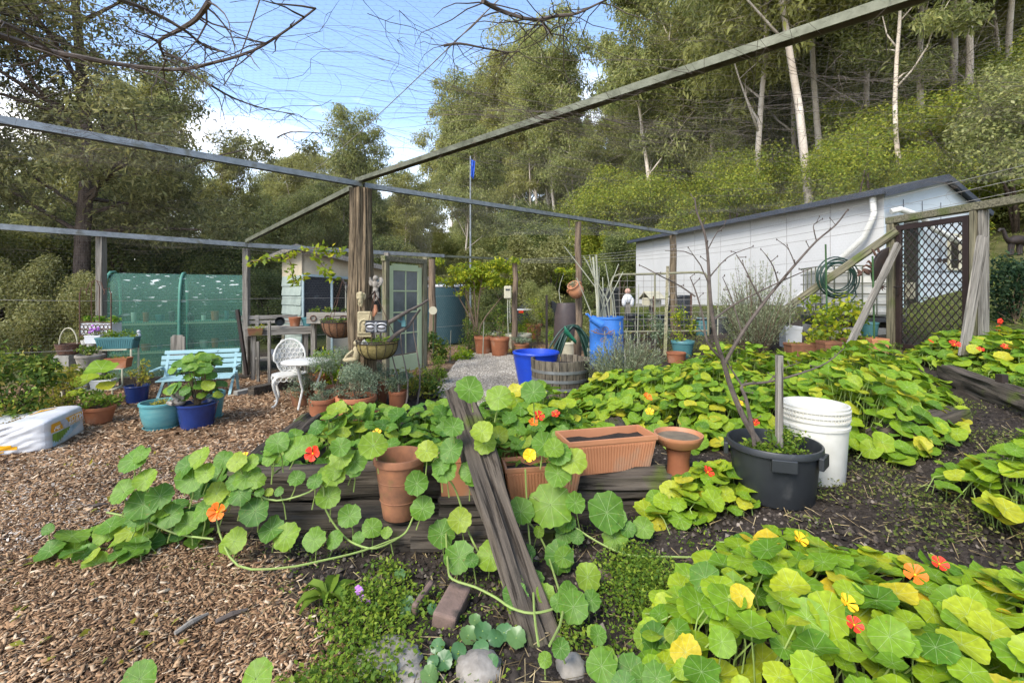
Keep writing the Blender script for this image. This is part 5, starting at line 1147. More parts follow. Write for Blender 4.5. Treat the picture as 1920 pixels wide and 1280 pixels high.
sx_, sy_ = (260-960)/F*7.3, 7.3; z1 = EYE-(632-HY)/F*7.3; t = T('stake_ornament', 'thin rusty stake topped with a little white and lilac figure', 'garden ornament', (sx_, sy_, 0)); mb = MB(); mb.tube([(0,0,0),(0,0,z1)], .009, 6); obj('stake', mb, M['rust'], t); mb = MB(); mb.ball((0,0,z1+.03), (.035,.03,.045)); mb.ball((0,0,z1+.09), .026); mb.ball((-.045,0,z1+.02), .022); obj('figure', mb, M['foam'], t, smooth=True)
mb = MB(); mb.box((0,0,0), (.24,.03,.34)); mb.box((.0,0,.18), (.18,.03,.03)); tag(obj('timber_offcut', mb, M['greywood'], loc=P(334, 650, 7.55), bevel=.01), 'broad weathered plank end standing behind the aqua bench', 'plank')
mb = MB(); mb.beam(P(445, 580, 8.0), P(463, 704, 8.0), .05, .05); tag(obj('black_pole', mb, M['blackm']), 'black bar leaning against the right end of the shade house', 'bar')
for a, b_, lb in ((P(225,722,7.6), P(470,716,8.3), 'dark sleeper edging along the foot of the shade house'), (G(470,742), G(560,722), 'mossy concrete edging behind the cast chair')):
    mb = MB(); mb.beam(a, b_, .14, .26); tag(obj('bed_edging', mb, M['sleeper'], bevel=.01), lb, 'edging')
mb = MB(); mb.beam(G(441, 742)+Vector((0,0,.03)), G(490, 731)+Vector((0,0,.03)), .1, .08); tag(obj('concrete_block', mb, M['concrete'], bevel=.008), 'loose grey concrete kerb block lying on the mulch', 'block')
mb = MB(); mb.box(G(570, 800)+Vector((0,0,.04)), (.22,.12,.09), rz=.3); tag(obj('concrete_block', mb, M['concrete'], bevel=.008), 'small dark block beside the front wormwood pot', 'block')
# potting bench
b0 = P(462, 628, 8.0); b1 = P(585, 626, 8.5); ux = (b1-b0); zt = b0.z; LB = ux.length; ra = math.atan2(ux.y, ux.x); bt = T('potting_bench', 'rough grey timber potting bench along the back fence', 'bench', (b0.x, b0.y, 0), ra)
mb = MB(); mb.box((LB/2, 0, zt+.05), (LB+.05, .04, .14)); obj('apron', mb, M['greyx'], bt, bevel=.005)
for k in range(4): mb = MB(); mb.box((LB/2, .09+.14*k, zt+.10), (LB, .13, .03)); obj('plank', mb, M['greyx'], bt, bevel=.003)
for x, y in ((.1,.0),(LB-.1,.0),(.1,.55),(LB-.1,.55)): mb = MB(); mb.box((x, y+.05, zt/2), (.07,.07,zt)); obj('leg', mb, M['greywood'], bt)
mb = MB(); mb.box((LB/2, .3, zt*.42), (LB-.2, .4, .03)); obj('lower_shelf', mb, M['greyx'], bt)
mb = MB(); mb.box((LB*.35, .62, zt+.28), (LB*.9, .03, .07)); mb.box((LB*.35, .62, zt+.19), (LB*.9, .03, .06)); mb.box((.15,.62,zt+.2), (.06,.05,.24)); obj('back_rail', mb, M['greyx'], bt)
def bp_(x, y, z): return Vector((b0.x, b0.y, 0))+Vector((x*math.cos(ra)-y*math.sin(ra), x*math.sin(ra)+y*math.cos(ra), z))
def onb(x, y, w_, h_, m, lb, **k):
    c0 = bp_(x, y, zt+.118); t = T('plant_pot', lb, 'pot', c0); mb = MB(); mb.lathe(potprof(w_/2, w_*.36, h_, .2), 22); obj('pot_body', mb, M[m], t, smooth=True); mb = MB(); mb.lathe([(0,h_*.82),(w_*.43,h_*.82)], 16); obj('soil', mb, M['soil'], t)
onb(.78, .2, .22, .17, 'terra', 'terracotta pot on the potting bench left of the blue green one'); onb(1.0, .2, .23, .16, 'teal', 'blue green pot on the potting bench against the shed corner')
mb = MB(); mb.lathe([(0,0),(.06,0),(.085,.16),(.08,.16),(.055,.01),(0,.01)], 16); o = obj('fallen_pot', mb, M['blackp'], smooth=True, loc=bp_(.52,.12,zt+.20)); o.rotation_euler = (R(80), 0, R(30)); tag(o, 'black nursery pot lying on its side on the potting bench', 'pot')
t = trough(bp_(.14,-.10,zt+.0), .24, .16, .12, 'terraold', 'ochre wall trough with seedlings hooked on the left of the potting bench', ra, plant=dict(lm='citrus', h=.03, n=80))
trough(bp_(.62,.3,zt*.42+.02), .5, .2, .14, 'foam', 'white foam box on the lower shelf of the potting bench', ra, plant=None)
for i, (px, tp_, Y) in enumerate(((505, 602, 7.7), (531, 628, 7.9), (447, 700, 8.0), (484, 640, 7.9))):
    p = P(px, tp_, Y); mb = MB(); z0 = gzf(p.x, p.y)-.05
    if p.z > z0+.2:
        mb.beam((p.x, p.y, z0), p, .04, .035); tag(obj('timber_stake', mb, M['greywood' if i != 1 else 'olivewood']), ('tall pale stake before the potting bench', 'thin olive stake before the potting bench', 'short stake', 'slim grey stake at the left of the potting bench')[i], 'stake')
# window box with iron rings
c0 = P(622, 606, 8.3); wb_ = T('planter_box', 'dark timber planter box with three iron rings before the shed', 'planter', (c0.x, c0.y, c0.z)); mb = MB(); mb.box((0,0,.1), (.82,.24,.2)); obj('box', mb, M['greyx'], wb_, bevel=.006)
for x in (-.28, -.02, .26): mb = MB(); mb.ring((x,-.135,.1), .05, .009, 16, 6, ax='y'); obj('ring', mb, M['rust'], wb_)
for x in (-.35, .35): mb = MB(); mb.box((x,.05,-c0.z/2), (.08,.08,c0.z)); obj('leg', mb, M['greywood'], wb_)
r = np.random.default_rng(8); obj('foliage', cloud([(r.uniform(-.38,.38), r.uniform(-.08,.08), .22+r.uniform(0,.06)) for _ in range(10)], [.07,.05,.04], 30, .04, .6, .5, r=r), LM['shrub'], wb_)
# hanging baskets and ornaments on the central post
def basket(px, py, w_, h_, Y, lm_, label, top, topx, wires=True):
    s = Y/F; c0 = P(px, py, Y); t = T('hanging_basket', label, 'hanging basket', c0); Rr, hh = w_/2*s, h_*s
    pf = [(Rr*math.sin(a)**.8, hh*(1-math.cos(a)**1.0)) if False else (Rr*(math.sin(a)**.7 if a > 0 else 0), hh*(1-math.cos(a))) for a in [math.pi/2*k/8 for k in range(9)]]
    mb = MB(); mb.lathe(pf+[(Rr*.93, hh*.97), (Rr*.9, hh*.85), (0, hh*.82)], 30); obj('liner', mb, M[lm_], t, smooth=True)
    mb = MB(); mb.ring((0,0,hh), Rr*1.02, .008, 30, 5); mb.ring((0,0,hh*1.12), Rr*1.06, .007, 30, 5)
    for k in range(14):
        a = 6.283*k/14; mb.tube([(pr*1.03*math.cos(a+.0*pr), pr*1.03*math.sin(a), pz-.004) for pr, pz in pf], .004, 4)
    obj('wire_frame', mb, M['blackm'], t)
    ap = P(topx, top, Y)-c0; mb = MB()
    for k in range(3):
        a = 2.094*k+.5; mb.tube([Vector((Rr*math.cos(a), Rr*math.sin(a), hh)), ap], .004, 4)
    obj('chain', mb, M['rust'], t); return t, Rr, hh
t, Rr, hh = basket(708, 673, 74, 31, 5.72, 'coir', 'round wire hanging basket with pale coir liner in front of the post', 548, 703)
r = np.random.default_rng(5); obj('foliage', cloud([(r.uniform(-.2,.2), r.uniform(-.15,.15), hh+.02+r.uniform(-.01,.05)) for _ in range(10)], [.05,.05,.035], 26, .035, .6, .5, r=r), LM['weed'], t)
mb = MB(); mb.lathe([(0,0),(.025,0),(.04,.06),(.037,.06),(.022,.006),(0,.006)], 12); o = obj('tipped_cup', mb, M['whitep'], smooth=True, loc=P(688, 646, 5.55)); o.rotation_euler = (.5, -.9, 0); tag(o, 'little white cup tipped over on the coir basket rim', 'cup')
t, Rr, hh = basket(636, 633, 62, 30, 6.5, 'coirbrown', 'rusty brown hanging basket left of the post', 527, 642)
r = np.random.default_rng(6); obj('foliage', cloud([(r.uniform(-.2,.2), r.uniform(-.15,.15), hh+.02) for _ in range(9)], [.06,.05,.03], 26, .035, .6, .5, r=r), LM['weed'], t)
mb = MB(); mb.tube([P(667, 558, 5.9), P(640, 522, 6.4)], .012, 6); mb.tube([P(690, 560, 5.85), P(703, 546, 5.7)], .01, 6); tag(obj('hook_bracket', mb, M['blackm']), 'iron brackets on the rotten post that hold both hanging baskets', 'bracket')
# plaque with an arch, reliefs
c0 = P(684, 632, 5.83); t = T('stone_plaque', 'tall sandstone plaque with an arched niche fixed to the post', 'plaque', c0); s = 5.83/F
mb = MB(); mb.box((0,0,24*s), (27*s,.04,48*s)); mb.box((0,-.0,46*s), (24*s,.05,5*s)); obj('slab', mb, M['sand'], t, bevel=.012)
mb = MB(); mb.tube([Vector((9*s*math.cos(a), -.022, 24*s+9*s*math.sin(a))) for a in [math.pi*k/10 for k in range(11)]], .012, 6)
for x in (-9, 9): mb.tube([(x*s,-.022,10*s), (x*s,-.022,24*s)], .012, 6)
mb.box((0,-.025,9*s), (24*s,.03,3*s)); mb.ball((0,-.02,18*s), (.028,.02,.05)); mb.ball((0,-.025,26*s), .02); obj('arch_relief', mb, M['sand'], t, smooth=True)
c0 = P(705.5, 624, 5.5); t = T('face_panel', 'black and silver relief panel of two closed eyes above the coir basket', 'wall panel', c0); s = 5.5/F
mb = MB(); mb.box((0,0,12*s), (40*s,.02,23*s)); obj('backing', mb, M['blackb'], t, bevel=.004)
for q in (-1, 1):
    mb = MB(); x0 = q*10.5*s; mb.ball((x0,-.010,8*s), (8.6*s,.012,6.5*s), 16, 10); obj('cheek', mb, M['silverlight'], t, smooth=True)
    mb = MB(); mb.tube([(x0+6.5*s*math.cos(a), -.022, 10.5*s-1.8*s*math.sin(a)) for a in [math.pi*k/8 for k in range(9)]], .008, 6); obj('eyelid', mb, M['blackm'], t, smooth=True)
    mb = MB(); mb.tube([(x0+9*s*math.cos(a), -.016, 14.5*s+3.6*s*math.sin(a)) for a in [math.pi*k/10 for k in range(11)]], .009, 6); obj('brow', mb, M['silver'], t, smooth=True)
mb = MB(); mb.ball((0,-.014,17*s), (.02,.012,.024)); mb.tube([(0,-.014,14*s),(0,-.016,2*s)], .014, 6); obj('nose_ridge', mb, M['silver'], t, smooth=True)
mb = MB()
for x in (-5*s, 8*s): mb.box((x,.0,-5*s), (.02,.012,10*s))
obj('spike', mb, M['blackm'], t)
def cherub(c0, s, label, m='sand', flip=1):
    mb = MB()
    def q(x, z, y=0): return Vector(c0)+Vector((x*s*flip, y, -z*s))
    mb.ball(q(0,0), (.035,.03,.04)); mb.ball(q(0,10), (.04,.03,.06)); mb.ball(q(0,19), (.036,.03,.05)); mb.tube([q(-3,22), q(-4,30), q(-1,36)], [.022,.018,.012], 6); mb.tube([q(3,22), q(3,30), q(1,37)], [.022,.018,.012], 6)
    mb.tube([q(-4,7), q(-8,10), q(-5,14,-.03)], .014, 6); mb.tube([q(4,7), q(8,3), q(9,-2)], .014, 6); mb.ball(q(-8,4,.02), (.03,.012,.05)); mb.ball(q(8,6,.02), (.03,.012,.05))
    tag(obj('cherub_statue', mb, M[m], smooth=True), label, 'statue')
cherub(P(676, 552, 5.8), 5.8/F*.62, 'small pale cherub figure nailed high on the rotten post')
cherub(P(704, 522, 5.9), 5.9/F*1.15, 'long pale angel figure hanging right of the rotten post', 'stone', -1)
mb = MB(); c0 = P(664, 665, 5.75); mb.ball(c0+Vector((.03,0,.02)), (.055,.05,.10)); mb.ball(c0+Vector((.035,-.01,.15)), .04); mb.ball(c0+Vector((-.04,-.02,-.06)), (.10,.06,.04)); mb.tube([c0+Vector((0,-.04,.06)), c0+Vector((-.07,-.05,0)), c0+Vector((-.1,-.04,-.05))], .02, 6)
tag(obj('mermaid_statue', mb, M['sand'], smooth=True), 'crouched mossy stone figure clinging to the left of the post', 'statue')
mb = MB(); c0 = P(704, 583, 5.8); mb.tube([c0+Vector((0,0,.08)), c0, c0+Vector((-.02,-.02,-.07))], [.02,.035,.012], 8); tag(obj('clay_bird', mb, M['plasticterra'], smooth=True), 'small tan clay bird ornament between angel and eye panel', 'ornament')
for i, pp in enumerate(([(730,604,5.6),(750,592,5.6),(768,582,5.7),(788,572,5.8),(803,562,5.9)], [(728,640,5.6),(745,625,5.6),(765,612,5.7),(776,596,5.8),(788,580,5.8)])):
    ps = smooth_pts([P(*q) for q in pp]); mb = MB(); mb.tube(ps, [.028-.016*k/(len(ps)-1) for k in range(len(ps))], 8); b_ = tag(obj('dry_branch', mb, M['branch'], smooth=True), ('upper', 'lower')[i]+' twisted dead branch reaching right from the post', 'branch')
for i, (px, py, Y, h_) in enumerate(((758, 700, 5.9, 150), (781, 690, 6.2, 170), (741, 690, 5.9, 130))):
    p = P(px, py, Y); mb = MB(); mb.tube([Vector((p.x, p.y, gzf(p.x, p.y)))+Vector((.05*math.sin(k), 0, h_*Y/F*k/5)) for k in range(6)], [.014,.013,.012,.010,.008,.005], 5); tag(obj('bare_shoot', mb, M['twiglight']), ('pale bare stem in front of the glazed door', 'bare stem at the right of the glazed door', 'bare stem just right of the post')[i], 'stem')
mb = MB(); mb.ring(P(752, 598, 5.65), .035, .012, 14, 6, ax='y'); mb.box(P(757, 606, 5.65), (.05,.03,.08)); tag(obj('hanging_lantern', mb, M['teal']), 'small teal lantern hanging from the upper dead branch', 'lantern')
# ------------------------------------------------------------------ old timber
bed = T('garden_bed', 'raised garden bed of stacked weathered railway sleepers in the foreground', 'garden bed', (0,0,0))
for i, (a, b_, w_, h_) in enumerate((((-1.92,2.99,.085),(-.36,3.03,.085),.22,.19), ((-1.85,3.03,.285),(-.33,3.10,.30),.20,.20), ((-1.05,2.80,.075),(-.40,2.83,.08),.20,.16), ((-.60,2.78,.05),(.25,2.80,.06),.2,.13), ((-.46,2.93,.19),(.30,2.95,.19),.2,.15), ((.02,3.06,.08),(1.06,3.07,.10),.22,.17), ((.05,3.10,.255),(1.05,3.08,.27),.20,.16), ((-1.84,3.05,.19),(-1.98,4.5,.19),.18,.34), ((.95,3.2,.2),(1.0,4.6,.2),.18,.26))):
    timber('sleeper', a, b_, w_, h_, i+1, 'sleeper', bed, rough=.016)
mb = MB(); n_ = 26; vs = []; fs = []
for i in range(n_):
    for j in range(14):
        x, y = -1.86+2.85*i/(n_-1), 3.0+1.6*j/13; vs.append((x, y, .27+.05*noise.noise(Vector((x*2.5, y*2.5, 3)))-(.25 if j == 13 else 0)))
for i in range(n_-1):
    for j in range(13): fs.append((i*14+j, (i+1)*14+j, (i+1)*14+j+1, i*14+j+1))
obj('bed_soil', mb.add(vs, fs), M['soil'], bed, smooth=True)
lp = timber('leaning_timber', (.135,1.98,-.03), (-.375,3.06,.885), .15, .13, 21, 'sleeper', rough=.022, up=(0,-.4,1)); tag(lp, 'heavy split grey timber leaning against the front of the sleeper bed', 'timber')
for a, b_, sd_, lb in ((G(1772,712), G(1992,800), 31, 'long dark sleeper edging the nasturtium bed at the right'), (G(1640,850), G(1800,800), 33, 'short rotten sleeper half buried under the yellowing nasturtiums')):
    o = timber('sleeper_edging', a+Vector((0,0,.07)), b_+Vector((0,0,.07)), .16, .2, sd_, 'sleeper', rough=.02); tag(o, lb, 'sleeper')
mb = MB(); p = G(1878, 752); mb.box(p+Vector((0,0,.1)), (.06,.06,.3)); tag(obj('peg', mb, M['blackm']), 'dark peg driven beside the right sleeper edging', 'peg')
# ------------------------------------------------------------------ foreground containers
t = pot(750, 965, 97, 62, 114, 'terraold', 'tall empty terracotta pot standing on the front sleepers', Y=2.80, empty=True, rim=.11, lip=.07)
for k, z_ in ((0, .30), (1, .62)):
    mb = MB(); s = 2.8/F; rb = (31+(45-31)*z_)*s; mb.ring((0,0,z_*114*s), rb+.002, .004, 32, 6); obj('band', mb, M['terraold'], t, smooth=True)
trough((.66,3.20,.335), .66, .27, .235, 'plasticterra', 'largest ribbed terracotta coloured plastic trough on the sleepers', R(14), 28, feet=True)
trough((.19,2.98,.255), .50, .21, .20, 'plasticterra', 'smaller ribbed plastic trough in front of the largest trough', R(9), 22, feet=True, plant=dict(lm='weed', h=.04, n=60))
trough((-.30,3.0,.262), .36, .24, .25, 'plasticterra', 'plain tan trough half behind the leaning timber', R(4), 0, taper=.86)
trough((.06,3.36,.25), .50, .22, .21, 'plasticterra', 'tan trough at the back behind the smaller ribbed trough', R(6), 0, taper=.86)
p, s = rel(1272, 905); t = T('bird_bath', 'terracotta bird bath dish on a short pedestal beside the large trough', 'bird bath', p); hB = 100*s
mb = MB(); mb.lathe([(0,0),(.105,0),(.11,.02),(.085,.05),(.075,hB*.45),(.09,hB*.66),(0,hB*.66)], 24); obj('pedestal', mb, M['terra'], t, smooth=True)
mb = MB(); rD = 43*s; mb.lathe([(0,hB*.662),(rD*.5,hB*.665),(rD*.86,hB*.74),(rD*1.0,hB*.86),(rD*1.03,hB*.88),(rD*1.03,hB*.93),(rD*.97,hB*.93),(rD*.9,hB*.85),(rD*.6,hB*.79),(0,hB*.78)], 32); obj('dish', mb, M['plasticterra'], t, smooth=True)
mb = MB(); mb.lathe([(0,hB*.865),(rD*.9,hB*.86)], 24); obj('silt', mb, mat('wet_silt', (.20,.16,.11), (.10,.085,.06), .6, 12), t)
p, s = rel(1450, 926); tub = T('planter_tub', 'big black plastic tub with lug handles holding the bare sapling', 'tub', p, .5); rt, rb, hh = 80*s, 65*s, 101*s
mb = MB(); mb.lathe([(0,0),(rb,0),(rb+.004,.01),(rt*.93,hh*.86),(rt*.95,hh*.87),(rt,hh*.89),(rt*1.0,hh*.985),(rt*.985,hh),(rt*.95,hh),(rt*.93,hh*.96),(rt*.88,hh*.74),(0,hh*.74)], 44); obj('tub_body', mb, M['blackp'], tub, smooth=True, ang=50)
mb = MB(); mb.lathe([(0,hh*.80),(rt*.5,hh*.79),(rt*.885,hh*.77)], 24, wob=.03); obj('soil', mb, M['soil'], tub, smooth=True)
for a in (-1.3, .5, 2.2, 3.9):
    mb = MB(); mb.box((rt*1.0*math.cos(a), rt*1.0*math.sin(a), hh*.80), (.03, .14, hh*.22), rz=a); obj('handle', mb, M['blackp'], tub, bevel=.006)
sap = T('bare_sapling', 'leafless young fruit tree with spreading thin branches in the black tub', 'tree', p+Vector((-.03,0,hh*.78)))
def SP(px, py, dy=0): return P(px, py, p.y+dy)-sap.location
mb = MB(); tw = []
for pts_, r0, r1 in (([(1428,838),(1398,790),(1372,730),(1357,681),(1342,633),(1332,561),(1328,492),(1322,440),(1306,396),(1303,370)], .021, .004),
    ([(1357,684),(1391,625),(1431,569),(1460,533),(1491,496),(1531,452),(1567,422),(1590,392)], .013, .004),
    ([(1352,672),(1326,641),(1318,593),(1304,545),(1294,520)], .009, .003), ([(1304,556),(1275,536),(1240,518),(1210,502)], .006, .003),
    ([(1338,600),(1370,575),(1405,556),(1470,525),(1521,503)], .007, .003), ([(1431,569),(1412,535),(1395,500),(1380,477)], .006, .003),
    ([(1460,533),(1450,500),(1436,478)], .005, .003), ([(1332,540),(1300,478),(1247,470)], .005, .002), ([(1330,520),(1365,482),(1410,463)], .005, .002),
    ([(1326,470),(1345,435),(1360,425)], .004, .002), ([(1531,452),(1525,425),(1531,417)], .004, .002), ([(1491,496),(1480,470),(1470,458)], .004, .002), ([(1391,625),(1372,560),(1355,520)], .005, .002),
    ([(1415,836),(1408,790),(1398,745),(1392,722),(1440,716),(1500,700),(1550,680),(1585,650)], .015, .003), ([(1392,724),(1370,690),(1350,660)], .007, .003), ([(1440,716),(1470,690),(1500,680)], .005, .002)):
    ps = smooth_pts([SP(x, y, .03*math.sin(x*.07)) for x, y in pts_]); k = len(ps); mb.tube(ps, [r0+(r1-r0)*i/(k-1) for i in range(k)], 7); tw += ps[2:]
obj('trunk', mb, M['branch'], sap, smooth=True)
mb = MB(); r3 = random.Random(6)
for q in tw[::2]:
    e = q+Vector((r3.uniform(-.05,.05), r3.uniform(-.04,.04), r3.uniform(0,.05))); mb.tube([q, e], [.003,.002], 4); mb.ball(e, (.004,.004,.008), 5, 4)
obj('spur', mb, M['branch'], sap)
mb = MB(); mb.box(P(1461, 752, p.y-.04), (.036,.036,.60)); tag(obj('timber_stake', mb, M['greywood'], bevel=.003), 'square grey stake standing in the black tub', 'stake')
r = np.random.default_rng(2); t = T('parsley_plant', 'bright green parsley filling the right of the black tub', 'herb', p+Vector((.1,0,hh*.8)))
obj('foliage', cloud([(r.uniform(-.12,.12), r.uniform(-.1,.1), r.uniform(.0,.14)) for _ in range(16)], [.05,.05,.04], 50, .02, .7, .5, r=r), LM['weed'], t)
t = T('seedling_plant', 'leafy green seedlings round the sapling trunk in the black tub', 'herb', p+Vector((-.12,0,hh*.8))); obj('foliage', cloud([(r.uniform(-.08,.08), r.uniform(-.1,.1), r.uniform(0,.08)) for _ in range(8)], [.04,.04,.03], 22, .045, .4, .5, r=r), LM['weed'], t)
p, s = rel(1527, 893); rb, rt, hh = 47*s, 55.5*s, 138*s
t = T('white_bucket', 'tall white plastic bucket with ribbed collar behind the black tub', 'bucket', p)
mb = MB(); mb.lathe([(0,0),(rb,0),(rb+.003,.01),(rb+(rt-rb)*.72,hh*.70),(rt*1.0,hh*.705),(rt*1.01,hh*.745),(rt*.985,hh*.75),(rt*.985,hh*.76),(0,hh*.76)], 40); obj('bucket_body', mb, M['whitep'], t, smooth=True)
mb = MB(); mb.lathe([(rt*.93,hh*.75),(rt*.95,hh*.80),(rt*1.0,hh*.805),(rt*1.0,hh*.825),(rt*.96,hh*.83),(rt*.96,hh*.865),(rt*1.01,hh*.87),(rt*1.01,hh*.89),(rt*.97,hh*.895),(rt*.97,hh*.93),(rt*1.02,hh*.935),(rt*1.02,hh*.955),(rt*.99,hh*.96),(rt*1.0,hh*.995),(rt*.98,hh),(rt*.94,hh),(rt*.90,hh*.80),(0,hh*.80)], 40); c_ = obj('collar', mb, M['whitep'], t, smooth=True, ang=30)
mb = MB()
for z_ in (.848, .912):
    for k in range(56): a = 6.283*k/56; mb.box((rt*.985*math.cos(a), rt*.985*math.sin(a), hh*z_), (.010,.004,hh*.04), rz=a)
obj('rib', mb, M['whitep'], c_)['kind'] = 'stuff'
# mulch bag
bc = Vector((-4.58, 4.44, 0)); ax = Vector((-.935,-.355,0)); ay = Vector((-.26,.96,0)).normalized(); LX, LY, LZ = .50, .37, .15
bag = T('mulch_bag', 'white plastic bag of sugar cane mulch torn open along the top', 'bag', bc+ax*LX+ay*LY); brot = math.atan2(-ax.y, -ax.x)
bag.rotation_euler = (0,0,brot)
def bagpt(u, v, w_, off=0):
    k = 11; q = (abs(u)**k+abs(v)**k+abs(w_)**k)**(1/k); x, y, z = u/q, v/q, w_/q
    wr = .010*noise.noise(Vector((x*2.2, y*2.2, z*2.2)))+.010*math.sin(26*(x*.8-z*.55)+3*noise.noise(Vector((x*3,y*3,z*3))))*max(0, -y)*(1 if x < .75 else .25)*(.3+.7*abs(noise.noise(Vector((x*2,z*2,7)))))
    dip = -.16*math.exp(-((x+.22)/.5)**2)*(z > .3)*(1-.55*y*y)*.55
    n_ = Vector((x**7, y**7, z**7)).normalized() if (x or y or z) else Vector((0,0,1))
    return Vector((x*LX*(1-.02*z), y*LY, z*LZ*(1.06 if x > .2 else 1)+LZ+dip*(.5+.5*z)))+n_*(wr+off)
mb = MB(); n_ = 40
def cubeface(mb, f, na=n_, nb=n_, a=(-1,1), b_=(-1,1), off=0, keep=None):
    o = len(mb.v)
    for i in range(na+1):
        for j in range(nb+1):
            u = a[0]+(a[1]-a[0])*i/na; v = b_[0]+(b_[1]-b_[0])*j/nb; mb.v.append(tuple(bagpt(*f(u, v), off)))
    for i in range(na):
        for j in range(nb):
            if keep and not keep(a[0]+(a[1]-a[0])*(i+.5)/na, b_[0]+(b_[1]-b_[0])*(j+.5)/nb): continue
            mb.f.append((o+i*(nb+1)+j, o+(i+1)*(nb+1)+j, o+(i+1)*(nb+1)+j+1, o+i*(nb+1)+j+1)); mb.m.append(0)
slit = lambda u, v: not (abs(v+.12-.25*u) < .10*(1-((u+.3)/.62)**2) if abs(u+.3) < .62 else False)
cubeface(mb, lambda u, v: (u, v, 1), keep=slit); cubeface(mb, lambda u, v: (u, -1, v)); cubeface(mb, lambda u, v: (1, u, v)); cubeface(mb, lambda u, v: (-1, u, v)); cubeface(mb, lambda u, v: (u, 1, v)); cubeface(mb, lambda u, v: (u, v, -1))
bagm = mat('bag_plastic', (.60,.60,.60), (.52,.52,.52), .32, 5, spec=.5); obj('bag_skin', mb, bagm, bag, smooth=True, ang=75)
straw = islandmat('straw', [(0,(.12,.085,.04)),(.5,(.26,.19,.09)),(1,(.42,.33,.18))])
r = np.random.default_rng(4); k = 500; u = r.uniform(-.85,.3,k); v = -.12+.25*u+r.normal(size=k)*.05
pos = np.array([tuple(bagpt(a, b_, 1, -.012)) for a, b_ in zip(u, v)]); nr = r.normal(size=(k,3))*.4; nr[:,2] = 1
obj('straw_fill', inst('straw_fill', CQ, pos, frames(nr, r.random(k)*6.28, np.stack([np.full(k,.09), np.full(k,.007), np.full(k,.02)],1))), straw, bag)
ora = mat('print_orange', (.72,.36,.018), (.66,.32,.015), .35, 3); pgreen = mat('print_grass', (.25,.42,.04), (.03,.10,.02), .35, 4, (2,14,1.5)); pblue = mat('print_landscape', (.42,.55,.62), (.40,.34,.2), .35, 7, c3=(.17,.33,.42)); pgrey = mat('print_grey', (.45,.47,.52), (.38,.4,.45), .35, 3)
def patch(nm, f, a, b_, m, keep=None, off=.003, na=18, nb=14): mb = MB(); cubeface(mb, f, na, nb, a, b_, off, keep); return obj(nm, mb, m, bag, smooth=True)
E = lambda u, v: (1, u, v)                                    # printed end: u across, v up
patch('print_band', E, (-.80, .74), (.02, .62), ora, keep=lambda u, v: v > .02+.06*(u < .9) and not (-.42+.35*(.62-v) < u < -.12+.35*(.62-v)))
patch('print_band', E, (-.44, .12), (.02, .62), pgrey, keep=lambda u, v: (-.42+.35*(.62-v) < u < -.12+.35*(.62-v)), off=.0035)
patch('print_picture', E, (-.78, .62), (-.80, -.01), pblue, keep=lambda u, v: v > -.8+.62*((u+.78)/1.4)**1.3)
patch('print_picture', E, (-.76, .05), (-.66, -.02), pgreen, keep=lambda u, v: v > -.62+.62*abs((u+.55)/.75)+.06*math.sin(u*60), off=.004, na=40)
patch('print_band', lambda u, v: (u, -1, v), (-.9, .55), (-.62, -.32), ora, keep=lambda u, v: u < .25+v*-.6)
patch('print_band', lambda u, v: (u, -1, v), (-.9, .35), (-.76, -.68), ora)
patch('print_band', lambda u, v: (u, v, 1), (.32, .62), (.1, .68), ora, keep=lambda u, v: u < .34+.4*(v+.0), off=.004)
def text(body, size, m, loc, eul, parent, nm='lettering', align='CENTER', sx=1):
    cu = bpy.data.curves.new(nm, 'FONT'); cu.body = body; cu.size = size; cu.extrude = .0008; cu.align_x = align; cu.align_y = 'CENTER'; cu.materials.append(m)
    tmp = bpy.data.objects.new(nm, cu); COL.objects.link(tmp); dg_ = bpy.context.evaluated_depsgraph_get(); me_ = bpy.data.meshes.new_from_object(tmp.evaluated_get(dg_)); bpy.data.objects.remove(tmp)
    o = bpy.data.objects.new(nm, me_); COL.objects.link(o); o.parent = parent; o.location = loc; o.rotation_euler = eul; o.scale = (sx, 1, 1); return o
wt = mat('print_white', (.8,.8,.78), (.76,.76,.74), .4, 3)
ex = LX+.010
for body, sz, u, v in (('MULCH', .080, .36, .46), ('SUGAR CANE', .050, .36, .22), ('28m²', .055, -.60, .32)):
    text(body, sz, wt, (ex, u*LY, LZ+v*LZ), (R(90), R(180), R(90)), bag, sx=.95)
text('SUGAR CANE MULCH', .042, wt, (-.35*LX, -LY-.016, LZ-.47*LZ), (R(90), R(180), 0), bag)
# ------------------------------------------------------------------ middle ground
p, s = rel(1005, 722); t = pot(1005, 722, 88, 64, 64, 'royal', 'royal blue plastic tub behind the half barrel', 'tub', 'blue_tub', empty=True, rim=.06, lip=.01)
p, s = rel(1050, 733); hb_ = T('half_barrel', 'weathered half wine barrel with three dull hoops', 'barrel planter', p); rB, rT, hB = 50*s, 55*s, 62*s; nst = 26
for k in range(nst):
    a0, a1 = 6.283*k/nst+.012, 6.283*(k+1)/nst-.012; mb = MB(); vs = []
    for z in (0, hB/3, hB*2/3, hB+random.uniform(-.006,.006)):
        rr_ = rB+(rT-rB)*(z/hB)**.8
        for rad, a in ((rr_-.028, a0), (rr_, a0), (rr_, a1), (rr_-.028, a1)): vs.append((rad*math.cos(a), rad*math.sin(a), z))
    fs = [(3,2,1,0),(12,13,14,15)]
    for i in range(3):
        for j in range(4): fs.append((i*4+j, i*4+(j+1) % 4, i*4+4+(j+1) % 4, i*4+4+j))
    obj('stave', mb.add(vs, fs), M['tub'], hb_)
for z in (.18, .42, .68):
    rr_ = rB+(rT-rB)*z**.8; mb = MB(); mb.lathe([(rr_-.01,hB*z-.022),(rr_+.005,hB*z-.02),(rr_+.007,hB*z+.02),(rr_-.008,hB*z+.022)], 44); obj('hoop', mb, M['hoop'], hb_, smooth=True)
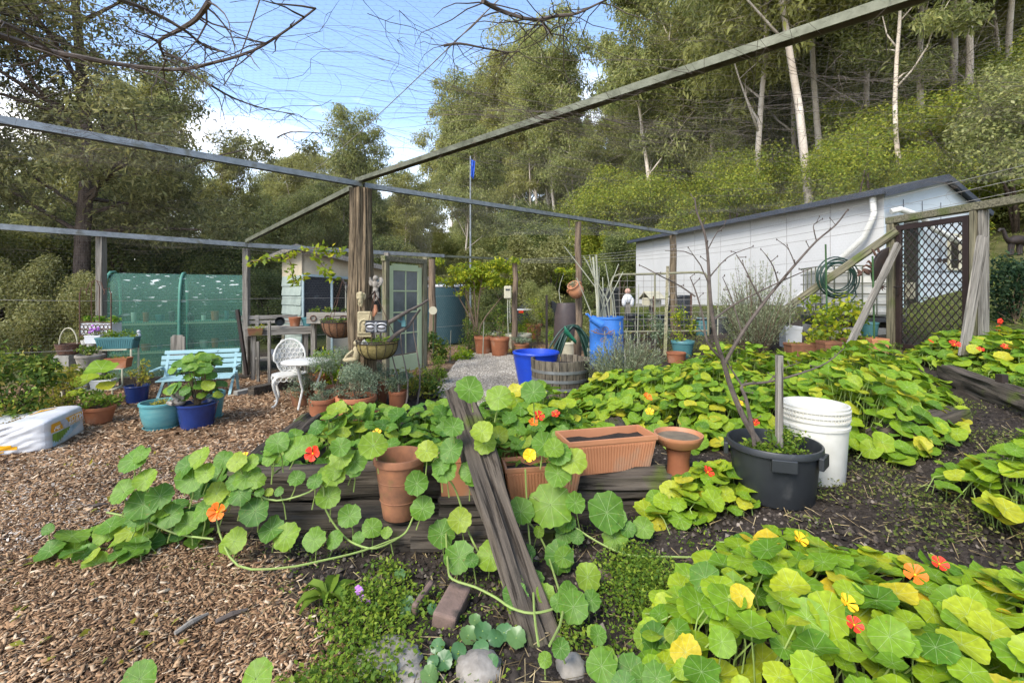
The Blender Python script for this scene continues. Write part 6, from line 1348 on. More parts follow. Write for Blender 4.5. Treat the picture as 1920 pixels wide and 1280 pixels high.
mb = MB(); mb.lathe([(0,hB*.8),(rT-.03,hB*.78)], 28); obj('soil', mb, M['soil'], hb_)
p, s = rel(1137, 690); dr_ = T('blue_drum', 'open blue plastic drum holding garden canes', 'drum', p); r0, h0 = 31*s, 97*s
mb = MB(); mb.lathe([(0,0),(r0*.96,0),(r0,.03),(r0,h0*.30),(r0*1.02,h0*.32),(r0*1.02,h0*.35),(r0,h0*.37),(r0,h0*.66),(r0*1.02,h0*.68),(r0*1.02,h0*.71),(r0,h0*.73),(r0,h0*.95),(r0*1.035,h0*.96),(r0*1.035,h0),(r0*.96,h0),(r0*.95,h0*.1),(0,h0*.08)], 40); obj('drum_shell', mb, M['bluep'], dr_, smooth=True)
rq = random.Random(2)
for k, (tx_, ty_) in enumerate(((1058,462),(1094,480),(1100,488),(1105,478),(1112,482),(1118,478),(1124,500),(1130,520),(1135,494),(1142,530),(1149,540),(1160,495),(1168,510),(1081,520))):
    a = rq.uniform(0, 6.28); b0_ = p+Vector((.6*r0*math.cos(a), .5*r0*math.sin(a), .1)); e = P(tx_, ty_, p.y+rq.uniform(-.3,.4)); mid = b0_.lerp(e, .6); mid.x = b0_.x*.5+mid.x*.5
    mb = MB(); mb.tube([b0_, mid, e], [.013,.012,.008] if k not in (4, 5) else [.02,.02,.017], 6); tag(obj('garden_cane', mb, M['bamboo'], smooth=True), 'garden cane standing in the open blue drum', 'cane', 'canes in the blue drum')
t = T('iron_bracket', 'rusty scrolled iron bracket hanging on the front of the blue drum', 'bracket', P(1130, 625, p.y-r0-.06)); mb = MB()
for x0, z0, rd, q in ((-.12,.03,.05,1),(.13,.02,.05,-1),(.0,-.12,.05,1),(.04,.06,.06,1)): mb.tube([(x0+rd*(1-.06*k)*math.cos(.55*k*q), 0, z0+rd*(1-.06*k)*math.sin(.55*k*q)) for k in range(15)], .006, 5)
mb.tube([(-.2,0,.05),(-.08,0,.0),(.05,0,-.02),(.2,0,.06)], .008, 5); obj('scroll', mb, M['rustlight'], t)
t = T('watering_can', 'small blue watering can tucked on the iron bracket', 'watering can', P(1117, 602, p.y-r0-.1)); mb = MB(); mb.tube([(.1,0,-.06),(-.08,0,.05)], [.075,.06], 16); obj('can_body', mb, M['bluep'], t, smooth=True); mb = MB(); mb.tube([(-.08,0,.05),(-.14,0,.12),(-.17,0,.11)], .02, 8); obj('spout', mb, M['bluep'], t, smooth=True)
# hose on the post
c0 = P(1075, 628, 8.35); t = T('hose_coil', 'thick bundle of dark green hose hung over the post bracket', 'hose', c0); rq = random.Random(12)
for k in range(13):
    mb = MB(); wd, hg = rq.uniform(.24,.42), rq.uniform(.42,.64); y0 = rq.uniform(-.10,.04); ps = []
    for j in range(25): a = math.pi*(1.08-1.16*j/24); q_ = 2*j/24-1; ps.append(Vector((wd*q_*(.75+.3*abs(q_))+.03*math.sin(k*2.1), y0+.03*math.sin(j*.5+k), .17+.012*math.sin(k*3)-hg*abs(q_)**2.4)))
    mb.tube(ps, .017, 6); obj('hose_loop', mb, M['hose'], t, smooth=True)
c1_ = c0+Vector((-.08,-.12,.02)); mb = MB(); vs = []; fs = []
for k in range(7):
    for j in range(3): vs.append((c1_.x-.10+.036*k, c1_.y-.02*j, c1_.z+.10-.040*k+.055*(j-1)*(1.2-.1*k)))
for k in range(6):
    for j in range(2): fs.append((k*3+j, k*3+j+1, k*3+j+4, k*3+j+3))
o = obj('green_scoop', mb.add(vs, fs), mat('green_plastic', (.02,.15,.085), (.015,.11,.06), .4, 4), smooth=True); o.modifiers.new('t', 'SOLIDIFY').thickness = .01; tag(o, 'bright green plastic scoop wedged behind the hose loops', 'scoop')
c0 = P(1080, 545, 8.5); t = T('clay_jar', 'round orange clay jar tilted on the post with succulents in its mouth', 'jar', c0); t.rotation_euler = (R(34), R(-34), 0); s = 8.5/F
mb = MB(); mb.lathe([(0,-15*s),(7*s,-14*s),(13*s,-8*s),(15*s,0),(13*s,8*s),(9.5*s,12*s),(9*s,14*s),(11*s,16*s),(9.5*s,16*s),(8*s,12*s),(0,11*s)], 28); obj('jar_body', mb, M['plasticterra'], t, smooth=True)
for q in (-1, 1): mb = MB(); mb.ring((q*12*s,0,9*s), 3.4*s, 1.1*s, 14, 6, ax='y'); obj('handle', mb, M['plasticterra'], t, smooth=True)
r = np.random.default_rng(1); obj('foliage', cloud([(0,0,16*s),(.03,0,17*s),(-.03,.02,18*s)], [.06,.06,.04], 26, .04, .35, .5, r=r), LM['sage'], t)
p, s = rel(1062, 640); t = T('plastic_barrel', 'dark brown plastic barrel turned upside down behind the hose', 'barrel', P(1062, 628, 10.4)); t.location.z = gzf(t.location.x, t.location.y); s = 10.4/F
zb = EYE-(568-HY)*s-t.location.z; mb = MB(); mb.lathe([(0,0),(24*s,0),(24.5*s,zb*.3),(22*s,zb*.75),(18*s,zb*.97),(17*s,zb),(0,zb)], 30); obj('barrel_body', mb, mat('brown_plastic', (.075,.055,.05), (.04,.032,.032), .5, 5), t, smooth=True)
t = T('meter_box', 'white meter box with a dark slot hung beside the round post', 'meter box', P(952, 560, 11.2)); s = 11.2/F; mb = MB(); mb.box((0,0,12*s), (14*s,.1,24*s)); obj('box', mb, M['creampot'], t, bevel=.03); mb = MB(); mb.box((0,-.055,17*s), (8*s,.012,2.6*s)); obj('slot', mb, M['blackb'], t); mb = MB(); mb.tube([(0,0,0),(0,.02,-.5),(.02,.05,-1)], .012, 5); mb.tube([(.05,0,0),(.06,.02,-.6)], .009, 5); obj('conduit', mb, M['bamboo'], t)
# pipe gate
gY = 10.4; t = T('pipe_gate', 'old olive pipe gate with wire infill in front of the white house', 'gate', (0,0,0)); a = [P(1146,640,gY), P(1146,528,gY), P(1150,519,gY), P(1160,515,gY), P(1240,513,gY-.2), P(1310,510,gY-.4), P(1322,513,gY-.45), P(1328,524,gY-.45), P(1328,636,gY-.45)]
mb = MB(); mb.tube(a, .026, 8); mb.tube([P(1146,622,gY), P(1328,620,gY-.45)], .02, 8); mb.tube([P(1228,513,gY-.2), P(1228,620,gY-.2)], .02, 8); obj('pipe_frame', mb, M['olivegreen'], t, smooth=True)
mb = MB()
for k in range(1, 9): y = 515+k*12; mb.tube([P(1146,y,gY), P(1328,y-2,gY-.45)], .004, 4)
for k in range(1, 12): x = 1146+182*k/12; mb.tube([P(x,514,gY-.45*k/12), P(x,621,gY-.45*k/12)], .004, 4)
obj('wire_infill', mb, M['wire'], t)
# things beyond the pipe gate
c0 = P(1222, 572, 11.8); t = T('letterbox', 'cream house shaped letterbox on a dark rail beyond the pipe gate', 'letterbox', c0, .5); mb = MB(); mb.box((0,0,.10), (.42,.26,.2)); mb.box((0,-.14,-.0), (.3,.02,.1)); obj('box', mb, M['creampot'], t); mb = MB(); slab(mb, [(-.27,-.22,.17),(.27,-.22,.17),(.27,0,.36),(-.27,0,.36)], .02, (0,-.6,1)); slab(mb, [(-.27,.22,.17),(.27,.22,.17),(.27,.003,.36),(-.27,.003,.36)], .02, (0,.6,1)); obj('roof', mb, M['creampot'], t); mb = MB(); mb.box((0,0,-.5), (.1,.1,1.0)); obj('post', mb, M['greywood'], t)
for px, w_, tp_, Y, lb in ((1185, 26, 588, 11.2, 'small black bin under the gate left of the star picket'), (1226, 62, 590, 12.3, 'wide dark water trough behind the pipe gate'), (1275, 44, 553, 12.0, 'tall black compost bin behind the weathered post'), (1352, 30, 594, 10.0, 'black crate against the house foundation'), (1318, 26, 596, 10.2, 'grey green drum beside the pipe gate end'), (1143, 40, 540, 13.5, 'tall dark bin left of the pipe gate')):
    x = (px-960)/F*Y; z0 = gzf(x, Y)-.05; s = Y/F; hh = max(.3, EYE-(tp_-HY)*s-z0); t = T('garden_bin', lb, 'bin', (x, Y, z0)); mb = MB(); mb.lathe([(0,0),(w_/2*s,0),(w_/2*s*.98,hh*.5),(w_/2*s*.86,hh*.93),(w_/2*s*.9,hh*.95),(w_/2*s*.86,hh),(0,hh)], 24); obj('bin_body', mb, M['teal' if px == 1318 else 'blackp'], t, smooth=True)
    mb = MB(); mb.ring((0,0,hh*.94), w_/2*s*.9, .018, 22, 6); obj('rim', mb, M['blackp'], t, smooth=True)
c0 = P(1177, 566, 11.5); mb = MB(); mb.ball(c0+Vector((0,0,.08)), (.13,.09,.13)); mb.ball(c0+Vector((-.1,-.02,.0)), (.06,.06,.12)); mb.ball(c0+Vector((.1,-.02,.0)), (.06,.06,.12)); g_ = T('garden_gnome', 'little white garden figure with pinkish head on a post beyond the gate', 'garden figure', c0); m_ = MB(); m_.v = [tuple(Vector(v)-c0) for v in mb.v]; m_.f = mb.f; m_.m = mb.m; obj('body', m_, M['foam'], g_, smooth=True); mb = MB(); mb.ball((0,0,.27), .075); obj('head', mb, mat('pink_clay', (.5,.3,.23), (.42,.25,.19), .7, 5), g_, smooth=True); mb = MB(); mb.box((0,.02,-.55), (.12,.12,1.0)); obj('stand', mb, M['greywood'], g_)
# far car behind the fence
cY = 19.0; cx0 = (1005-960)/F*cY; cz = gzf(cx0, cY); t = T('parked_car', 'white and black car glimpsed behind the garden fence', 'car', (cx0, cY, cz), .15); mb = MB()
pr = [(-2.0,.35),(-2.05,.8),(-1.9,1.0),(-1.0,1.05),(-.5,1.5),(.9,1.52),(1.6,1.05),(2.0,.95),(2.05,.4)]
for y in (-.8, .8): mb.v += [(x, y, z) for x, z in pr]
n_ = len(pr); mb.f += [tuple(range(n_)), tuple(range(n_, 2*n_))[::-1]]+[((i+1) % n_, i, n_+i, n_+(i+1) % n_) for i in range(n_)]; mb.m += [0]*(n_+2); obj('body', mb, M['blackp'], t, bevel=.06); t.scale = (.62, .8, .68)
mb = MB(); mb.box((.2,-.81,1.27), (1.3,.02,.32)); obj('window', mb, M['darkglass'], t); mb = MB(); mb.box((-1.0,-.82,.98), (1.2,.02,.1)); obj('side_strip', mb, M['foam'], t); mb = MB(); mb.box((-1.2,-.815,.86), (.3,.02,.16)); obj('tail_light', mb, M['red'], t)
for x in (-1.25, 1.25): mb = MB(); mb.tube([(x,-.86,.33),(x,-.62,.33)], .33, 16); obj('wheel', mb, M['blackp'], t)
# tank in a cage
tcx, tcy = (1592-960)/F*8.25, 8.25; tz = EYE-(590-HY)/F*8.25; t = T('cage_tank', 'square white water tank in a steel cage against the house', 'tank', (tcx, tcy, tz), R(-16)); mb = MB(); mb.box((0,0,.43), (1.16,.95,.84)); obj('bottle', mb, M['whitep'], t, bevel=.06)
mb = MB()
for z in (.02,.2,.38,.56,.74,.86):
    mb.tube([(-.62,-.51,z),(.62,-.51,z),(.62,.51,z),(-.62,.51,z)], .011, 6, closed=True)
for k in range(7): x = -.62+1.24*k/6; mb.tube([(x,-.52,0),(x,-.52,.86),(x,.52,.86)], .011, 6)
for k in range(1,5): y = -.52+1.04*k/5; mb.tube([(.63,y,0),(.63,y,.86)], .011, 6); mb.tube([(-.63,y,0),(-.63,y,.86)], .011, 6)
obj('cage', mb, M['galvold'], t, smooth=True); mb = MB(); mb.box((0,0,-.06), (1.24,1.04,.07)); 
for x in (-.5,0,.5): mb.box((x,0,-.15), (.12,1.0,.11))
obj('pallet', mb, M['blackp'], t)
mb = MB(); mb.box((tcx, tcy, tz-.35), (1.2,.95,.3), rz=R(-16)); tag(obj('block_plinth', mb, M['concrete']), 'low concrete plinth under the caged white tank', 'plinth')
c0 = P(1567, 520, 7.6); t = T('hose_coil', 'loose round coil of green hose hanging above the caged tank', 'hose', c0); rq = random.Random(5)
for k in range(7): mb = MB(); mb.ring((rq.uniform(-.04,.05), rq.uniform(-.04,.04), rq.uniform(-.05,.03)), rq.uniform(.23,.33), .011, 30, 6, ax='y', sz=rq.uniform(.9,1.05)); obj('hose_loop', mb, M['hose'], t, smooth=True)
mb = MB(); mb.tube([(.3,0,-.05),(.34,0,-.3),(.2,.02,-.5),(-.05,.03,-.58)], .011, 6); obj('hose_tail', mb, M['hose'], t, smooth=True)
# crab-like rusty sculpture
c0 = P(1640, 505, 6.72); t = T('crab_sculpture', 'dark rusty scrap metal crab hung between brace and board', 'sculpture', c0); s = 6.72/F; mb = MB()
sh_ = [(26,42),(14,36),(4,26),(-2,14),(-6,0),(-5,-14),(-3,-24),(4,-14),(12,-2),(19,14),(24,30)]
vs = [(x*s, -.03+.0*i, z*s) for i, (x, z) in enumerate(sh_)]+[(x*s, .03, z*s) for x, z in sh_]; n_ = len(sh_); mb.add(vs, [tuple(range(n_)), tuple(range(n_, 2*n_))[::-1]]+[((i+1) % n_, i, n_+i, n_+(i+1) % n_) for i in range(n_)]); obj('shell', mb, M['blackm'], t, bevel=.008)
for pp in ([(-4,8),(-12,16),(-15,12)],[(-4,2),(-16,8),(-22,4)],[(-4,-4),(-18,0),(-26,-6)],[(2,26),(-2,34),(-6,38)],[(8,32),(6,40)]): mb = MB(); mb.tube([(x*s,0,z*s) for x, z in pp], [.018,.015,.008][:len(pp)], 6); obj('leg', mb, M['rust'], t, smooth=True)
for cx_, cz_, a in ((-27,-8,.9),(-14,-6,-.5)): mb = MB(); mb.tube([((cx_+8*math.cos(a+q*.5)*(q/3-.5)*2)*s, 0, (cz_+8*math.sin(-1.2+q*.2)*(q/3-.5)*2)*s) for q in range(4)], [.012,.03,.028,.006], 7); obj('claw', mb, M['rust'], t, smooth=True)
c0 = P(1652, 538, 6.7); mb = MB()
for k in range(9): a = .7*k; mb.tube([c0, c0+Vector((.07*math.cos(a), -.02, .06*math.sin(a)))], [.012,.004], 5)
tag(obj('rusty_ornament', mb, M['rust']), 'small rusty starburst ornament hanging under the crab', 'ornament')
# planter boxes in front of the gate
for px, py, w_, h_, m, lb, pl in ((1508, 672, 62, 30, 'terraold', 'mossy terracotta box left of the slanting grey board', dict(lm='citrus', h=.05, n=60)), (1556, 676, 34, 38, 'terraold', 'narrow moss covered box next to the slanting board', None), (1606, 668, 48, 34, 'terraold', 'mossy terracotta box right of the slanting board', dict(lm='weed', h=.05, n=60)), (1640, 668, 30, 36, 'plasticterra', 'square orange terracotta planter beside the gate post', None), (1482, 650, 30, 40, 'foam', 'white foam box behind the lavender bush', None)):
    q, s = rel(px, py); trough((q.x, q.y, q.z-.01), w_*s, .26, h_*s, m, lb, R(-6), taper=.9, plant=pl)
q, s = rel(1628, 655); pot(1630, 652, 30, 24, 26, 'teal', 'small green jug shaped pot on the mossy boxes', z=q.z+.2)
for px, tp_, lb in ((1548, 458, 'tall dark green stake left of the slanting grey board'), (1636, 480, 'thin green stake right of the slanting grey board')):
    q = G(px+4, 668); mb = MB(); mb.tube([q, P(px, tp_, q.y)], .012, 6); tag(obj('plant_stake', mb, M['stake']), lb, 'stake')
# dinosaur on the bank
c0 = P(1902, 452, 12.5); t = T('dinosaur_sculpture', 'black long necked dinosaur sculpture on the grassy bank', 'sculpture', c0); s = 12.5/F; mb = MB()
mb.tube([Vector((x*s,0,z*s)) for x, z in ((-30,18),(-27,22),(-22,22),(-19,16),(-16,6),(-9,0),(0,2),(10,2),(18,-2),(28,-8),(44,-12))], [v*s for v in (2,3,3,3,3.5,6,9,9,7,4,1)], 12); obj('body', mb, M['blackm'], t, smooth=True)
for x in (-7,-3,9,13): mb = MB(); mb.tube([(x*s,.0,-2*s),(x*s,.02,-14*s),((x-1)*s,0,-26*s)], [4*s,3*s,2.6*s], 8); obj('leg', mb, M['blackm'], t, smooth=True)
# ------------------------------------------------------------------ shrubs and small trees
def shrub(px, py, w_, h_, label, lm, n, size, aspect=.45, Y=None, cat='shrub', name='garden_shrub', **k):
    if Y is None: p, s = rel(px, py)
    else: p = P(px, py, Y); p.z = gzf(p.x, p.y); s = Y/F
    t = T(name, label, cat, p); bushy(t, (0,0,0), w_/2*s, h_*s, n, size, lm, int(px*7+py), aspect, k.pop('low', .15), k.pop('stems', 9), k.pop('sr', .008), k.pop('sm', 'woodstem'), **k); return t
shrub(30, 800, 150, 165, 'large yellow green leafy bush behind the mulch bag at the left edge', 'shrub', 2600, .06, Y=5.0, clumps=22)
shrub(112, 790, 110, 110, 'loose yellowing bush between the mulch bag and the plant stand', 'yell', 1300, .045, Y=5.6, clumps=16)
shrub(128, 740, 80, 80, 'fresh green bush in front of the hoop basket', 'shrub', 600, .06, Y=6.2, clumps=9)
sq = T('squash_plant', 'squash plant with a few very large pale green leaves beside the stand', 'plant', P(170, 740, 5.9)); sq.location.z = 0
for px, py, rp in ((190, 690, 26), (160, 712, 22), (200, 722, 16), (90, 690, 20), (140, 735, 14), (8, 755, 16), (60, 735, 14)):
    q = P(px, py, 5.9)-sq.location; put_leaf(sq, 'mid', q, (.1, -.4, 1), rp*5.9/F)
mb = MB()
for k in range(5): mb.tube([(0,0,0), (random.uniform(-.3,.2), .1, random.uniform(.2,.4))], [.014,.008], 5)
obj('stems', mb, M['stem'], sq)
shrub(618, 700, 84, 92, 'bamboo like green shrub left of the post behind the white table', 'mid', 1500, .09, .18, Y=6.9, clumps=14, droop=.4)
shrub(770, 720, 110, 70, 'sparse yellow leaved shrub right of the post', 'yell', 420, .06, Y=6.6, clumps=14, stems=16)
shrub(818, 712, 66, 58, 'compact round green bush beside the gravel path', 'weed', 1500, .03, Y=7.6, clumps=10)
shrub(815, 655, 70, 70, 'lush green bush in front of the water tank', 'shrub', 900, .07, Y=9.8, clumps=12)
shrub(865, 655, 60, 34, 'low lime green creeper under the small tree', 'mid', 600, .06, Y=10.2, clumps=8)
o = T('wall_plate', 'pale round ceramic plate on a stick in the bush by the tank', 'ornament', P(812, 582, 9.5)); mb = MB(); mb.tube([(0,.01,0),(0,-.015,0)], .085, 20); obj('disc', mb, M['creampot'], o); mb = MB(); mb.tube([(0,.02,0),(0,.02,-.9)], .01, 5); obj('stick', mb, M['stake'], o)
# small flat topped tree
p = G(893, 660); tr = T('small_tree', 'small multi stemmed tree with a flat clipped yellow green top', 'tree', p); s = p.y/F; mb = MB(); rq = random.Random(8); tips = []
for k in range(8):
    a = 6.283*k/8+rq.uniform(-.3,.3); rr_ = rq.uniform(20, 74)*s; e = Vector((rr_*math.cos(a), rr_*.7*math.sin(a), rq.uniform(128, 160)*s)); b0_ = Vector((.05*math.cos(a), .05*math.sin(a), 0)); m1 = Vector((rr_*.12*math.cos(a), rr_*.1*math.sin(a), 50*s)); m2 = m1.lerp(e, .55)+Vector((rq.uniform(-.05,.05),0,.05))
    mb.tube(smooth_pts([b0_, m1, m2, e]), [.03-.022*i/9 for i in range(10)], 6)
    for j in range(3): f = m2.lerp(e, .3*j)+Vector((rq.uniform(-.3,.3), rq.uniform(-.2,.2), rq.uniform(.1,.4))); mb.tube([m2.lerp(e, .3*j), f], [.012,.005], 5); tips.append(f)
    tips.append(e)
obj('trunk', mb, M['woodstem'], tr, smooth=True); r = np.random.default_rng(9); cc = [(r.uniform(-74,74)*s, r.uniform(-.5,.5), r.uniform(125,172)*s) for _ in range(44)]+[tuple(q) for q in tips if q.z > 1.0]
obj('crown', cloud(cc, [.17,.17,.10], 95, .07, .5, .5, r=r), LM['citrus'], tr)
cr_ = T('climbing_vine', 'leafy lime green vine sprays under the back rail left of the post', 'vine', P(560, 500, 6.3)); mb = MB(); cc = []
for pp in ([(470,490),(510,485),(545,478),(590,465),(640,470)], [(540,480),(548,505),(552,530),(570,520)], [(590,480),(610,505),(625,525)], [(600,470),(625,480)]):
    ps = smooth_pts([P(x, y, 6.3)-cr_.location for x, y in pp]); mb.tube(ps, .007, 5); cc += [tuple(q) for q in ps[::1]]
obj('stems', mb, M['woodstem'], cr_); r = np.random.default_rng(15); obj('foliage', cloud(cc, [.07,.06,.06], 7, .085, .5, .4, r=r), LM['citrus'], cr_)
# lavender: upright grey green sprigs
def lavender(px, py, w_, h_, label, n, Y=None, flowers=True, seed=1):
    if Y is None: p, s = rel(px, py)
    else: p = P(px, py, Y); p.z = gzf(p.x, p.y); s = Y/F
    r = np.random.default_rng(seed); t = T('lavender_bush', label, 'shrub', p); K = n; a = r.random(K)*6.283; q = r.random(K)**.5
    tip = np.stack([np.cos(a)*q*w_/2*s, np.sin(a)*q*w_/2*s*.8, h_*s*(1-.45*q*q)*r.uniform(.6, 1.05, K)], 1); base = tip*np.array([.25,.25,.05]); N_ = 26
    f = np.repeat(np.linspace(.25, 1, N_)[None], K, 0); pos = (base[:, None]+(tip-base)[:, None]*f[..., None]).reshape(-1, 3)+r.normal(size=(K*N_, 3))*.012
    d = np.repeat((tip-base)/np.linalg.norm(tip-base, axis=1, keepdims=True), N_, 0); nr = r.normal(size=(K*N_, 3)); sz = r.uniform(.03, .055, K*N_)
    Ms = frames(nr, r.random(K*N_)*6.28, np.stack([sz*.3, sz, sz], 1)); Ms[:, :, 1] = (d*.8+r.normal(size=d.shape)*.4)*sz[:, None]
    obj('foliage', inst('foliage', LEAF, pos, Ms), LM['lav'], t); mb = MB()
    for k in range(0, K, 3): mb.tube([base[k], (base[k]+tip[k])/2, tip[k]], [.006,.004,.002], 4, cap=False)
    obj('stems', mb, M['woodstem'], t)['kind'] = 'stuff'
    if flowers:
        mb = MB()
        for k in range(0, K, 9): e = Vector(tip[k])+Vector((0,0,.14)); mb.tube([tip[k], e], .002, 4); mb.tube([e, e+Vector((0,0,.05))], [.009,.006], 5)
        obj('flower_spike', mb, M['bamboo'], t)['kind'] = 'stuff'
lavender(1172, 728, 150, 112, 'low spreading grey green lavender in front of the blue drum', 330, Y=6.3, seed=1)
lavender(1415, 700, 150, 175, 'tall upright lavender bush behind the nasturtium bank', 420, Y=7.6, seed=2)
lavender(1120, 700, 60, 60, 'small grey shrub between the half barrel and the lavender', 70, Y=6.6, flowers=False, seed=3)
shrub(1565, 668, 150, 130, 'bright yellow green raspberry canes around the slanting board', 'citrus', 1000, .07, .7, Y=6.95, clumps=20, stems=14)
shrub(1660, 662, 60, 26, 'low dark green clump at the foot of the gate post', 'shrub', 420, .035, Y=6.7)
shrub(1905, 640, 120, 140, 'glossy dark green camellia bush at the right edge', 'camel', 2600, .065, .45, Y=7.2, clumps=24)
t = T('red_blossom', 'two red blooms low on the left of the dark camellia', 'flower', P(1870, 615, 6.6)); mb = MB()
for z, x in ((0,0),(.10,.02)):
    for k in range(5): a = 1.256*k; mb.ball((x+.022*math.cos(a), -.02, z+.022*math.sin(a)), (.026,.012,.024), 8, 5)
obj('petals', mb, M['red'], t, smooth=True)
for px, py, w_, h_, Y, lb in ((1205, 640, 90, 60, 11.0, 'scrubby dry bush below the letterbox'), (1395, 640, 80, 40, 8.8, 'weedy green clump under the brace'), (1010, 600, 60, 60, 12.5, 'brownish hydrangea with faded heads behind the star picket'), (935, 640, 60, 90, 11.8, 'twiggy reddish bush behind the pots by the post'), (1300, 640, 60, 30, 10.3, 'pale leafy clump by the pipe gate end'), (1240, 655, 50, 70, 9.6, 'silvery artichoke like plant beside the stake')):
    shrub(px, py, w_, h_, lb, 'sage' if px == 1240 else ('wattle' if px == 1010 else 'shrub'), 500, .06, Y=Y, clumps=10)
# ------------------------------------------------------------------ nasturtiums
def flower_mesh(m, name='flower'):
    mb = MB()
    for k in range(5):
        a = 1.2566*k; u = Vector((math.cos(a), math.sin(a), 0)); v = Vector((-u.y, u.x, 0)); vs = [Vector((0,0,-.25)), u*.45-v*.22+Vector((0,0,.05)), u*.85-v*.46+Vector((0,0,.22)), u*1.05-v*.15+Vector((0,0,.16)), u*1.03+v*.2+Vector((0,0,.22)), u*.83+v*.47+Vector((0,0,.2)), u*.45+v*.22+Vector((0,0,.05))]
        mb.add([tuple(q+Vector((0,0,.02*k))) for q in vs], [(0,1,2,3),(0,3,4,6),(4,5,6)], 0)
    mb.ball((0,0,-.12), (.13,.13,.15), 8, 5, 1); mb.tube([(0,0,-.2),(0,-.1,-.75)], [.12,.03], 6, mi=2)
    me = bpy.data.meshes.new(name); me.from_pydata(mb.v, [], mb.f); [me.materials.append(x) for x in (m, M['yellow'], M['orange'])]; me.polygons.foreach_set('material_index', mb.m); return me
FM = {k: flower_mesh(M[k]) for k in ('red', 'orange', 'yellow')}
def put_flower(parent, col, loc, n_, s):
    o = bpy.data.objects.new('flower', FM[col]); COL.objects.link(o); o.parent = parent; o.matrix_local = Matrix.Translation(loc)@frame1(n_, random.uniform(0, 6), s)
def npatch(label, poly, Hh, n, Rm, kind, nobj, flowers=(), seed=1, base=None, tilt=.45, name='nasturtium_plant', edge=.45):
    """leaves on a mound over a ground polygon; nearest leaves are single objects, the rest one mass"""
    r = np.random.default_rng(seed); xs = [q[0] for q in poly]; ys = [q[1] for q in poly]; c0 = Vector((sum(xs)/len(xs), sum(ys)/len(ys), 0)); c0.z = gzf(c0.x, c0.y)
    X_ = r.uniform(min(xs), max(xs), n*12); Y_ = r.uniform(min(ys), max(ys), n*12); k = inpoly(X_, Y_, poly); X_, Y_ = X_[k][:n*4], Y_[k][:n*4]
    A_ = np.array([(q[0], q[1]) for q in poly]); B_ = np.roll(A_, -1, 0); d = np.full(len(X_), 9.)
    for a, b_ in zip(A_, B_):
        ab = b_-a; tt = np.clip(((X_-a[0])*ab[0]+(Y_-a[1])*ab[1])/(ab@ab), 0, 1); d = np.minimum(d, np.hypot(X_-a[0]-tt*ab[0], Y_-a[1]-tt*ab[1]))
    mound = .30+.70*ss(0, edge, d); lump = .78+.28*np.sin(3.1*X_+seed)*np.sin(2.7*Y_+2*seed)
    u = r.random(len(X_)); lvl = np.where(u < .62, r.uniform(.72, 1.1, len(X_)), r.uniform(.25, .8, len(X_)))
    g = gz(X_, Y_) if base is None else np.full(len(X_), base); Zl = g+Hh*mound*lump*lvl
    # keep top leaves from piling on the same spot
    sel = []; cell = {}; mind = Rm[1]*.6
    for i in range(len(X_)):
        ky = (int(X_[i]/mind), int(Y_[i]/mind)); ok = True
        for a in (-1,0,1):
            for b_ in (-1,0,1):
                for j in cell.get((ky[0]+a, ky[1]+b_), ()):
                    if (X_[i]-X_[j])**2+(Y_[i]-Y_[j])**2+2.2*(Zl[i]-Zl[j])**2 < mind*mind: ok = False
        if ok or r.random() < .06: sel.append(i); cell.setdefault(ky, []).append(i)
        if len(sel) >= n: break
    sel = np.array(sel); X_, Y_, Zl, g = X_[sel], Y_[sel], Zl[sel], g[sel]; m = len(sel)
    pos = np.stack([X_, Y_, Zl], 1); out = pos-np.array([c0.x, c0.y, c0.z-.9]); out /= np.linalg.norm(out, axis=1, keepdims=True)
    nr = out*.45+np.array([-.04,-.16,.85])+r.normal(size=(m, 3))*tilt*.75; nr[:, 2] = np.maximum(nr[:, 2], .25); R_ = r.uniform(Rm[0], Rm[1], m)*np.where(r.random(m) < .12, .6, 1)
    vis = R_/Y_*(1+.0*Zl)*np.where(Zl-g > .4*Hh, 1, .6); order = np.argsort(-vis); t = T(name, label, 'nasturtium', c0)
    for i in order[:nobj]: put_leaf(t, kind, Vector(pos[i])-c0, nr[i], float(R_[i]), name='leaf')
    rest = order[nobj:]
    if len(rest):
        grp = rest % 3; parts_V = []
        for q in range(3):
            ii_ = rest[grp == q]
            if len(ii_):
                o = obj('leaf_mass', inst('leaf_mass', NTL[q], pos[ii_]-np.array(c0), frames(nr[ii_], r.random(len(ii_))*6.28, R_[ii_]), True), NM[kind][1], t); o['kind'] = 'stuff'
    mb = MB()
    for i in range(m):
        if Zl[i]-g[i] < .03: continue
        b0_ = Vector((X_[i]+r.normal()*.05, Y_[i]+.04+r.normal()*.05, g[i]))-c0; e = Vector(pos[i])-c0-Vector((0,0,.004)); mb.tube([b0_, b0_.lerp(e, .55)+Vector((r.normal()*.02, .02, .02)), e], [.0038,.0034,.0028], 4, cap=False)
    o = obj('stems', mb, M['stem'], t, smooth=True); o['kind'] = 'stuff'
    for px, py, col, rp, Yf in flowers: put_flower(t, col, P(px, py, Yf)-c0, (random.uniform(-.4,.4), -.55, .75), rp*Yf/F)
    return t
PA_ = [(.46,1.55),(.58,1.95),(.95,2.30),(1.35,2.50),(1.75,2.25),(2.15,2.0),(2.9,2.0),(2.9,1.0),(1.5,.95),(.7,1.0),(.42,1.25)]
npatch('yellowing lime nasturtium mound filling the bottom right corner', PA_, .46, 820, (.042, .073), 'lime', 300, [(1716,1076,'orange',18,1.45),(1762,1056,'red',13,1.75),(1602,1170,'red',14,1.35),(1590,1130,'yellow',16,1.5),(1500,1010,'yellow',14,1.9)], seed=3)
pb = [G(*q) for q in ((1000,800),(1090,748),(1180,722),(1290,705),(1400,695),(1540,690),(1690,700),(1770,735),(1815,790),(1790,855),(1690,880),(1590,860),(1470,830),(1330,855),(1220,840),(1100,830))]
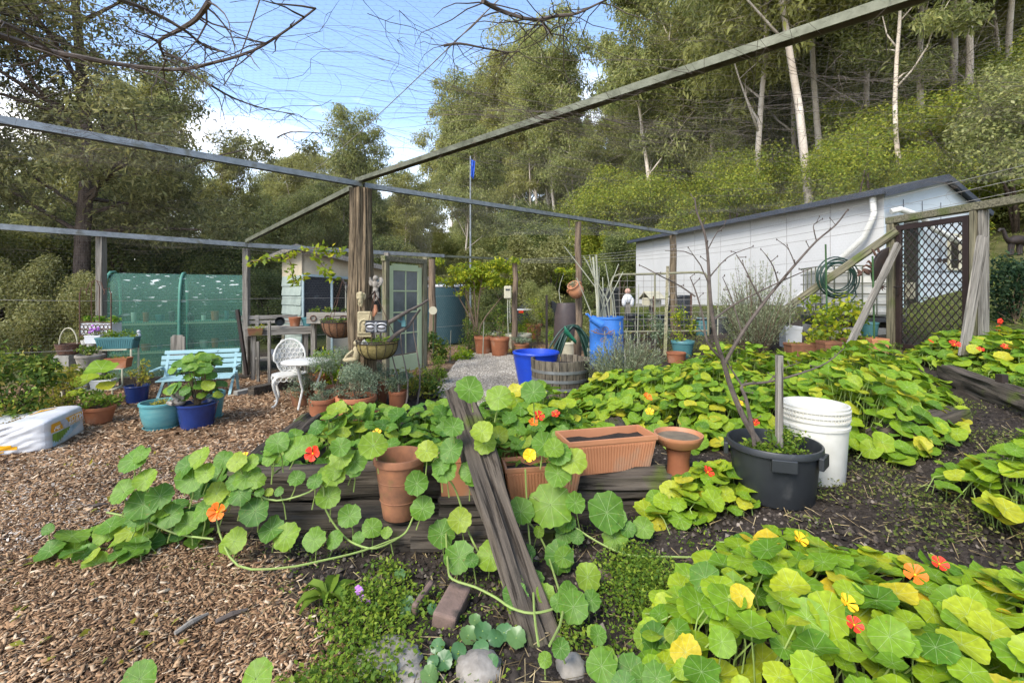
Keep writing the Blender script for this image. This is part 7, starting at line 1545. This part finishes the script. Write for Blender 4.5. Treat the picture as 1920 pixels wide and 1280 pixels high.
npatch('broad sunlit nasturtium bank between the troughs and the gate', pb, .46, 2400, (.05, .085), 'mid', 300, [(1214,744,'orange',9,4.2),(1218,772,'yellow',8,3.9),(1330,884,'red',10,3.1),(1666,765,'yellow',15,3.9),(1690,760,'yellow',13,3.9),(1415,792,'red',8,3.2),(1385,755,'yellow',8,4)], seed=5)
pc = [G(*q) for q in ((1680,690),(1700,668),(1800,655),(1900,652),(2010,650),(2040,740),(1930,735),(1820,705),(1740,692))]
npatch('nasturtiums with red flowers on the raised bed below the security door', pc, .42, 600, (.05, .085), 'mid', 150, [(1790,645,'red',9,5.2),(1838,655,'red',6,5.1),(1885,650,'red',7,5.1),(1686,678,'red',5,5.9),(1900,690,'orange',6,4.9),(1745,640,'red',5,5.6)], seed=8)
pd = [(2.45,2.35),(2.55,2.75),(2.9,3.0),(3.4,3.0),(3.4,2.0),(2.75,1.95)]
npatch('tall dark green nasturtium clump at the right edge of the picture', pd, .55, 170, (.045, .08), 'mid', 170, [], seed=9)
pe = [(.75,2.72),(.95,3.05),(1.25,3.35),(1.62,3.4),(1.7,3.0),(1.35,2.72)]
npatch('trailing nasturtium leaves between the bird bath and the black tub', pe, .42, 130, (.045, .075), 'mid', 130, [(1328,884,'red',11,2.7)], seed=10)
pl_ = [(-2.15,2.85),(-1.95,3.25),(-1.7,4.1),(-1.2,4.5),(-.3,4.4),(.3,4.3),(.9,4.1),(.7,3.45),(.1,3.45),(-.35,3.3),(-.6,3.12),(-1.4,3.12),(-1.75,2.92)]
npatch('green nasturtiums spilling over the top of the sleeper bed', pl_, .40, 520, (.048, .085), 'green', 290, [(586,850,'red',14,2.95),(457,857,'yellow',10,3.1),(993,853,'yellow',12,2.75),(1010,780,'red',11,3.3),(1042,776,'red',8,3.4),(1000,792,'orange',9,3.3),(706,812,'yellow',9,3.4),(850,760,'yellow',8,3.6)], seed=12, base=.24, tilt=.6)
pr_ = [(-.35,3.5),(-.3,4.6),(.2,5.0),(.75,4.9),(.9,4.1),(.4,3.5)]
npatch('high nasturtium growth behind the head of the leaning timber', pr_, .60, 300, (.05, .09), 'mid', 200, [(880,775,'yellow',7,3.7)], seed=14, tilt=.6)
pt_ = [(-.42,3.12),(.0,3.34),(.45,3.34),(.95,3.42),(.95,3.75),(.2,3.7),(-.45,3.5)]
npatch('nasturtium leaves leaning over the back edges of the plastic troughs', pt_, .42, 120, (.05, .085), 'mid', 120, [], seed=18, base=.30, tilt=.6)
pu_ = [(-.85,3.05),(-.5,2.98),(-.15,3.02),(.28,3.08),(.34,3.3),(-.1,3.36),(-.5,3.3)]
npatch('nasturtium tuft between the tall pot and the back trough beside the timber', pu_, .40, 75, (.045, .085), 'green', 75, [(905,860,'yellow',7,2.95)], seed=23, base=.38, tilt=.75)
pf = [(-2.75,2.62),(-2.6,3.0),(-2.25,3.25),(-1.9,3.2),(-1.85,2.75),(-2.2,2.5)]
npatch('nasturtium runners creeping off the left end of the sleeper bed', pf, .26, 70, (.05, .085), 'green', 70, [(407,960,'orange',15,2.62)], seed=16)
# trailing vines in front of the sleepers, leaf by leaf
vt = T('nasturtium_vine', 'nasturtium runners hanging over the front sleepers and the leaning timber', 'nasturtium', (0, 2.6, .1)); VO = vt.location
def VY(py): return min(2.66, 1.40*F/(py-HY))
LV = ((478,957,30),(439,1014,27),(508,992,27),(536,1005,28),(589,1011,24),(627,1011,19),(616,930,25),(655,967,24),(697,989,21),(672,1008,13),(725,998,12),(781,906,25),(792,953,25),(834,880,26),(884,883,25),(828,1000,28),(862,974,25),(861,1044,32),(383,953,25),(450,923,26),(556,896,17),(486,922,10),(504,922,9),(523,921,10),(319,967,24),(350,981,24),(920,1042,30),(966,1117,27),(1022,1112,20),(1075,1137,31),(1051,1214,19),(1049,1042,32),(1102,1081,28),(1153,1008,26),(1206,989,22),(1138,960,40),(1032,945,47),(976,958,28),(971,1013,13),(990,1035,16),(983,1057,15),(1010,996,12),(1109,1125,20),(1066,1110,22),(1128,1248,32),(1182,1255,29),(1022,1236,15),(1111,1183,13),(1046,887,28),(1075,863,29),(232,922,26),(268,945,34),(300,930,26),(262,1272,34),(480,1272,36),(90,992,12),(885,1050,14),(640,855,26),(700,835,30),(520,830,24),(800,845,24),(910,830,24),(1000,735,26),(880,730,30),(935,745,28),(850,800,22))
rv = random.Random(77); LV = list(LV)
for n_, xa, xb, ya, yb, ra, rb in ((26, 430, 850, 835, 905, 17, 28), (14, 250, 470, 850, 975, 17, 30), (12, 840, 1050, 800, 905, 17, 28), (10, 1050, 1250, 905, 1010, 14, 24), (9, 1110, 1260, 1190, 1290, 18, 30), (8, 930, 1120, 1000, 1130, 14, 24)):
    for _ in range(n_):
        q_ = (int(rv.uniform(xa, xb)), int(rv.uniform(ya, yb)), rv.uniform(ra, rb))
        if not (690 < q_[0] < 815 and q_[1] > 838) and not (905 < q_[0] < 1040 and 850 < q_[1] < 930): LV.append(q_)
mbv = MB()
for px, py, rp in LV:
    Yv = VY(py) if py < 1260 else 1.42; Yv -= .05*((px*13) % 7)/7; q = P(px, py, Yv)-VO; rp *= .92; rr_ = random.Random(int(px*31+py)); put_leaf(vt, 'green', q, (rr_.uniform(-.3,.3), -.75+rr_.uniform(-.2,.2), .62), rp*Yv/F)
    e = P(px+rr_.uniform(-14,14), py+rr_.uniform(38,60), Yv+.04)-VO; e.z = max(e.z, gzf(e.x, e.y+VO.y)-VO.z); mbv.tube([q, q.lerp(e, .5)+Vector((0,.02,-.01)), e], [.003,.0035,.004], 5, cap=False)
for pp in ([(640,880),(612,894),(580,922),(519,938),(470,925),(430,930)], [(590,898),(606,914),(611,955),(640,1000),(668,1020),(705,1027),(750,1006),(768,985),(788,930)], [(402,935),(412,1000),(447,1060),(530,1064),(605,1050),(680,1032),(750,1006)], [(836,994),(840,1060),(848,1085),(891,1100),(930,1120),(959,1139),(998,1149),(1041,1139),(1052,1120)], [(885,860),(920,890),(960,950),(1010,1000),(1040,1080),(1055,1150),(1030,1210)], [(1000,930),(1060,975),(1120,1015),(1180,1040),(1250,1043),(1330,1045)], [(820,870),(850,910),(865,950),(880,1000),(900,1040)], [(200,960),(270,975),(330,1000),(400,1010)], [(985,880),(990,980),(998,1060),(1002,1150),(1010,1210)]):
    mbv.tube(smooth_pts([P(x, y, VY(y)-.0)-VO for x, y in pp]), .0055, 6)
obj('stems', mbv, M['stem'], vt, smooth=True)['kind'] = 'stuff'
for px, py, col, rp in ((407,959,'orange',16),(993,853,'yellow',12),(586,850,'red',14)): put_flower(vt, col, P(px, py, 2.5)-VO, (0,-.9,.4), rp*2.5/F)
# ------------------------------------------------------------------ weeds and ground litter
def weeds(name, label, poly, n, size, lm, seed, hgt=.05, asp=.6, up=.8, tm=LEAF):
    r = np.random.default_rng(seed); xs = [q[0] for q in poly]; ys = [q[1] for q in poly]; X_ = r.uniform(min(xs), max(xs), n*4); Y_ = r.uniform(min(ys), max(ys), n*4)
    dens = np.array([noise.noise(Vector((x*2.3+seed, y*2.3, 1))) for x, y in zip(X_, Y_)]); k = inpoly(X_, Y_, poly) & (dens > r.uniform(-.2, .5, n*4)); X_, Y_, dens = X_[k][:n], Y_[k][:n], dens[k][:n]; m = len(X_)
    pos = np.stack([X_, Y_, gz(X_, Y_)+.012+hgt*r.random(m)*(.5+np.clip(dens+.3, 0, 1))], 1); nr = r.normal(size=(m, 3))*.5; nr[:, 2] += up; s_ = size*r.uniform(.5, 1.4, m)
    o = obj(name, inst(name, tm, pos, frames(nr, r.random(m)*6.28, np.stack([s_*asp, s_, s_], 1))), LM[lm]); tag(o, label, None, kind='stuff'); return o
weeds('weeds', 'bright small leaved weeds by the mulch edge at the bottom centre', [(-.95,1.6),(-1.05,2.2),(-.75,2.55),(-.35,2.45),(-.2,2.0),(-.1,1.55)], 6500, .022, 'weed', 1, .09)
weeds('weeds', 'clover like weeds on the dark soil below the sleepers', [(-1.9,2.55),(-1.9,2.85),(1.2,2.9),(1.3,2.2),(.7,1.4),(-.3,1.45),(-.9,2.2)], 2600, .018, 'weed', 2, .03)
weeds('weeds', 'green weeds crowding the soil under the front right nasturtiums', [(.2,1.9),(.25,2.4),(.7,2.6),(.9,2.2),(.7,1.8)], 4500, .018, 'weed', 3, .07)
weeds('weeds', 'sprouting weeds over the bare soil right of the white bucket', [(1.6,2.6),(1.7,3.3),(2.5,3.9),(4.2,4.4),(4.6,3.4),(3.2,2.4),(2.3,2.1)], 9000, .020, 'grass', 4, .06)
weeds('weeds', 'weeds on the raised bed behind the right sleeper edging', [G(*q) for q in ((1740,690),(1990,790),(2050,760),(2000,690),(1800,680))], 4000, .03, 'weed', 5, .10)
weeds('weeds', 'low green growth around the foot of the pots and post', [G(*q) for q in ((560,800),(780,800),(830,740),(990,745),(1100,760),(960,830),(700,850),(540,830))], 6500, .026, 'weed', 6, .05)
weeds('grass', 'grass and weeds between the lavender and the gate', [G(*q) for q in ((1180,690),(1330,680),(1500,690),(1690,690),(1690,655),(1450,630),(1240,640))], 7000, .05, 'grass', 7, .08, .2, .1)
weeds('grass', 'ragged grass over the bank and lawn beyond the fence', [(6.2,5.5),(6.3,8.5),(9,10),(16,16),(20,16),(12,7)], 30000, .12, 'grass', 8, .05, .12, .0)
weeds('grass', 'lawn grass round the back of the garden', [(-3,13.2),(4.5,13),(4.8,10.4),(6.4,8.6),(7.2,9.5),(4.5,18),(-3,17)], 26000, .09, 'grass', 9, .04, .14, 0)
weeds('leaf_litter', 'brown fallen leaves under the pots near the back fence', [G(*q) for q in ((850,660),(1040,650),(1090,690),(960,668))], 2500, .06, 'yell', 10, .02)
# crumbs and stones on the dark soil
r = np.random.default_rng(30); n_ = 16000; Y_ = 1.3*(3.2)**r.random(n_*2); X_ = r.uniform(-1.2, 1.35, n_*2)*Y_; k = (X_ > edge_mulch(Y_)-.08); X_, Y_ = X_[k][:n_], Y_[k][:n_]
CL = (np.array([[0,0,.6],[.5,0,0],[0,.5,.05],[-.5,.05,0],[0,-.5,0]], float), [(0,1,2),(0,2,3),(0,3,4),(0,4,1)], None)
nr = r.normal(size=(len(X_), 3))*.3; nr[:, 2] = 1; s_ = r.uniform(.008, .034, len(X_))*np.where(r.random(len(X_)) < .03, 1.8, 1)
o = obj('soil_crumbs', inst('soil_crumbs', CL, np.stack([X_, Y_, gz(X_, Y_)+.004], 1), frames(nr, r.random(len(X_))*6.28, s_)), islandmat('soil_crumb', [(0,(.014,.011,.009)),(.7,(.06,.048,.038)),(.95,(.10,.08,.062)),(1,(.24,.20,.16))])); tag(o, 'crumbs and small stones on the dark garden soil', None, kind='stuff')
n_ = 2600; Y_ = 1.3*(3)**r.random(n_*2); X_ = r.uniform(-1.2, 1.3, n_*2)*Y_; k = (X_ > edge_mulch(Y_)-.3); X_, Y_ = X_[k][:n_], Y_[k][:n_]; m = len(X_); s_ = r.uniform(.03, .14, m); nr = r.normal(size=(m,3))*.35; nr[:,2] = 1
o = obj('dry_stalks', inst('dry_stalks', CQ, np.stack([X_, Y_, gz(X_, Y_)+.022], 1), frames(nr, r.random(m)*6.28, np.stack([s_, np.full(m,.0035), s_*.3], 1))), straw); tag(o, 'dry stalks and straw scattered on the soil', None, kind='stuff')
def rock(px, py, w_, h_, m, label, seed, dims=None):
    q, s = rel(px, py); mb = MB(); vs = []; n1, n2 = 14, 9
    for i in range(n2+1):
        for j in range(n1):
            a, b_ = 6.283*j/n1, math.pi*i/n2; d = Vector((math.sin(b_)*math.cos(a), math.sin(b_)*math.sin(a), math.cos(b_))); k = 1+.28*noise.noise(d*1.6+Vector((seed,0,0)))+.12*noise.noise(d*4+Vector((0,seed,0))); vs.append((d.x*w_/2*s*k, d.y*w_*.4*s*k, d.z*h_/2*s*k+h_*.2*s))
    fs = [(i*n1+j, i*n1+(j+1) % n1, (i+1)*n1+(j+1) % n1, (i+1)*n1+j) for i in range(n2) for j in range(n1)]
    o = obj('garden_stone', mb.add(vs, fs), M[m], smooth=True, loc=q, ang=80); tag(o, label, 'stone')
rock(895, 1262, 92, 44, 'stone', 'large pale stone at the bottom edge below the small round leaves', 1); rock(730, 1240, 120, 36, 'stone', 'broad pale stone half covered with dry grass at the bottom', 2); rock(1070, 1258, 60, 40, 'stone', 'pale stone right of the foot of the leaning timber', 3); rock(770, 1275, 60, 30, 'stone', 'partly hidden pale stone at the bottom edge', 4); rock(1130, 1090, 40, 30, 'brick', 'small rounded clod of brown earth by the vine', 5)
for px, py, rz, dm, lb in ((848, 1150, 1.35, (.24,.115,.09), 'old brick slab half buried beside the leaning timber'), (792, 1140, 1.3, (.2,.03,.11), 'broken thin tile edge standing beside the old brick')):
    q, s = rel(px, py); mb = MB(); mb.box((0,0,.03), dm, rz=rz, rx=.12); o = obj('old_brick', mb, M['brick'], loc=q, bevel=.012); tag(o, lb, 'brick')
q = G(270, 930+0); mb = MB(); mb.box((0,0,.02), (.16,.02,.015)); 
for i, (px, py, L_, a, m, lb) in enumerate(((435,1165,.13,.7,'branch','dark short stick lying on the mulch at the bottom'), (360,1180,.14,1.1,'stone','pale splinter of wood on the mulch'), (545,850,.0,0,'brick',''), (210,765,.22,.25,'stone','long pale paling splinter on the mulch near the pots'), (185,955,.10,.6,'branch','feather like grey bark flake on the mulch'))):
    if not lb: continue
    q = G(px, py)+Vector((0,0,.03)); d = Vector((math.cos(a), math.sin(a), 0))*L_/2; mb = MB(); mb.tube([q-d, q+Vector((0,0,.006)), q+d], [.010,.013,.006], 6); tag(obj('wood_stick', mb, M[m]), lb, 'stick')
# small round leaved plants at the bottom centre
def rosette(label, lst, kind, name, cat='plant'):
    q0 = G(lst[0][0], min(lst[0][1], 1300)); t = T(name, label, cat, q0); mb = MB()
    for px, py, rp in lst:
        Yv = (EYE-.07)*F/(py-HY); q = P(px, py, Yv)-q0; put_leaf(t, kind, q, (random.uniform(-.3,.3), -.45, .8), rp*Yv/F); mb.tube([q, q+Vector((random.uniform(-.03,.03), .02, -.06))], .003, 4)
    obj('stems', mb, M['stem'], t)['kind'] = 'stuff'
NM['violet'] = (leafmat('violet_leaf', [(0,(.045,.115,.03)),(.6,(.07,.16,.05)),(1,(.12,.20,.05))], 'object', .2, .35, False, .5),); LMESH['violet'] = [leaf_mesh(t_, NM['violet'][0]) for t_ in NT]
rosette('cluster of glossy round violet leaves beside the old brick', [(878,1190,17),(905,1182,17),(930,1195,16),(902,1215,16),(922,1240,14),(945,1185,17),(968,1195,19),(890,1162,12),(860,1220,15),(832,1238,18),(805,1265,18),(812,1240,12),(820,1210,14)], 'violet', 'violet_plant')
rosette('dark bluish round leaves at the foot of the leaning runners', [(750,1075,11),(762,1130,14),(790,1122,10),(778,1138,10),(812,1140,11),(760,1148,10),(735,1252,11)], 'violet', 'violet_plant')
rosette('small dark round leaves on the soil behind the yellowing mound', [(1620,962,13),(1662,960,11),(1700,970,12),(1640,1000,12),(1790,990,16),(1740,985,10),(1680,990,10),(1600,940,10)], 'violet', 'violet_plant')
q0 = G(615, 1130); t = T('dock_plant', 'broad leaved dock with long pale leaves beside the mulch edge', 'plant', q0)
r4 = random.Random(3); mb = MB()
for k in range(10):
    a = 6.283*k/10+r4.uniform(-.3,.3); L_ = r4.uniform(.09,.17); u = Vector((math.cos(a), math.sin(a), 0)); v = Vector((-u.y, u.x, 0)); w_ = L_*.2; z1 = r4.uniform(.02,.08); m_ = MB()
    ctr = [Vector((0,0,.01)), u*L_*.35+Vector((0,0,z1)), u*L_*.7+Vector((0,0,z1*1.1)), u*L_+Vector((0,0,z1*.5))]; wd = [.004, w_, w_*.9, .003]; vs = []
    for c_, w2 in zip(ctr, wd): vs += [c_-v*w2+Vector((0,0,.015)), c_, c_+v*w2+Vector((0,0,.015))]
    fs = [(3*i+j, 3*i+j+1, 3*i+j+4, 3*i+j+3) for i in range(3) for j in range(2)]; obj('leaf', m_.add(vs, fs), LM['weed'], t, smooth=True)
q0 = G(680, 1142); t = T('stock_flower', 'small purple stock flowers among the weeds at the bottom centre', 'flower', q0); mb = MB(); ms = MB(); r4 = random.Random(5)
for k in range(9):
    e = P(r4.choice((668,676,690,682,672,686)), r4.uniform(1100,1135), q0.y-.02)-q0; ms.tube([(0,0,0), e], [.003,.002], 4)
    for j in range(4): a = 1.57*j+k; mb.ball(e+Vector((.008*math.cos(a), -.004, .008*math.sin(a))), (.009,.004,.009), 6, 4)
obj('petals', mb, M['purple'], t); obj('stems', ms, M['stem'], t)

r = np.random.default_rng(41); xs = [q.x for q in PATH]; ys = [q.y for q in PATH]; X_ = r.uniform(min(xs), max(xs), 30000); Y_ = r.uniform(min(ys), max(ys), 30000); k = inpoly(X_, Y_, PATH); X_, Y_ = X_[k], Y_[k]; m = len(X_); nr = r.normal(size=(m,3))*.4; nr[:,2] = 1
o = obj('path_gravel', inst('path_gravel', CL, np.stack([X_, Y_, gz(X_, Y_)+.03], 1), frames(nr, r.random(m)*6.28, r.uniform(.012,.034,m))), islandmat('gravel_chip', [(0,(.16,.14,.11)),(.6,(.33,.29,.235)),(1,(.48,.44,.37))])); tag(o, 'fine grey gravel covering the garden path', None, kind='stuff')
for px, Yb, s_, lb in ((1010, 17.0, .36, 'round dark bush in front of the far car'), (1120, 15.5, .42, 'dark bush behind the blue drum canes'), (930, 16.5, .36, 'dark bush behind the white meter box'), (700, 15.5, .36, 'low bush beyond the shed door'), (560, 16, .5, 'dark bush behind the shed corner'), (500, 14.5, .45, 'dark bush behind the potting bench'), (1165, 19.5, .62, 'dark bush against the left corner of the white house')):
    x = (px-960)/F*Yb; tree('understorey_shrub', BUSH[2 if px != 1010 else 5], (x, Yb, gzf(x, Yb)), s_, px*.1, lb, 'bush', None)

for a in ((1225, 634, 90, 44, 10.9, 'rank weeds along the fence below the letterbox', 'shrub'), (1330, 628, 120, 34, 10.6, 'grey green weeds at the foot of the white wall', 'lav'), (1455, 632, 90, 40, 9.6, 'green weeds beside the caged tank plinth', 'shrub'), (880, 640, 50, 70, 11.6, 'leafy bush between the water tank and the pots', 'shrub'), (1040, 640, 60, 40, 11.2, 'low weeds at the foot of the brown barrel', 'weed'), (745, 735, 80, 40, 6.9, 'low leafy plant right of the wormwood pots', 'weed'), (800, 745, 70, 44, 6.7, 'dark purplish leafy plant by the path edge', 'shrub'), (690, 690, 60, 60, 6.9, 'green bush just behind the rotten post', 'shrub'), (985, 610, 46, 60, 12.4, 'yellow green bush behind the star picket', 'citrus'), (1110, 620, 50, 60, 12.6, 'pale bush behind the brown barrel', 'wattle')):
    shrub(a[0], a[1], a[2], a[3], a[5], a[6], 700, .055, Y=a[4], clumps=12)
t = T('thin_sapling', 'slender pale stemmed sapling with a yellow green tuft left of the clay jar', 'tree', G(1050, 640)); s = t.location.y/F; mb = MB(); ps = smooth_pts([Vector((0,0,0)), Vector((5*s,0,50*s)), Vector((-2*s,0,95*s)), Vector((8*s,0,130*s))]); mb.tube(ps, [.016-.001*k for k in range(len(ps))], 6); obj('trunk', mb, M['bamboo'], t, smooth=True)
r = np.random.default_rng(51); obj('crown', cloud([(8*s+r.normal()*.12, r.normal()*.1, 134*s+r.normal()*.05) for _ in range(9)], [.1,.1,.05], 22, .08, .5, .5, r=r), LM['citrus'], t)
for i, (px, py, Yb, h_, lb) in enumerate(((843, 640, 10.0, 60, 'thin bamboo stake in the bush before the tank'), (905, 640, 10.6, 70, 'thin bamboo stake between the terracotta pair'), (1195, 655, 9.8, 120, 'weathered split stake right of the blue drum'), (1345, 660, 8.6, 160, 'thin grey stake beside the tall lavender'), (1480, 655, 8.0, 140, 'slim stake between lavender and slanting board'))):
    x = (px-960)/F*Yb; z0 = gzf(x, Yb); mb = MB(); mb.tube([(x, Yb, z0-.05), (x+.03, Yb, z0+h_*Yb/F)], [.014,.010], 6); tag(obj('plant_stake', mb, M['bamboo']), lb, 'stake')
weeds('leaf_litter', 'brown and yellow fallen leaves scattered over the mulch', [(-4.4,1.4),(-4.4,4.2),(-2.0,4.6),(-1.9,2.6),(-.8,1.5)], 260, .05, 'yell', 12, .02, .5, 1.2)
